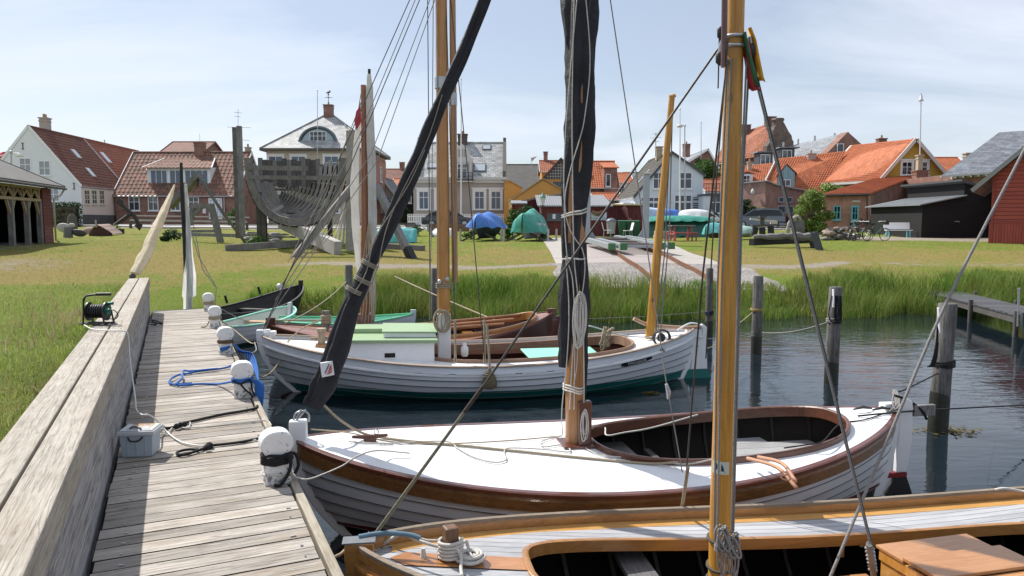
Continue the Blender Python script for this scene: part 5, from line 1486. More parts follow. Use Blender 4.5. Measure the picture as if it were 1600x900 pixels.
for x0_ in(568,573,578,583,587):b.tube(smooth_path([dp(576,350,YD-.2),dp(x0_-2,420,YD-.22),dp(x0_,470,YD-.2),dp(x0_-3,505,YD-.15)],5),.010,5)
lsd=[[(565,140),(540,280),(500,375),(470,405)],[(570,250),(540,330),(505,380),(458,408)],[(566,200),(530,300),(455,405)],[(568,150),(520,270),(450,410)]]
for L_ in lsd:b.tube(smooth_path([dp(x,y,YD-.1*i)for i,(x,y)in enumerate(L_)],3),.008,5)
b.build('running_rigging',M['rope_h'],rD)
b=MB();b.cyl((.95,-.05,.62),(.95,-.05,.95),.06,10);b.build('bitt',M['greywood'],rD)
b=MB();b.tube(smooth_path(wrap((.95,-.05,.72),.075,0,5,.03),2),.018,6);b.tube([(.9,-.05,.78),(.3,.0,.80),(0.02,0,.80)],.014,6);b.build('rope_turns',M['rope_h'],rD)
b=MB();b.add([at(563,166,YD-.2),at(564,190,YD-.22),at(557,203,YD-.2),at(554,190,YD-.18),at(557,174,YD-.2)],[(0,1,2,3,4)]);o=b.build('red_pennant',m_cloth('red_pennant_cloth',(.40,.02,.04),.2,.7,6),None,solid=.02);tag(o,'small dark red pennant furled beside the mahogany boat\'s mast head','pennant')
#  small open dinghies
def dinghy(name_label,loc,rz,h,hullm,inm,railm,thw,lapn=6,seats=2):
 r=thing('dinghy',name_label,'dinghy',loc,rz)
 hull_mesh(h,lapn,st=26).build('hull',hullm,r)
 inner_hull(h,.03,20).build('inner_planking',inm,r)
 sheer_rail(h,.05,.03,-.025,-.015,st=30).build('gunwale',railm,r)
 for i in range(seats):
  x=h.L*(.35+.3*i);y=h.half(x)-.04;b=MB();b.span((x,-y,h.sheer(.5)-.12),(x+.2,y,h.sheer(.5)-.09));b.build('thwart',thw,r)
 stem(h,.08,.04,.08,top=1.12).build('stem',hullm,r)
 return r
h1=Hull(3.1,.54,.52,.40,.46,rb=.42,rs=.2,full=2.3,q=.7,transom=.55,zk=-.2)
dinghy('small white dinghy with mint green gunwale by the boardwalk end',(-5.25,17.5,0),R(-100),h1,m_hull('white_dinghy_hull',(.74,.76,.78),(.02,.09,.06),.06),m_plain('pale_inside',(.56,.60,.54),.5,.08,3),M['mint'],m_wood('tan_thwart',(.40,.24,.12),(.56,.38,.22),1,1,.7))
h2=Hull(4.9,.72,.80,.42,.6,rb=.7,rs=.3,full=2.2,q=.75,zk=-.2)
r2=dinghy('tarred black clinker dinghy lying against the grassy bank',(-5.75,20.2,0),R(-107),h2,M['black_tar'],m_plain('black_brown_inside',(.03,.027,.024),.7,.3,3),M['black_tar'],M['darkwood'])
b=MB();b.tube([(1.0,-.6,.62),(1.05,-.62,.82)],.03,6);b.tube([(2.2,-.7,.5),(2.25,-.72,.7)],.03,6);b.build('thole_pin',M['black_tar'],r2)
h3=Hull(3.0,.6,.50,.36,.42,rb=.3,rs=.2,transom=.5,zk=-.2)
dinghy('little green and white dinghy half hidden behind the mahogany boat',(-2.15,16.2,0),R(183),h3,m_hull('pale_dinghy_hull',(.62,.68,.72),(.02,.09,.06),.05),M['mint'],m_plain('bright_green_rail',(.12,.50,.26),.5,.1,4),M['mint'])
h4=Hull(3.2,.62,.52,.40,.48,rb=.3,rs=.2,transom=.5,zk=-.2)
dinghy('dark grey tender moored off the low jetty at right',(10.75,15.5,0),R(8),h4,m_plain('dark_grey_tender_paint',(.06,.068,.075),.6,.2,4),M['inner'],M['greywood'],M['greywood'])
b=MB();b.cyl(at(1590,510,15.6),at(1592,452,15.6),.02,8);b.cyl(at(1592,453,15.6),at(1592,450,15.6),.03,8);tag(b.build('metal_pole',M['galv']),'thin metal pole standing in the dark grey tender','pole')
sm=thing('spritsail_mast','black dinghy mast with a white sail hanging beside it','mast',at(290,482,16.0))
def lp(px,py,Y):return at(px,py,Y)-sm.location
b=MB();b.tube([lp(293,490,16),lp(289,380,16),lp(284,300,16),lp(283,254,16)],[.05,.048,.04,.03],10);b.build('mast',M['black_tar'],sm)
b=MB()
rows=[]
for(xl,xr,y)in((289,291,287),(289,296,320),(289,299,360),(290,300,400),(287,305,430),(286,306,462),(288,300,466),(288,301,483)):
 a,c=lp(xl,y,15.9),lp(xr,y,15.9)
 rows.append([a.lerp(c,k/5)+V((0,-.05*math.sin(k*2.2+y*.03),0))for k in range(6)])
b.grid(rows);b.build('sail',M['sail_white'],sm)
b=MB();b.tube([lp(300,340,16),lp(316,420,15.7),lp(338,450,15.4),lp(336,480,15.2)],.008,5);b.tube([lp(290,330,16),lp(310,400,15.8),lp(337,447,15.4)],.008,5);b.build('sheet',M['rope_g'],sm)
rs_=thing('rolled_sail','rolled cream sail leaning over the far end of the timber wall','sail',at(206,433,14.0))
def l2(px,py,Y):return at(px,py,Y)-rs_.location
cloth_bundle('sail_roll',[l2(210,428,14.0),l2(225,400,14.4),l2(243,360,14.9),l2(260,322,15.4),l2(273,289,15.8)],[.08,.115,.105,.07,.015],M['sail_cream'],rs_,5,.34,.3,31,squash=[.6,.7,.7,.8,1])
b=MB();b.ball(l2(207,432,13.98),.06,8,6);b.build('end_knot',M['darkwood'],rs_)
rope('hull_line','line hanging from the mint dinghy to the bollard rope',[bollards[4]+V((.1,0,.1)),at(350,485,14.2),at(375,498,14.5),at(400,505,14.8)],.008,M['rope_w'])
#  mooring piles, jetty
pile_lab=['nearest grey mooring pile with black rope and seaweed ring','mooring pile with a hanging coil of black line and pale stick','mooring pile with a yellow rope ring near its top','slim mooring pile with a dark blue band, farthest of the right row','mooring pile behind the furled jib, by the reeds','mooring pile behind the amber mast, by the reeds']
pxs=[(1481,474,8.74,.108,1468),(1306,448,11.4,.10,1298),(1185,431,14.0,.095,1180),(1109,419,16.2,.08,1106),(545,414,17.6,.095,546),(679,419,16.6,.075,680)]
for i,(x,y,D,r_,xb2)in enumerate(pxs):
 top=at(x,y,D);base=at(xb2,600,D);base=V((base.x,D,-.6))
 t=thing('mooring_pile',pile_lab[i],'mooring pile',(base.x,D,0),0,'wooden mooring piles standing in the water')
 b=MB();l=top-V((base.x,D,0))
 b.tube([V((0,0,-.8)),V((l.x*.4,0,l.z*.4)),V((l.x,0,l.z-.015)),V((l.x,0,l.z))],[r_*1.03,r_,r_*.97,r_*.88],18)
 b.build('shaft',M['pile'],t)
 b=MB();b.tube([V((0,0,-.3)),V((l.x*.25,0,.30+.12*(i==0))),V((l.x*.32,0,.36+.12*(i==0)))],[r_*1.06,r_*1.035,r_*.99],18,cap=False);b.build('algae_band',m_plain('wet_algae',(.018,.018,.012),.5,.4,9,.5,30)if i==0 else bpy.data.materials['wet_algae'],t)
P0=at(1481,474,8.74)
def ring(px,py,D,r,th,mat,label,n=2,nm='rope_ring'):
 c=at(px,py,D);b=MB()
 for k in range(n):b.tube([c+V((r*math.cos(a),r*math.sin(a),.022*k+.012*math.sin(a+k)))for a in np.linspace(0,6.28,21)],th,6)
 return tag(b.build(nm,mat),label,'rope')
ring(1474,570,8.74,.118,.012,M['rope_b'],'black rope round the nearest mooring pile',3)
ring(1303,502,11.4,.108,.012,M['rope_g'],'grey rope turns round the second mooring pile',3)
ring(1182,484,14.0,.103,.012,m_rope('yellow_rope',(.45,.32,.10)),'yellow rope ring on the third mooring pile',2)
ring(1108,490,16.2,.088,.016,m_rope('navy_rope',(.02,.03,.08)),'navy rope band on the slim mooring pile',3)
b=MB();q=random.Random(6)
for i in range(6):
 c=at(1303+q.uniform(-7,9),462,11.27);b.tube(smooth_path([c,c+V((q.uniform(-.05,.05),-.02,-.3)),c+V((q.uniform(-.02,.08),-.02,-.42)),c+V((.07,0,-.25)),c+V((.05,0,0))],4),.010,6)
tag(b.build('line_coil',M['rope_b']),'black coil of line hanging on the second mooring pile','rope')
b=MB();b.beam(at(1302,452,11.25),at(1302,480,11.25),.05,.012);tag(b.build('pale_stick',M['white']),'pale flat stick fixed to the second mooring pile','stick')
b=MB();q=random.Random(16)
for i in range(4):b.tube(smooth_path([at(1465,505,8.6),at(1462+i,540,8.58),at(1455+2*i,568,8.56),at(1449+3*i,573,8.56),at(1462,565,8.58),at(1466,535,8.6)],4),.008,6)
tag(b.build('line_loop',M['rope_b']),'loop of black line hanging on the nearest mooring pile','rope')
b=MB();b.beam(at(1466,481,8.55),at(1468,520,8.58),.035,.012);tag(b.build('pale_stick',M['white']),'pale flat stick fixed to the nearest mooring pile','stick')
rope('mooring_rope','grey rope stretched between the second and third mooring piles',sag(at(1297,502,11.35),at(1186,519,14.0),.08),.010,M['rope_g'],k=2)
rope('mooring_rope','tan rope running left from the third mooring pile',sag(at(1178,486,14.0),at(1140,515,13.0),.02),.010,M['rope_h'],k=2)
rope('mooring_rope','rope from the white clinker stern to the slim pile',sag(at(1088,528,11.7),at(1180,519,14.0),.06),.008,M['rope_g'],k=2)
rope('mooring_rope','second rope from the white clinker stern, slack above the water',sag(at(1090,540,11.7),at(1125,530,14.5),.10),.008,M['rope_h'],k=2)
rope('mooring_rope','dark rope from the nearest pile to the white boat\'s stern',[at(1466,583,8.7),at(1420,606,7.4),dk(1405,612,.2)],.008,M['rope_b'],k=2)
rope('mooring_rope','long tan rope from the left pile to the mahogany boat',sag(at(617,432,17.2),at(780,503,13.9),.02),.016,M['rope_h'],k=2)
rope('mooring_rope','thin rope from the jib side pile down to the mahogany bow',sag(at(541,440,17.5),at(445,505,12.9),.10),.012,M['rope_h'],k=2)
rope('mooring_rope','thin taut line across the open water before the reeds',[at(860,500,14.0),at(1000,495,15.2),at(1105,487,16.2)],.006,M['rope_g'],k=2)
def weed(px,py,label,n=60,rx=.3,ry=.05):
 c=on(px,py,.005);b=MB();q=random.Random(px)
 for _ in range(n):
  p=c+V((q.gauss(0,rx*.5),q.gauss(0,ry),q.uniform(.0,.02)));a=q.uniform(0,6.28)
  d=V((math.cos(a),math.sin(a),.15))*q.uniform(.02,.05);e=V((-d.y,d.x,0))*.4
  b.add([p-d,p+e,p+d,p-e],[(0,1,2,3)])
 tag(b.build('seaweed',m_leaf('seaweed_'+str(px),(.12,.10,.02),(.22,.17,.03),(.30,.24,.06))),label,'seaweed')
weed(1480,673,'yellow brown seaweed floating at the nearest mooring pile',120,.35,.10)
weed(1017,615,'small patch of yellow seaweed floating behind the white boat',40,.14,.03)
jt=thing('jetty','low dark plank jetty running out of the reeds at the right','jetty',on(1500,470,0))
A=V((13.9,22.3,.56));B_=V((11.4,16.3,.56))
A=at(1470,452,21.0);B_=at(1600,480,17.6);A.z=B_.z=.50
A=on(1470,450,.46);B_=on(1608,482,.46)
d=(B_-A).normalized();pr=V((-d.y,d.x,0));pr=pr if pr.y>0 else-pr
b=MB();L=(B_-A).length+1.5;i=0;x=0
while x<L:
 w_=.13;c=A+d*(x+w_/2)+pr*.45-jt.location
 b.beam(c-pr*.5,c+pr*.5,w_-.012,.04);x+=w_
b.build('deck',m_wood('dark_jetty_boards',(.035,.035,.04),(.11,.11,.118),0,1,.8),jt)
b=MB()
for s_ in(0,.9):b.beam(A+pr*s_-jt.location-V((0,0,.1)),A+d*L+pr*s_-jt.location-V((0,0,.1)),.06,.14)
b.build('beam',M['darkwood'],jt)
for x in(.1,2.4,4.8,7.2):
 for s_ in(-.06,.96):
  p=A+d*x+pr*s_-jt.location
  MB().cyl(p+V((0,0,-1)),p+V((0,0,.11)),.055,8).build('post',M['darkwood'],jt)
  #  houses and sheds
def tile_plane(b,e0,e1,r0,r1,tw=.26,rh=.36,amp=.035,step=.035,mi=0,tri=False):
 """corrugated, stepped tile field between an eave line and a ridge line"""
 e0,e1,r0,r1=map(V,(e0,e1,r0,r1))
 n=(e1-e0).cross(r0-e0)
 if n.length<1e-6:n=(e1-e0).cross(r1-e0)
 n.normalize()
 if n.z<0:n=-n
 W=max((e1-e0).length,(r1-r0).length);H=max((r0-e0).length,(r1-e1).length)
 nt_=max(1,round(W/tw));nr=max(1,round(H/rh));cu=nt_*4
 rows=[]
 for i in range(nr):
  for(v,off)in((i/nr,step),((i+1)/nr,0.0)):
   a=e0.lerp(r0,v);c=e1.lerp(r1,v)
   rows.append([a.lerp(c,j/cu)+n*(off+amp*(math.sin(2*math.pi*(j/4))*.6+.4*math.cos(2*math.pi*j/4)))for j in range(cu+1)])
 fl=(e1-e0).cross(r0-e0 if(r0-e0).length>.01 else r1-e0).z<0
 b.grid(rows,mi,smooth=False,flip=fl)
 return n
def flat_plane(b,e0,e1,r0,r1,th=.1,mi=0):
 e0,e1,r0,r1=map(V,(e0,e1,r0,r1))
 n=(e1-e0).cross(r1-e0).normalized()
 if n.z<0:n=-n
 b.prism([e0+n*.01,e1+n*.01,r1+n*.01,r0+n*.01],-n*th,mi)
 return n
def face_mat(face,W,Dp):
 if face=='f':return lambda x,z,o:V((x,-o,z))
 if face=='l':return lambda x,z,o:V((-o,x,z))
 if face=='r':return lambda x,z,o:V((W+o,x,z))
 if face=='b':return lambda x,z,o:V((x,Dp+o,z))
def fbox(b,fm,x0,x1,z0,z1,o0,o1,mi=0):
 P=[fm(x0,z0,o0),fm(x1,z0,o0),fm(x1,z1,o0),fm(x0,z1,o0)]
 b.prism(P,fm(x0,z0,o1)-fm(x0,z0,o0),mi)
def window(parent,fm,cx,cz,w,h,cols=2,rows=2,mat=None,glass=None,trim=0,sill=True,bw=.07,mw=.05,name='window',tmat=None):
 mat=mat or M['white']
 b=MB();x0,x1,z0,z1=cx-w/2,cx+w/2,cz-h/2,cz+h/2
 fbox(b,fm,x0,x0+bw,z0,z1,-.02,.05);fbox(b,fm,x1-bw,x1,z0,z1,-.02,.05)
 fbox(b,fm,x0+bw,x1-bw,z0,z0+bw,-.02,.049);fbox(b,fm,x0+bw,x1-bw,z1-bw,z1,-.02,.049)
 for i in range(1,cols):c=x0+w*i/cols;fbox(b,fm,c-mw/2,c+mw/2,z0+bw,z1-bw,-.02,.045)
 if isinstance(rows,(list,tuple)):rz_=[z0+h*r for r in rows]
 else:rz_=[z0+h*i/rows for i in range(1,rows)]
 for c in rz_:fbox(b,fm,x0+bw,x1-bw,c-mw/2,c+mw/2,-.02,.041)
 if trim:
  fbox(b,fm,x0-trim,x0-.002,z0-.02,z1+trim,-.01,.07);fbox(b,fm,x1+.002,x1+trim,z0-.02,z1+trim,-.01,.07)
  fbox(b,fm,x0-trim*1.5,x1+trim*1.5,z1+trim+.002,z1+trim*1.7,-.01,.12);fbox(b,fm,x0,x1,z1+.002,z1+trim,-.01,.068)
 o=b.build(name,mat,parent)
 if sill:
  b=MB();fbox(b,fm,x0-.06-trim,x1+.06+trim,z0-.085,z0-.004,-.01,.13);b.build('sill',tmat or mat,o)
 b=MB();fbox(b,fm,x0+bw*.6,x1-bw*.6,z0+bw*.6,z1-bw*.6,-.015,.012);b.build('pane',glass or M['glass'],o)
 return o
def skylight(parent,p,n,t,w,h,frame=None):
 """roof window lying on a slope: p centre, n normal, t level direction"""
 n=V(n).normalized();t=V(t).normalized();s_=n.cross(t)
 Mx=Matrix((t,s_,n)).transposed().to_4x4();Mx.translation=V(p)+n*.06
 b=MB();b.boxm(Mx,w,h,.14);o=b.build('roof_window',frame or m_get('pale_window_frame',(.55,.56,.56)),parent)
 Mx=Mx.copy();Mx.translation=V(p)+n*.135
 b=MB();b.boxm(Mx,w-.16,h-.18,.012);b.build('pane',m_get('sky_bright_pane',(.42,.47,.52),.12),o)
 return o
def m_get(nm,col,rough=.5):
 return bpy.data.materials.get(nm)or m_plain(nm,col,rough,.06,4)
def chimney(parent,c,w,d,h,mat,pots=1,cap=True):
 b=MB();b.box((c[0],c[1],c[2]+h/2),(w,d,h))
 if cap:b.box((c[0],c[1],c[2]+h+.05),(w+.14,d+.14,.1));b.box((c[0],c[1],c[2]+h-.22),(w+.08,d+.08,.09))
 o=b.build('chimney',mat,parent)
 if pots:
  b=MB()
  for i in range(pots):b.cyl((c[0]+(i-(pots-1)/2)*.3,c[1],c[2]+h+.1),(c[0]+(i-(pots-1)/2)*.3,c[1],c[2]+h+.42),.11,10,.09)
  b.build('chimney_pot',m_get('clay_pot',(.36,.24,.15),.8),o)
 return o
def house(name,label,P,W,Dp,he,hr,ridge,wall,roof,rz=0.0,over=.28,kind='tile',rpos=.5,verge=None,cat='house',tw=.26,rh=.36,group=None,hr2=None,he2=None,gable=None,gut=True,base=-.8,ridge_mat=None,rid2=1.0):
 """he/he2: eave heights of the near and far eave (ridge x) or the left and right eave (ridge y)"""
 t=thing(name,label,cat,P,rz,group)
 he2=he if he2 is None else he2
 b=MB()
 if ridge=='x':
  prof=[V((0,0,base)),V((0,Dp,base)),V((0,Dp,he2)),V((0,Dp*rpos,hr)),V((0,0,he))]
  b.prism(prof,(W,0,0))
 else:
  prof=[V((0,0,base)),V((0,0,he)),V((W*rpos,0,hr)),V((W,0,he2)),V((W,0,base))]
  b.prism(prof,(0,Dp,0))
 b.build('wall',wall,t)
 b=MB()
 planes=[]
 if ridge=='x':
  s1=(hr-he)/(Dp*rpos);s2=(hr-he2)/(Dp*(1-rpos))
  R0,R1=V((-over,Dp*rpos,hr+.06)),V((W+over,Dp*rpos,hr+.06))
  planes=[(V((-over,-over,he-s1*over+.06)),V((W+over,-over,he-s1*over+.06)),R0,R1),(V((W+over,Dp+over,he2-s2*over+.06)),V((-over,Dp+over,he2-s2*over+.06)),R1,R0)]
 else:
  s1=(hr-he)/(W*rpos);s2=(hr-he2)/(W*(1-rpos))
  R0,R1=V((W*rpos,-over,hr+.06)),V((W*rpos,Dp+over,hr+.06))
  planes=[(V((-over,Dp+over,he-s1*over+.06)),V((-over,-over,he-s1*over+.06)),R1,R0),(V((W+over,-over,he2-s2*over+.06)),V((W+over,Dp+over,he2-s2*over+.06)),R0,R1)]
 ns=[]
 for(e0,e1,r0,r1)in planes:
  ns.append(flat_plane(b,e0,e1,r0,r1,.08))
  if kind=='tile':tile_plane(b,e0,e1,r0,r1,tw,rh)
 ro=b.build('roof',roof,t)
 b=MB();b.tube([R0,R1],.11,8);b.build('ridge',ridge_mat or roof,ro)
 for(e0,e1,r0,r1)in planes:
  for p_,q_ in((e0,r0),(e1,r1)):b=MB();b.beam(p_,q_,.05,.2);b.build('verge',verge or M['white'],ro)
 if gut:
  for(e0,e1,r0,r1)in planes:b=MB();b.tube([e0-V((0,0,.03)),e1-V((0,0,.03))],.06,6);b.build('gutter',M['galv'],ro)
 t['_']=0;del t['_']
 fmf={f:face_mat(f,W,Dp)for f in 'flrb'}
 return t,fmf,ns,ro
def Xp(px,D):return at(px,400,D).x
def Zp(py,D):return at(800,py,D).z
GZ=2.3
def strike(parent,fm,boxes,mat,nm='trim'):
 b=MB()
 for(x0,x1,z0,z1,o0,o1)in boxes:fbox(b,fm,x0,x1,z0,z1,o0,o1)
 return b.build(nm,mat,parent)
 #  open timber shed at the left edge
fd=V((.256,-.967,0));bd_=V((-.967,-.256,0))
sc0=V((-22.2,36,gz(-22.2,36)))
sh=thing('open_shed','open timber shed with braced posts and wine red end wall','shed',sc0,math.atan2(fd.y,fd.x))
he_=2.62
b=MB();b.span((0,-.06,-.2),(1.25,0,he_-.05));b.span((0,-5,-.2),(.06,-.07,he_-.05));b.build('end_wall',M['shed_red'],sh)
b=MB();b.span((0.07,-5,-.2),(13,-4.94,he_));b.span((.061,-4.93,-.2),(.08,-.1,he_));b.span((.085,-4.93,he_-.06),(13,-.25,he_-.02));b.build('shade_lining',M['black_in'],sh)  # near-black sheets added to stand for the shade inside the shed
b=MB();
for i in range(6):b.span((.02,.002,-.1+i*.155),(1.22,.03,-.1+i*.155+.15))
b.build('lower_planks',m_boards('faded_pink_planks',(.20,.065,.07),.155,False),sh)
b=MB()
for i in range(12):b.span((.02,.002,.86+i*.14),(1.22,.016,.86+i*.14+.136))
b.build('upper_planks',M['shed_red'],sh)
b=MB();b.prism([V((-.5,.45,he_-.02)),V((-.5,-3.2,he_+1.62)),V((-.5,-3.2,he_+1.75)),V((-.5,.45,he_+.1))],(14,0,0));b.prism([V((-.5,-3.21,he_+1.62)),V((-.5,-7,he_-.05)),V((-.5,-7,he_+.07)),V((-.5,-3.21,he_+1.75))],(14,0,0));b.build('roof',M['eternit'],sh)
b=MB();b.span((-.54,.452,he_-.05),(13.5,.50,he_+.08));b.tube([(-.5,.52,he_-.03),(13.5,.52,he_-.03)],.06,6);b.beam((-.52,.45,he_+.05),(-.52,-3.2,he_+1.7),.05,.16);b.build('fascia',M['plinth'],sh)
b=MB();b.tube([(-.35,.5,he_-.05),(-.35,.3,he_-.35),(-.1,.08,he_-.5),(-.1,.08,.1),(-.5,.15,.0)],.045,8);b.build('downpipe',M['galv'],sh)
posts=[1.45,4.35,5.95,8.9,11.8]
posts=[1.4,2.95,4.75,6.6,8.6,10.8]
for x in posts:
 b=MB();b.span((x-.1,-.2,-.2),(x+.1,0,1.9));b.build('post',M['greywood'],sh)
 b=MB();b.beam((x,-.1,1.25),(x+.42,-.1,1.92),.1,.1);b.beam((x,-.1,1.25),(x-.42,-.1,1.92),.1,.1);b.build('knee_brace',M['truss'],sh)
b=MB();b.span((1.26,-.18,1.92),(13,-.02,2.05));b.span((1.26,-.18,2.46),(13,-.02,2.58))
x=1.4
while x<12.8:
 b.span((x-.04,-.16,2.05),(x+.04,-.04,2.46));b.beam((x+.04,-.1,2.06),(x+.52,-.1,2.45),.07,.09);b.beam((x+.96,-.1,2.06),(x+.5,-.1,2.45),.07,.09);x+=1.0
b.build('truss',M['truss'],sh)
b=MB();b.span((.08,-4.9,-.1),(13,-.3,.02));b.build('shed_floor',M['plinth'],sh)
hsh=Hull(4.2,.8,1.4,1.1,1.3,zk=.3,rb=.5,rs=.3)
rsh=thing('stored_boat','white boat with dark bottom stored inside the open shed','boat',sc0+fd*3.0+bd_*2.4-V((0,0,.1)),math.atan2(fd.y,fd.x))
hull_mesh(hsh,6,st=20).build('hull',m_hull('stored_hull',(.66,.70,.72),(.03,.035,.05),.75),rsh)
deck_mesh(hsh).build('deck',M['white'],rsh)
b=MB();b.span((.8,-.3,0),(1.0,.3,.5));b.span((3,-.3,0),(3.2,.3,.5));b.build('cradle',M['darkwood'],rsh)
#  white gable house with red roof, pink long side
D0=64.0
c0=V((Xp(132,D0),D0,GZ));ang=R(95)
he_=Zp(291,D0)-GZ;hr_=Zp(198,63.6)-GZ
def long_house(nm,label,y0,L,wallm,roofm,rr):
 p=c0+V((math.cos(ang),math.sin(ang),0))*y0
 return house(nm,label,p,L,8.0,he_,hr_,'x',wallm,roofm,ang,over=.05,verge=M['white'])
hA_,fA,nA,roA=long_house('house','white gabled house with brown red tiled roof and pink street side',0,9.4,M['render_white'],M['tile_brown'],0)
strike(hA_,fA['f'],[(0.0,9.4,.85,he_-.1,.002,.008)],M['render_pink'],'pink_facade')
strike(hA_,fA['f'],[(0.0,9.4,-.5,.84,.002,.05)],M['plinth'],'plinth')
sc_=66/F
for px in(137.5,149,160.5):
 best=min((abs((lambda p:800+p.x/(p.y*CT)*F)(c0+V((math.cos(ang),math.sin(ang),0))*d)-px),d)for d in np.arange(.2,9,.05))[1]
 window(hA_,fA['f'],best,Zp(308,D0+best)-GZ,.95,1.25,2,3,m_get('cream_frame',(.62,.56,.46)),M['glass'])
for d_ in(8.2,):
 b=MB();fm=fA['f'];pr_=[fm(7.4,.1,.03),fm(8.3,.1,.03),fm(8.3,1.9,.03)]+[fm(7.85+.45*math.cos(a),1.9+.45*math.sin(a),.03)for a in np.linspace(.3,2.84,7)]+[fm(7.4,1.9,.03)]
 b.prism(pr_,fm(0,0,.06)-fm(0,0,.03));b.build('arched_door',m_get('grey_door',(.46,.43,.41)),hA_)
 b=MB();b.tube([fm(7.3,.9,.9),fm(7.3,.0,1.2)],.03,6);b.tube([fm(7.3,.9,.05),fm(7.3,.9,.9)],.03,6);fbox(b,fm,7.3,8.4,-.3,.08,.05,.9);b.build('step_rail',M['iron'],hA_)
gl=fA['l']
def gable_y(px):return-(Xp(px,D0)-c0.x)
for px,py,w_,h_ in((52,258,.95,1.15),(80,263,.95,1.25),(91,304,.95,1.2)):
 window(hA_,gl,gable_y(px),Zp(py,D0)-GZ,w_,h_,2,2,None,m_get('curtained_pane',(.30,.33,.36),.1))
b=MB();
for px,py in((50,229),(122,291)):
 y,z=gable_y(px),Zp(py,D0)-GZ
 fbox(b,gl,y-.03,y+.03,z-.25,z+.25,.0,.04);fbox(b,gl,y-.1,y+.1,z+.22,z+.27,.041,.06);fbox(b,gl,y-.1,y+.1,z-.27,z-.22,.041,.06)
b.build('wall_anchor',M['iron'],hA_)
chimney(hA_,(3.3,4.3,hr_-.6),.75,.65,1.7,m_get('stained_pale_chimney',(.42,.36,.32),.8),2)
na=nA[0]
for x_,v_ in((4.6,.62),(4.2,.28)):
 p=V((x_,4.0*v_,he_+(hr_-he_)*v_));skylight(hA_,p,na,(1,0,0),.7,1.0)
hB_,fB,nB,roB=long_house('house','rear red roofed house joined to the white gabled house',9.5,13,M['render_pink'],m_tile('deep_red_pantiles',(.20,.062,.036),(.25,.08,.045),(.29,.10,.055),moss=(.13,.06,.045)),0)
for x_,v_ in((1.4,.66),(9.5,.35)):
 p=V((x_,4.0*v_,he_+(hr_-he_)*v_));skylight(hB_,p,nB[0],(1,0,0),.8,1.3)
b=MB();b.cyl((4.6,4,hr_),(4.6,4,hr_+.45),.06,8);b.build('vent_pipe',M['galv'],hB_)
hg=thing('hedge','clipped dark green hedge under the white gable','hedge',V((Xp(103,58),58,gz(Xp(103,58),58))))
b=MB();W_=2.6;b.span((-.9,-.2,0),(1.05,.2,1.6));b.build('trunk',M['bark'],hg)
cl=[]
for i in range(9):
 for k in range(4):cl.append(((-1.1+i*.28,.1*(i%2),.3+k*.45),(.32,.4,.32)))
leaf_cloud('foliage',cl,5200,.11,M['leaf_dark'],hg)
#  brick house with dormer
D1=70.0
x0,x1=Xp(184,D1),Xp(371,D1)
he_=Zp(304,D1)-GZ;dp1=8.4;hr_=Zp(239,D1+dp1/2)-GZ
W1=x1-x0
h1_,f1,n1_,ro1=house('house','red brick house with mottled tile roof and wide white dormer',(x0,D1,GZ),W1,dp1,he_,hr_,'x',M['brick_red'],M['tile_mix'],0,over=.2,tw=.42,rh=.5)
s1=D1/F
def fx(px):return(px-184)*s1
def fz(py):return Zp(py,D1)-GZ
for a_,c_ in((205,222),(235,251),(270,285),(298,314)):
 window(h1_,f1['f'],fx((a_+c_)/2),(fz(307.5)+fz(329))/2,(c_-a_)*s1,(329-307.5)*s1,2,[.62],M['white'])
strike(h1_,f1['f'],[(0,W1,he_-.22,he_+.0,.002,.06)],M['white'],'eaves_board')
dr=MB();fbox(dr,f1['f'],fx(329),fx(350),fz(342.5),fz(309.5),-.02,.05);dd_=dr.build('door',M['white'],h1_)
blue=m_get('blue_panel_line',(.06,.13,.42))
b=MB()
for side in(0,1):
 xx0=fx(330.2+side*10.2);xx1=xx0+9*s1
 for(za,zb)in((338.5,330),(328,322),(320,312.5)):
  z0_,z1_=fz(za),fz(zb);k=.035
  ins=.1
  fbox(b,f1['f'],xx0+ins,xx1-ins,z0_,z0_+k,.05,.056);fbox(b,f1['f'],xx0+ins,xx1-ins,z1_-k,z1_,.05,.056)
  fbox(b,f1['f'],xx0+ins,xx0+ins+k,z0_+k,z1_-k,.05,.056);fbox(b,f1['f'],xx1-ins-k,xx1-ins,z0_+k,z1_-k,.05,.056)
b.build('blue_panels',blue,dd_)
b=MB();fbox(b,f1['f'],fx(257),fx(268),fz(309),fz(304.5),.01,.035);so_=b.build('street_sign',m_get('street_sign_blue',(.02,.04,.22)),h1_)
b=MB()
for i in range(5):fbox(b,f1['f'],fx(258.2+i*1.9),fx(259.5+i*1.9),fz(307.9),fz(306.0),.036,.038)
b.build('lettering',M['white'],so_)
b=MB();fbox(b,f1['f'],fx(320),fx(324.5),fz(333.5),fz(326),.005,.12);b.build('letter_box',M['white'],h1_)
b=MB();b.tube([f1['f'](fx(353.5),fz(342),.08),f1['f'](fx(353.5),fz(305),.08)],.05,8);b.build('downpipe',M['galv'],h1_)
dx0,dx1=fx(227),fx(326);zb=fz(290);zt=Zp(262,D1+1.2)-GZ
yd=1.05
b=MB();b.prism([V((dx0,yd,zb-.3)),V((dx0,yd,zt)),V((dx0,4.0,zt+.2)),V((dx0,4.0,zb))],(dx1-dx0,0,0));dm=b.build('dormer',M['white'],h1_)
b=MB();e0,e1=V((dx0-.3,yd-.35,zt-.05)),V((dx1+.3,yd-.35,zt-.05));r0,r1=V((dx0+.55,3.6,zt+1.05)),V((dx1-.5,3.6,zt+1.05))
flat_plane(b,e0,e1,r0,r1,.06);tile_plane(b,e0,e1,r0,r1,.42,.5)
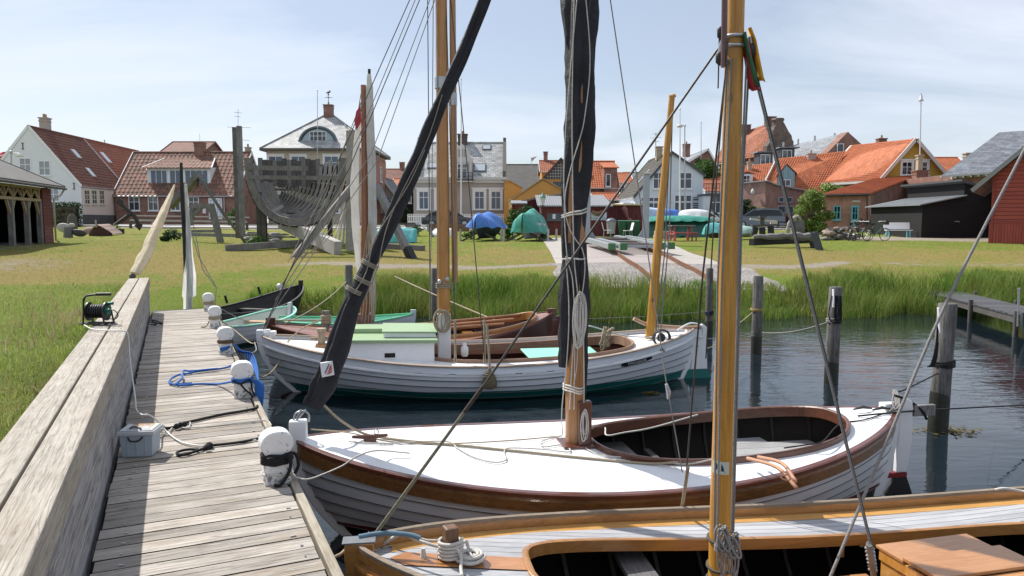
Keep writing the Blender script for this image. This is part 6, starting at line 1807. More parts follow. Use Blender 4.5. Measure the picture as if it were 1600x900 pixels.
flat_plane(b,V((dx0-.3,yd-.35,zt-.06)),V((dx0-.28,3.4,zt+.3)),V((dx0+.5,3.6,zt+1.05)),V((dx0+.55,3.6,zt+1.0)),.04)
b.build('dormer_roof',M['tile_mix'],dm)
b=MB();b.beam(e0,r0,.08,.14);b.beam(e1,r1,.08,.14);b.build('dormer_verge',M['white'],dm)
fmd=lambda x,z,o:V((x,yd-o,z))
for a_,c_,n_ in((232,259,3),(262,281,2),(286,323,4)):
 window(dm,fmd,fx((a_+c_)/2),(zb+zt)/2-.02,(c_-a_)*s1,(zt-zb)*.78,n_,1,M['white'],m_get('bluish_pane',(.10,.14,.19),.08),sill=False)
b=MB();b.span((dx0-.05,yd-.12,zb-.32),(dx1+.05,yd+.1,zb-.0));b.build('dormer_sill',m_get('lead_flashing',(.16,.17,.18)),dm)
skylight(h1_,V((fx(222),4.2*.62,he_+(hr_-he_)*.62)),n1_[0],(1,0,0),.75,.75)
chimney(h1_,(fx(290),4.2,hr_-.4),.9,.7,1.3,M['brick_red'],0)
chimney(h1_,(fx(366),4.6,hr_-.4),.45,.45,.9,m_get('yellow_brick_chimney',(.42,.36,.26),.8),1)
xq=Xp(255,92)
hq,fq,nq,_=house('house','dark red roofed brick house rising behind the mottled tile roof',(xq,92,GZ),62*92/F,9,Zp(242,92)-GZ,Zp(222,96)-GZ,'x',M['brick_dark'],M['tile_brown'],0,kind='flat',verge=M['tile_brown'])
b=MB();c=V((3.2,4.5,Zp(222,96)-GZ));b.cyl(c,c+V((0,0,1.1)),.025,6);b.build('aerial',M['galv'],hq)
#  hipped slate villa with arched dormer
D2=78.0
xa,xb_=Xp(421,D2),Xp(578,D2);W2=xb_-xa;dp2=10.5
he_=Zp(232,D2)-GZ;ap=Zp(180,D2+5)-GZ
vl=thing('villa','two storey villa with pale hipped slate roof and arched dormer','villa',(xa,D2,GZ))
b=MB();b.span((0,0,-.6),(W2,dp2,he_));b.build('wall',M['render_sand'],vl)
b=MB();b.span((W2+.002,.25,-.6),(W2+.06,dp2,he_-.5));b.build('brick_side',M['brick_pale'],vl)
b=MB();ov=.5;cxv,cyv=W2/2+.0,dp2/2
A_=[V((-ov,-ov,he_)),V((W2+ov,-ov,he_)),V((W2+ov,dp2+ov,he_)),V((-ov,dp2+ov,he_))];rt=[V((cxv-.5,cyv,ap)),V((cxv+.5,cyv,ap))]
b.add(A_+rt,[(0,1,5,4),(1,2,5),(2,3,4,5),(3,0,4),(3,2,1,0)]);b.build('roof',M['slate_pale'],vl)
b=MB();b.span((-ov-.05,-ov-.06,he_-.26),(W2+ov+.05,dp2+ov+.05,he_-.01));b.build('cornice',m_get('dark_cornice',(.10,.09,.08),.7),vl)
b=MB()
for a_,c_ in((0,4),(1,5),(2,5),(3,4)):
 b.tube([(A_+rt)[a_]+V((0,0,.03)),(A_+rt)[c_]+V((0,0,.03))],.09,6)
b.build('hip_ridges',m_get('zinc_hips',(.30,.31,.32)),vl)
chimney(vl,(cxv,cyv,ap-.3),.95,.8,1.35,M['brick_red'],1)
b=MB();p=V((cxv,cyv,ap+1.5));b.cyl(p-V((0,0,.2)),p+V((0,0,1.0)),.03,6);b.tube([p+V((-.4,0,.45)),p+V((.4,0,.45))],.025,6);b.tube([p+V((0,-.4,.45)),p+V((0,.4,.45))],.025,6)
b.ball(p+V((0,0,.75)),.09,8,6);b.tube([p+V((-.25,0,.92)),p+V((0,0,1.0)),p+V((.2,0,1.08)),p+V((.15,0,1.25))],[.03,.12,.09,.03],8);b.build('weathervane',M['iron'],vl)
s2=D2/F
zd0=Zp(227,D2+1.3)-GZ
b=MB();cxd=(498-421)*s2
pts=[V((cxd+1.75*math.cos(a),.8,zd0+1.62*math.sin(a)))for a in np.linspace(0,math.pi,17)]
b.prism(pts,(0,2.9,0));dmv=b.build('arched_dormer',m_get('blue_white_dormer',(.36,.46,.52)),vl)
b=MB();pts2=[V((cxd+1.98*math.cos(a),.7,zd0-.05+1.88*math.sin(a)))for a in np.linspace(0,math.pi,17)]
b.tube([V((cxd-2.5,.7,zd0-.05))]+pts2[::-1]+[V((cxd+2.5,.7,zd0-.05))],.15,6);b.grid([[p+V((0,.0,.1))for p in pts2],[p+V((0,3.2,.1))for p in pts2]]);b.build('dormer_hood',m_get('dark_slate_hood',(.12,.15,.17)),dmv)
window(dmv,lambda x,z,o:V((x,.8-o,z)),cxd,zd0+.75,1.75,1.3,4,[.62],M['white'],sill=False)
for sx in(-1,1):
 b=MB();b.tube([V((cxd+sx*(1.05+.12*k),.78,zd0+.18+.28*math.sin(k*1.1)))for k in range(5)],.05,6);b.build('scroll',m_get('dark_slate_hood',(.12,.15,.17)),dmv)
fmv=lambda x,z,o:V((x,-o,z))
for px in(435,470,521):window(vl,fmv,(px-421)*s2,Zp(259,D2)-GZ,1.5,2.0,2,[.66],M['white'],m_get('bluish_pane',(.10,.14,.19),.08),trim=.14)
for px in(440,521):window(vl,fmv,(px-421)*s2,Zp(318,D2)-GZ,1.4,2.0,2,[.66],M['white'],trim=.14)
fr=lambda y,z,o:V((W2+.06+o,y,z))
for y in(3,7):
 window(vl,fr,y,Zp(266,D2)-GZ,1.1,1.7,2,[.66]);window(vl,fr,y,Zp(318,D2)-GZ,1.1,1.7,2,[.66])
b=MB();b.prism([V((W2+.07,1.5,2.7)),V((W2+.07,6.5,2.7)),V((W2+.07,6.5,3.3)),V((W2+.07,1.5,3.3))],(.9,0,-.3));b.build('awning',m_get('blue_awning',(.05,.08,.35)),vl)
#  small houses in the gap right of the villa
def gap_house(label,pl,pr_,pe,prd,D,wall,roof,ridge='x',dp=8,wins=(),**kw):
 x0,x1=Xp(pl,D),Xp(pr_,D);W=x1-x0
 t,f,n,r=house('house',label,(x0,D,GZ),W,dp,Zp(pe,D)-GZ,Zp(prd,D+(dp/2 if ridge=='x' else 0))-GZ,ridge,wall,roof,0,**kw)
 for(px,py,w_,h_,c_,r_)in wins:window(t,f['f'],(px-pl)*D/F,Zp(py,D)-GZ,w_,h_,c_,r_)
 return t,f,n,r
t_,f_,n_,r_=gap_house('small house with dark red roof beyond the villa corner',596,640,283,265,108,M['render_white'],M['tile_brown'],kind='flat',wins=[(618,292,1,1,2,2)])
chimney(t_,(2.6,4,Zp(265,112)-GZ-.3),.7,.6,1.3,M['brick_red'],0)
gap_house('small orange tiled house behind the furled jib',613,650,297,280,100,M['render_white'],M['tile_orange'],kind='flat',wins=[(634,303,1,1,2,2)])
t_,f_,n_,r_=gap_house('low yellow house with dark sloping gable by the villa',588,628,318,277,88,M['render_sand'],M['slate_dark'],ridge='y',kind='flat',rpos=.25,wins=[(610,322,1,1.4,2,2)])
t_,f_,n_,r_=gap_house('dark timber outbuilding with white window beside the grey house',628,647,297,287,84,M['black_boards'],M['slate_dark'],kind='flat',wins=[(640,307,.6,1.5,2,2)])
#  grey house with balcony
D3=74.0
xa,xb_=Xp(647,D3),Xp(790,D3);W3=xb_-xa;dp3=8.6;s3=D3/F
he_=Zp(279,D3)-GZ;hr_=Zp(224,D3+dp3*.5)-GZ
hg3,f3,n3_,ro3=house('house','grey rendered house with pale slate roof and iron balcony',(xa,D3,GZ),W3,dp3,he_,hr_,'x',M['render_grey'],M['slate_pale'],0,over=.02,kind='flat')
def gx(px):return(px-647)*s3
def gzv(py):return Zp(py,D3)-GZ
strike(hg3,f3['f'],[(-.1,gx(706),he_-.12,he_+.14,.0,.28),(gx(740),W3+.1,he_-.12,he_+.14,.0,.28),(-.05,gx(706),he_-.42,he_-.121,.0,.14),(gx(740),W3+.05,he_-.42,he_-.121,.0,.14)],m_get('pale_cornice',(.55,.55,.54)),'cornice')
strike(hg3,f3['f'],[(-.02,W3+.02,-.5,.75,.0,.08)],m_get('grey_plinth',(.33,.32,.31)),'plinth')
for px in(663,690,749.5,775):window(hg3,f3['f'],gx(px),(gzv(297)+gzv(329))/2,.98,1.8,2,[.66],M['white'],m_get('bluish_pane',(.10,.14,.19),.08),trim=.2)
for xx in(-.02,W3-.28):
 b=MB();k=(hr_-he_)/(dp3/2)
 b.prism([V((xx,-.25,he_-.2)),V((xx,-.25,he_+.75)),V((xx,.15,he_+.8)),V((xx,dp3/2-.35,hr_+.25)),V((xx,dp3/2-.35,hr_+.55)),V((xx,dp3/2+.35,hr_+.55)),V((xx,dp3,he_+.5)),V((xx,dp3,he_-.2))],(.3,0,0))
 b.build('parapet',m_get('dark_parapet',(.12,.11,.10),.8),hg3)
cxb=gx(723);
b=MB();b.prism([V((gx(709),.02,he_-.3)),V((gx(709),.02,gzv(250))),V((gx(709),3.4,gzv(250))),V((gx(709),.9,he_-.3))],(gx(738)-gx(709),0,0));bd3=b.build('gable_dormer',M['render_grey'],hg3)
pr_=[V((gx(x),-.0,gzv(y)))for x,y in((706,254),(706,249),(710,246),(711,238),(715,231),(719,228),(723,224.5),(727,228),(731,231),(735,238),(736,246),(740,249),(740,254))]
b=MB();b.prism(pr_,(0,.35,0));b.build('dormer_gable',m_get('pale_cornice',(.55,.55,.54)),bd3)
b=MB();
for px in(718.5,723,727.5):fbox(b,lambda x,z,o:V((x,-o,z)),gx(px)-.1,gx(px)+.1,gzv(245),gzv(233),.003,.02)
b.build('niches',M['render_grey'],bd3)
window(bd3,lambda x,z,o:V((x,.02-o,z)),cxb,(gzv(256)+gzv(279))/2,1.0,1.5,2,[.7],M['white'],sill=False,name='balcony_door')
for px in(711,736):
 b=MB();fbox(b,lambda x,z,o:V((x,.0-o,z)),gx(px)-.13,gx(px)+.13,gzv(280),gzv(254),.0,.12);b.build('pilaster',m_get('pale_cornice',(.55,.55,.54)),bd3)
b=MB();b.span((gx(706),-.95,gzv(285)),(gx(740),.0,gzv(283.5)));bal=b.build('balcony',m_get('pale_cornice',(.55,.55,.54)),hg3)
b=MB();z0_,z1_=gzv(283.4),gzv(270.5)
for(pa_,pb2)in(((gx(706.5),-.92),(gx(739.5),-.92)),((gx(706.5),-.92),(gx(706.5),0)),((gx(739.5),-.92),(gx(739.5),0))):
 n_=18 if pa_[1]==pb2[1]else 7
 for i in range(n_+1):
  x_=pa_[0]+(pb2[0]-pa_[0])*i/n_;y_=pa_[1]+(pb2[1]-pa_[1])*i/n_;b.cyl((x_,y_,z0_),(x_,y_,z1_),.018,5)
 for z_ in(z0_+.1,z1_,z0_+.45):b.tube([V((*pa_,z_)),V((*pb2,z_))],.025,5)
b.build('railing',M['iron'],bal)
chimney(hg3,(gx(719.5),dp3/2,hr_-.3),.95,.7,1.15,m_get('sooty_chimney',(.10,.075,.06),.85),1)
for px,v_,w_,h_ in((759,.86,.9,.8),(749.5,.28,1.2,1.2),(675,.34,1.1,.9)):
 skylight(hg3,V((gx(px),dp3/2*v_,he_+(hr_-he_)*v_)),n3_[0],(1,0,0),w_,h_,m_get('dark_window_frame',(.05,.05,.055)))
pf=thing('picket_fence','low white picket fence before the grey house','fence',(xa-.3,D3-2.2,GZ))
b=MB();L=W3+1.2;i=0;x=0
while x<L:b.span((x,-.02,-.3),(x+.09,.02,.92));x+=.17
b.build('pickets',M['white'],pf)
b=MB();b.span((0,.021,.2),(L,.06,.28));b.span((0,.021,.7),(L,.06,.78));b.build('rail',M['white'],pf)
b=MB();b.span((0,-.025,.925),(L,.03,.97));b.build('cap_rail',M['white'],pf)
#  long slate roof, ochre buildings
gap_house('long building with weathered grey roof behind the ochre gable',770,880,300,258,98,M['render_ochre'],M['eternit'],kind='flat',dp=12)
D4=62.0
def poly_block(name,label,cat,pts_px,D,depth,wall,roof=None,cap=.12):
 P=[at(x,y,D)for x,y in pts_px];o=V((P[0].x,D,GZ-.4))
 t=thing(name,label,cat,o)
 b=MB();b.prism([p-o for p in P],(0,depth,0));b.build('wall',wall,t)
 return t,o
t4,o4=poly_block('warehouse','ochre warehouse with a low plain gable','warehouse',[(797,352),(797,315),(848,281),(905,312),(940,318),(940,352)],D4,14,M['render_ochre'])
b=MB()
for(a_,c_)in(((795,316),(848,280)),((848,280),(908,313.5))):
 p,q_=at(*a_,D4-.12)-o4,at(*c_,D4-.12)-o4
 b.prism([p,q_,q_+V((0,0,.12)),p+V((0,0,.12))],(0,14.3,0))
b.build('roof',m_get('ochre_coping',(.36,.25,.12),.8),t4)
b=MB();b.span((-.12,-.05,0),(.25,-.003,2.5));b.build('pilaster',m_get('pale_ochre',(.6,.42,.2),.8),t4)
t5,o5=poly_block('annex','ochre lean-to wall beside the grey house','annex',[(788,350),(788,284),(797,284),(815,294),(815,350)],70,6,M['render_ochre'])
b=MB()
for(a_,c_)in(((787,284),(797,283.5)),((797,283.5),(816,294))):
 p,q_=at(*a_,69.9)-o5,at(*c_,69.9)-o5;b.prism([p,q_,q_+V((0,0,.12)),p+V((0,0,.12))],(0,6.2,0))
b.build('roof',m_get('ochre_coping',(.36,.25,.12),.8),t5)
D5=78.0
xa,xb_=Xp(846,D5),Xp(905,D5)
h5,f5,n5,r5=house('house','ochre house with dark timbered gable top and small window',(xa,D5,GZ),xb_-xa,10,Zp(282,D5)-GZ,Zp(249,D5)-GZ,'y',M['render_ochre'],M['tile_red'],0,kind='tile',over=.25,verge=m_get('dark_verge',(.05,.04,.035)))
b=MB();za,zb2=Zp(280,D5)-GZ,Zp(251,D5)-GZ;Wh=xb_-xa
b.prism([V((.1,-.03,za)),V((Wh-.1,-.03,za)),V((Wh/2,-.03,zb2))],(0,.025,0));gb=b.build('timber_gable',m_get('dark_gable_boards',(.03,.03,.033)),h5)
b=MB()
for i in range(1,6):
 z_=za+(zb2-za)*i/6.5;w_=(Wh/2-.1)*(1-i/6.5);b.span((Wh/2-w_,-.045,z_-.03),(Wh/2+w_,-.031,z_+.03))
for i in range(-6,7):
 hh=(zb2-za)*(1-abs(i)/7.2);b.span((Wh/2+i*.27-.025,-.06,za),(Wh/2+i*.27+.025,-.046,za+max(.05,hh-.1)))
b.build('lattice',m_get('pale_lattice',(.38,.38,.38)),gb)
window(h5,f5['f'],(870-846)*D5/F,Zp(291,D5)-GZ,.8,.95,2,2,m_get('dark_blue_frame',(.04,.06,.10)))
t6,f6,n6,r6=gap_house('narrow house with bright red roof and tall chimney behind the ochre gable',846,872,268,252,92,M['render_ochre'],M['tile_red'],dp=6)
chimney(t6,(.6,3,Zp(252,95)-GZ-.8),.5,.5,1.9,M['brick_red'],0)
#  brick house with orange roof centre
t7,f7,n7,r7=gap_house('brick house with salmon orange tiles beside the dark sail',903,963,292,253,84,M['brick_dark'],M['tile_orange'],dp=8)
D7=84;x_=Xp(943,D7-.5)-Xp(903,D7)
b=MB();b.span((x_,-.3,-.5),(x_+20*D7/F,3.4,Zp(263,D7)-GZ));b.build('brick_tower',M['brick_red'],t7)
b=MB();e=Zp(262,D7)-GZ;flat_plane(b,V((x_-.1,-.5,e)),V((x_+1.65,-.5,e)),V((x_-.1,4,e+.9)),V((x_+1.65,4,e+.9)),.1);b.build('tower_roof',M['tile_orange'],t7)
window(t7,lambda x,z,o:V((x,-.3-o,z)),x_+.45,Zp(282,D7)-GZ,.55,1.4,1,1,M['white'])
skylight(t7,V((.8,2.0,Zp(264,D7+2)-GZ)),n7[0],(1,0,0),.6,.7,m_get('dark_window_frame',(.05,.05,.055)))
b=MB();p=V((1.2,4,Zp(253,88)-GZ));b.cyl(p,p+V((0,0,1.6)),.02,5);b.tube([p+V((-.35,0,1.0)),p+V((.35,0,1.0))],.015,5);b.tube([p+V((-.22,0,1.25)),p+V((.22,0,1.25))],.015,5);b.build('aerial',M['galv'],t7)
gap_house('tiny white house with orange roof in the middle distance',962,985,285,271,104,M['render_white'],M['tile_orange'],wins=[(970,295,.8,.9,2,2)],dp=6)
gap_house('distant grey roofed house in the middle of the row',978,1005,285,270,125,M['render_white'],M['slate'],kind='flat',dp=6)
t8,f8,n8,r8=gap_house('low brick yard building with orange tiled lean-to',930,968,312,303,72,M['brick_dark'],M['tile_orange'],dp=5)
#  red harbour sheds
D6=49.0;s6=D6/F
def shed(label,pl,pr_,pe,D,dp,roofm,rise=.5,side=-1,wall=None,over=.25,corr=True):
 x0,x1=Xp(pl,D),Xp(pr_,D);zg=gz((x0+x1)/2,D)
 t=thing('harbour_shed',label,'shed',(x0,D,zg));W=x1-x0;he=Zp(pe,D)-zg
 b=MB();b.prism([V((0,0,-.4)),V((0,dp,-.4)),V((0,dp,he+rise)),V((0,0,he))],(W,0,0));b.build('wall',wall or M['red_boards'],t)
 b=MB();k=rise/dp
 b.prism([V((-over,-over,he-k*over+.01)),V((-over,dp+over,he+rise+k*over+.01)),V((-over,dp+over,he+rise+k*over+.09)),V((-over,-over,he-k*over+.09))],(W+2*over,0,0))
 if corr:
  x=-over
  while x<W+over:b.tube([V((x,-over-.005,he-k*over+.09)),V((x,dp+over,he+rise+k*over+.09))],.03,5);x+=.15
 b.build('roof',roofm,t)
 return t,W,he,zg
m_cor=m_plain('grey_corrugated_sheet',(.20,.21,.225),.6,.12,2)
t,W,he,zg=shed('dark red shed with long flat yellow edged roof',944,1003,321,D6,6,m_get('pale_yellow_roof_edge',(.62,.48,.22),.7),.15,corr=False)
b=MB();b.span((.9,-.03,.1),(1.0,-.003,he-.1));b.span(((992-944)*s6,-.03,1.05),((995-944)*s6,-.003,1.4));b.build('trim_boards',m_get('darker_red_trim',(.09,.02,.02),.7),t)
t2,W2_,he2,zg2=shed('dark red shed with grey corrugated roof and club sign',846,950,322.5,D6-1.6,4.5,m_cor,.75)
D62=D6-1.6;s62=D62/F
def sx(px):return(px-846)*s62
def szz(py):return Zp(py,D62)-zg2
fm=lambda x,z,o:V((x,-o,z))
window(t2,fm,sx(866),szz(338.5),(876.5-854.5)*s62,(343-333.5)*s62,3,1,m_get('dark_blue_grey_frame',(.10,.12,.15)),m_get('dim_pane',(.06,.08,.11),.1),bw=.04,mw=.12)
b=MB();fbox(b,fm,sx(863),sx(867.6),szz(342),szz(334.5),.02,.05);b.build('window_notice',M['white'],t2)
b=MB();fbox(b,fm,sx(923),sx(947),szz(344),szz(331.8),.01,.05);sg=b.build('club_sign',m_get('pale_blue_sign',(.62,.68,.76)),t2)
ink=m_get('sign_ink',(.05,.10,.20))
text_mesh('lettering','Marinus Ole',.20,ink,sg,V((sx(935),-.054,szz(341.6))),(R(90),0,0))
b=MB()
for P in([(929,336.5),(934,338),(940,337.5),(941,336),(939,336.5),(934,336.5)],[(928,338.8),(933,339.2),(935,340),(937,339.2),(942,338.6),(937,339.6),(935,340.4),(933,339.6)]):
 b.prism([V((sx(x),-.052,szz(y)))for x,y in P],(0,-.004,0))
b.build('sign_drawing',ink,sg)
b=MB();b.tube(smooth_path([fm(sx(924),szz(330),.2),fm(sx(928),szz(332.5),.25),fm(sx(935),szz(333),.25),fm(sx(941),szz(330),.2)],4),[.05]+[.11]*11+[.04],8);o=b.build('carved_fish',m_wood('brown_carving',(.14,.06,.03),(.30,.16,.09),0,1,.6),t2)
b=MB();b.tube(smooth_path([fm(sx(924),szz(333),.2),fm(sx(929),szz(335),.22),fm(sx(934),szz(334.5),.22),fm(sx(940),szz(332),.2)],4),[.03]+[.07]*11+[.06],8);b.build('antler_trophy',m_get('bone',(.36,.32,.26),.8),t2)
t3,W3_,he3,zg3=shed('tall dark red shed with sloping roof line behind the lamp',800,955,330,D6+3,6,M['plinth'],.1,corr=False)
D63=D6+2.85
P=[at(x,y,D63)-V(t3.location)for x,y in((800,345),(800,319.5),(842,310),(905,300),(955,318),(955,345))]
b=MB();b.prism(P,(0,.12,0));b.build('parapet',M['red_boards'],t3)
b=MB()
for(a_,c_)in(((798,319.5),(842,309.5)),((842,309.5),(906,299.5))):
 p,q_=at(*a_,D63-.1)-V(t3.location),at(*c_,D63-.1)-V(t3.location);b.prism([p,q_,q_+V((0,0,.1)),p+V((0,0,.1))],(0,.5,0))
b.build('capping',m_get('grey_brown_capping',(.26,.22,.19),.7),t3)
t9,W9,he9,zg9=shed('small faded red shed half hidden by a climbing shrub',804,818,319,D6+1,2,m_cor,.2,wall=m_boards('faded_red_boarding',(.32,.07,.06),.14,True),corr=False)
#  bluish white gable house
D8=64.0;s8=D8/F
xa,xb_=Xp(991,D8),Xp(1097,D8);W8=xb_-xa
heL,heR,hr_=Zp(306,D8)-GZ,Zp(273,D8)-GZ,Zp(239,D8)-GZ
h8,f8,n8,r8=house('house','bluish white gable house with dark tiled roof by the flagpole',(xa,D8,GZ),W8,8.5,heL,hr_,'y',M['render_bluewhite'],m_tile('dark_grey_tiles',(.05,.048,.044),(.075,.07,.062),(.10,.09,.08),moss=(.10,.085,.05),mossk=.3),R(2),over=.15,rpos=.53,he2=heR,verge=m_get('dark_slate_verge',(.06,.065,.075)))
def hx8(px):return(px-991)*s8
def hz8(py):return Zp(py,D8)-GZ
for px,py,w_,h_,c_,r_ in((1027,282,.95,1.4,2,[.6]),(1069,282,1.15,1.4,2,[.6]),(1015,317,1.7,1.0,3,2),(1066,319,1.5,1.6,3,[.6])):
 window(h8,f8['f'],hx8(px),hz8(py),w_,h_,c_,r_,M['white'],m_get('dim_pane',(.06,.08,.11),.1))
window(h8,f8['f'],hx8(1090),hz8(318),1.05,1.2,1,7,m_get('pale_shutter',(.52,.57,.60)),m_get('dim_pane',(.06,.08,.11),.1))
strike(h8,f8['f'],[(0,W8,heL-.55,heL-.45,.002,.02)],m_get('pale_wall_band',(.6,.66,.72)),'wall_band')
chimney(h8,(W8*.53-.3,3.5,hr_-.3),.55,.5,1.1,m_get('yellow_brick_chimney',(.42,.36,.26),.8),0)
p=V((W8*.53-.6,3.5,hr_+.5));b=MB();b.cyl(p-V((0,0,.5)),p+V((0,0,1.6)),.025,6)
for z_,l_ in((1.5,.3),(1.15,.5),(.8,.35)):b.tube([p+V((-l_,0,z_)),p+V((l_,0,z_+.05))],.015,5)
b.build('aerial',M['iron'],h8)
skylight(h8,V((W8*.27,3.6,heL+(hr_-heL)*.51)),n8[0],(0,1,0),.35,1.5)
b=MB();b.span((-.9,.6,-.5),(-.003,9,heL-.55));b.build('side_porch',M['render_white'],h8)
D9=62.5;xa9,xb9=Xp(1097,D9),Xp(1150,D9)
ax=thing('annex','white single storey annex with roof terrace railing','annex',(xa9,D9,GZ));W9=xb9-xa9;hz9=Zp(306,D9)-GZ
b=MB();b.span((0,0,-.5),(W9,7,hz9));b.build('wall',M['render_bluewhite'],ax)
b=MB();b.span((-.1,-.12,hz9+.002),(W9+.1,7.1,hz9+.16));b.build('terrace_edge',m_get('dark_edge',(.07,.07,.075)),ax)
window(ax,lambda x,z,o:V((x,-o,z)),1.45,Zp(319,D9)-GZ,1.7,1.55,4,[.6],M['white'],m_get('dim_pane',(.06,.08,.11),.1))
b=MB()
for i in range(14):b.cyl((i*W9/13,-.05,hz9+.16),(i*W9/13,-.05,hz9+1.0),.02,5)
for z_ in(.35,.65,1.0):b.tube([(0,-.05,hz9+z_),(W9,-.05,hz9+z_)],.025,5)
b.build('railing',M['iron'],ax)
gap_house('salmon tiled house behind the roof terrace',1103,1165,300,282,72,M['render_bluewhite'],M['tile_red'],dp=8)
t_,f_,n_,r_=gap_house('slate roofed house with brick gable behind the white gable',1066,1116,258,234,92,M['brick_red'],M['slate'],ridge='y',kind='flat',dp=9,rpos=.72)
chimney(t_,(.7,2.0,Zp(243,92)-GZ),.8,.7,1.5,M['brick_red'],1)
#  big brick house with curved gable and long slate house
D10=96.0;s10=D10/F
ang=R(-38)
p0=at(1204,258,D10);base10=V((p0.x,D10,GZ))
hb=thing('gabled_hall','tall brick hall with curved gable and steep orange roof','building',base10)
def W10(x,y,dy=0):return at(x,y,D10+dy)-base10
gab=[(1193,262),(1190,246),(1197,240),(1199,228),(1207,216),(1208,204),(1212,196),(1213,189),(1211,187),(1213,184),(1224,184),(1226,187),(1224,190),(1228,197),(1232,205),(1237,212),(1238,218),(1240,221),(1240,262)]
b=MB();b.prism([W10(x,y,2*(x-1216)/40)for x,y in gab],(-.35,.5,0));b.build('curved_gable',m_brick('umber_brick',(.13,.075,.055),(.10,.06,.045),(.20,.17,.15)),hb)
b=MB()
b.prism([W10(1116,262,4),W10(1192,262),W10(1193,243),W10(1116,258,4)],(0,6,0));b.build('wall',M['brick_dark'],hb)
b=MB()
e0,e1,r0,r1=W10(1113,256,4),W10(1196,243,-.4),W10(1140,213,12),W10(1207,191,4.5)
flat_plane(b,e0,e1,r0,r1,.15);tile_plane(b,e0,e1,r0,r1,.4,.5);b.build('roof',M['tile_red'],hb)
for px,py,dy in((1203,190,4),(1164,202,8)):c=W10(px,py+8,dy);chimney(hb,(c.x,c.y,c.z),1.3,.9,1.2,M['brick_dark'],0)
D11=84.0;s11=D11/F
base11=V((Xp(1165,D11),D11,GZ))
ls=thing('long_house','long slate roofed house with white dormers and brick gable end','building',base11)
def W11(x,y,dy=0):return at(x,y,D11+dy)-base11
b=MB();b.prism([W11(1288,275),W11(1288,243),W11(1325,206),W11(1347,226),W11(1347,275)],(-.3,1.2,0));b.build('brick_gable',M['brick_red'],ls)
b=MB();b.prism([W11(1166,275,4),W11(1287,275,.3),W11(1287,245,.3),W11(1166,268,4)],(0,8,0));b.build('wall',M['brick_dark'],ls)
b=MB();r0_,r1_=W11(1206,235,14),W11(1326,206,4);e0_,e1_=W11(1162,266,5),W11(1288,243,-.2)
flat_plane(b,e0_,e1_,r0_,r1_,.15);b.build('roof',M['slate'],ls)
fmg=lambda x,z,o:V((x,-o,z))+W11(1313,231,-.1)-V((0,0,0))
b_=window(ls,fmg,0,0,.75,.95,1,1,M['white'])
for px,py in((1197,250),(1231,243)):
 c=W11(px,py,1.2)
 b=MB();b.box((c.x,c.y+1.0,c.z),(1.5,2.0,1.6));dm=b.build('dormer',m_get('dark_dormer',(.06,.06,.065)),ls)
 b=MB();b.box((c.x+.1,c.y+.95,c.z+.9),(2.3,2.4,.14));b.build('dormer_roof',M['slate'],dm)
 window(dm,lambda x,z,o:V((c.x-.1+x,c.y-o,c.z+z)),0,0,1.1,1.25,2,1,M['white'],sill=False)
b=MB()
for x,y in((1224,227),(1247,222),(1273,217),(1304,213)):c=W11(x,y+3,6);b.cyl(c,c+V((0,0,.6)),.12,6)
b.build('vent_pipe',M['galv'],ls)
#  orange roofed row in front of it
D12=74.0;s12=D12/F
base12=V((Xp(1105,D12),D12,GZ))
rw=thing('row_house','salmon roofed house with small white dormer above the brick yard','house',base12)
def W12(x,y,dy=0):return at(x,y,D12+dy)-base12
b=MB();b.prism([W12(1108,345),W12(1206,345),W12(1206,292),W12(1108,300)],(0,9,0));b.build('wall',M['render_bluewhite'],rw)
b=MB();P=(W12(1104,300,-.2),W12(1202,293,-.2),W12(1128,262,5),W12(1206,255,5));flat_plane(b,*P,.1);tile_plane(b,*P);b.build('roof',M['tile_orange'],rw)
c=W12(1166,281,1.2);b=MB();b.box((c.x,c.y+.8,c.z),(1.25,1.8,1.2));dm=b.build('dormer',M['render_white'],rw)
b=MB();b.prism([V((c.x-.9,c.y-.2,c.z+.55)),V((c.x,c.y-.2,c.z+.85)),V((c.x+.9,c.y-.2,c.z+.6)),V((c.x,c.y-.2,c.z+.72))],(0,2.2,0));b.build('dormer_roof',M['tile_orange'],dm)
window(dm,lambda x,z,o:V((c.x+x,c.y-.1-o,c.z+z)),0,0,.7,.9,2,2,M['white'],sill=False)
c2=W12(1171,262,4);chimney(rw,(c2.x,c2.y,c2.z-.5),.4,.4,1.0,m_get('yellow_brick_chimney',(.42,.36,.26),.8),1)
base13=V((Xp(1200,71),71,GZ))
rw2=thing('row_house','orange roofed house with turquoise timber dormer','house',base13)
def W13(x,y,dy=0):return at(x,y,71+dy)-base13
b=MB();b.prism([W13(1199,345),W13(1290,345),W13(1290,300),W13(1199,296)],(0,8,0));b.build('wall',M['brick_dark'],rw2)
b=MB();P=(W13(1190,296,-.2),W13(1285,306,-.2),W13(1214,248,5.5),W13(1322,236,5.5));flat_plane(b,*P,.1);tile_plane(b,*P);b.build('roof',M['tile_orange'],rw2)
b=MB();b.beam(W13(1190,295,-.4),W13(1213,249,5.2),.1,.25);b.build('verge',m_get('pale_verge',(.55,.52,.48),.7),rw2)
q0=W13(1228,283,.6)
b=MB();b.prism([V((q0.x-.85,q0.y,q0.z-1.5)),V((q0.x+.85,q0.y,q0.z-1.5)),V((q0.x+.85,q0.y,q0.z+.8)),V((q0.x+.0,q0.y,q0.z+1.6)),V((q0.x-.85,q0.y,q0.z+.5))],(1.1,3.0,0));dm=b.build('timber_dormer',M['teal_dark'],rw2)
b=MB();flat_plane(b,V((q0.x+1.0,q0.y-.1,q0.z+.75)),V((q0.x+2.1,q0.y+2.9,q0.z+.75)),V((q0.x,q0.y-.1,q0.z+1.65)),V((q0.x+1.1,q0.y+2.9,q0.z+1.65)),.08)
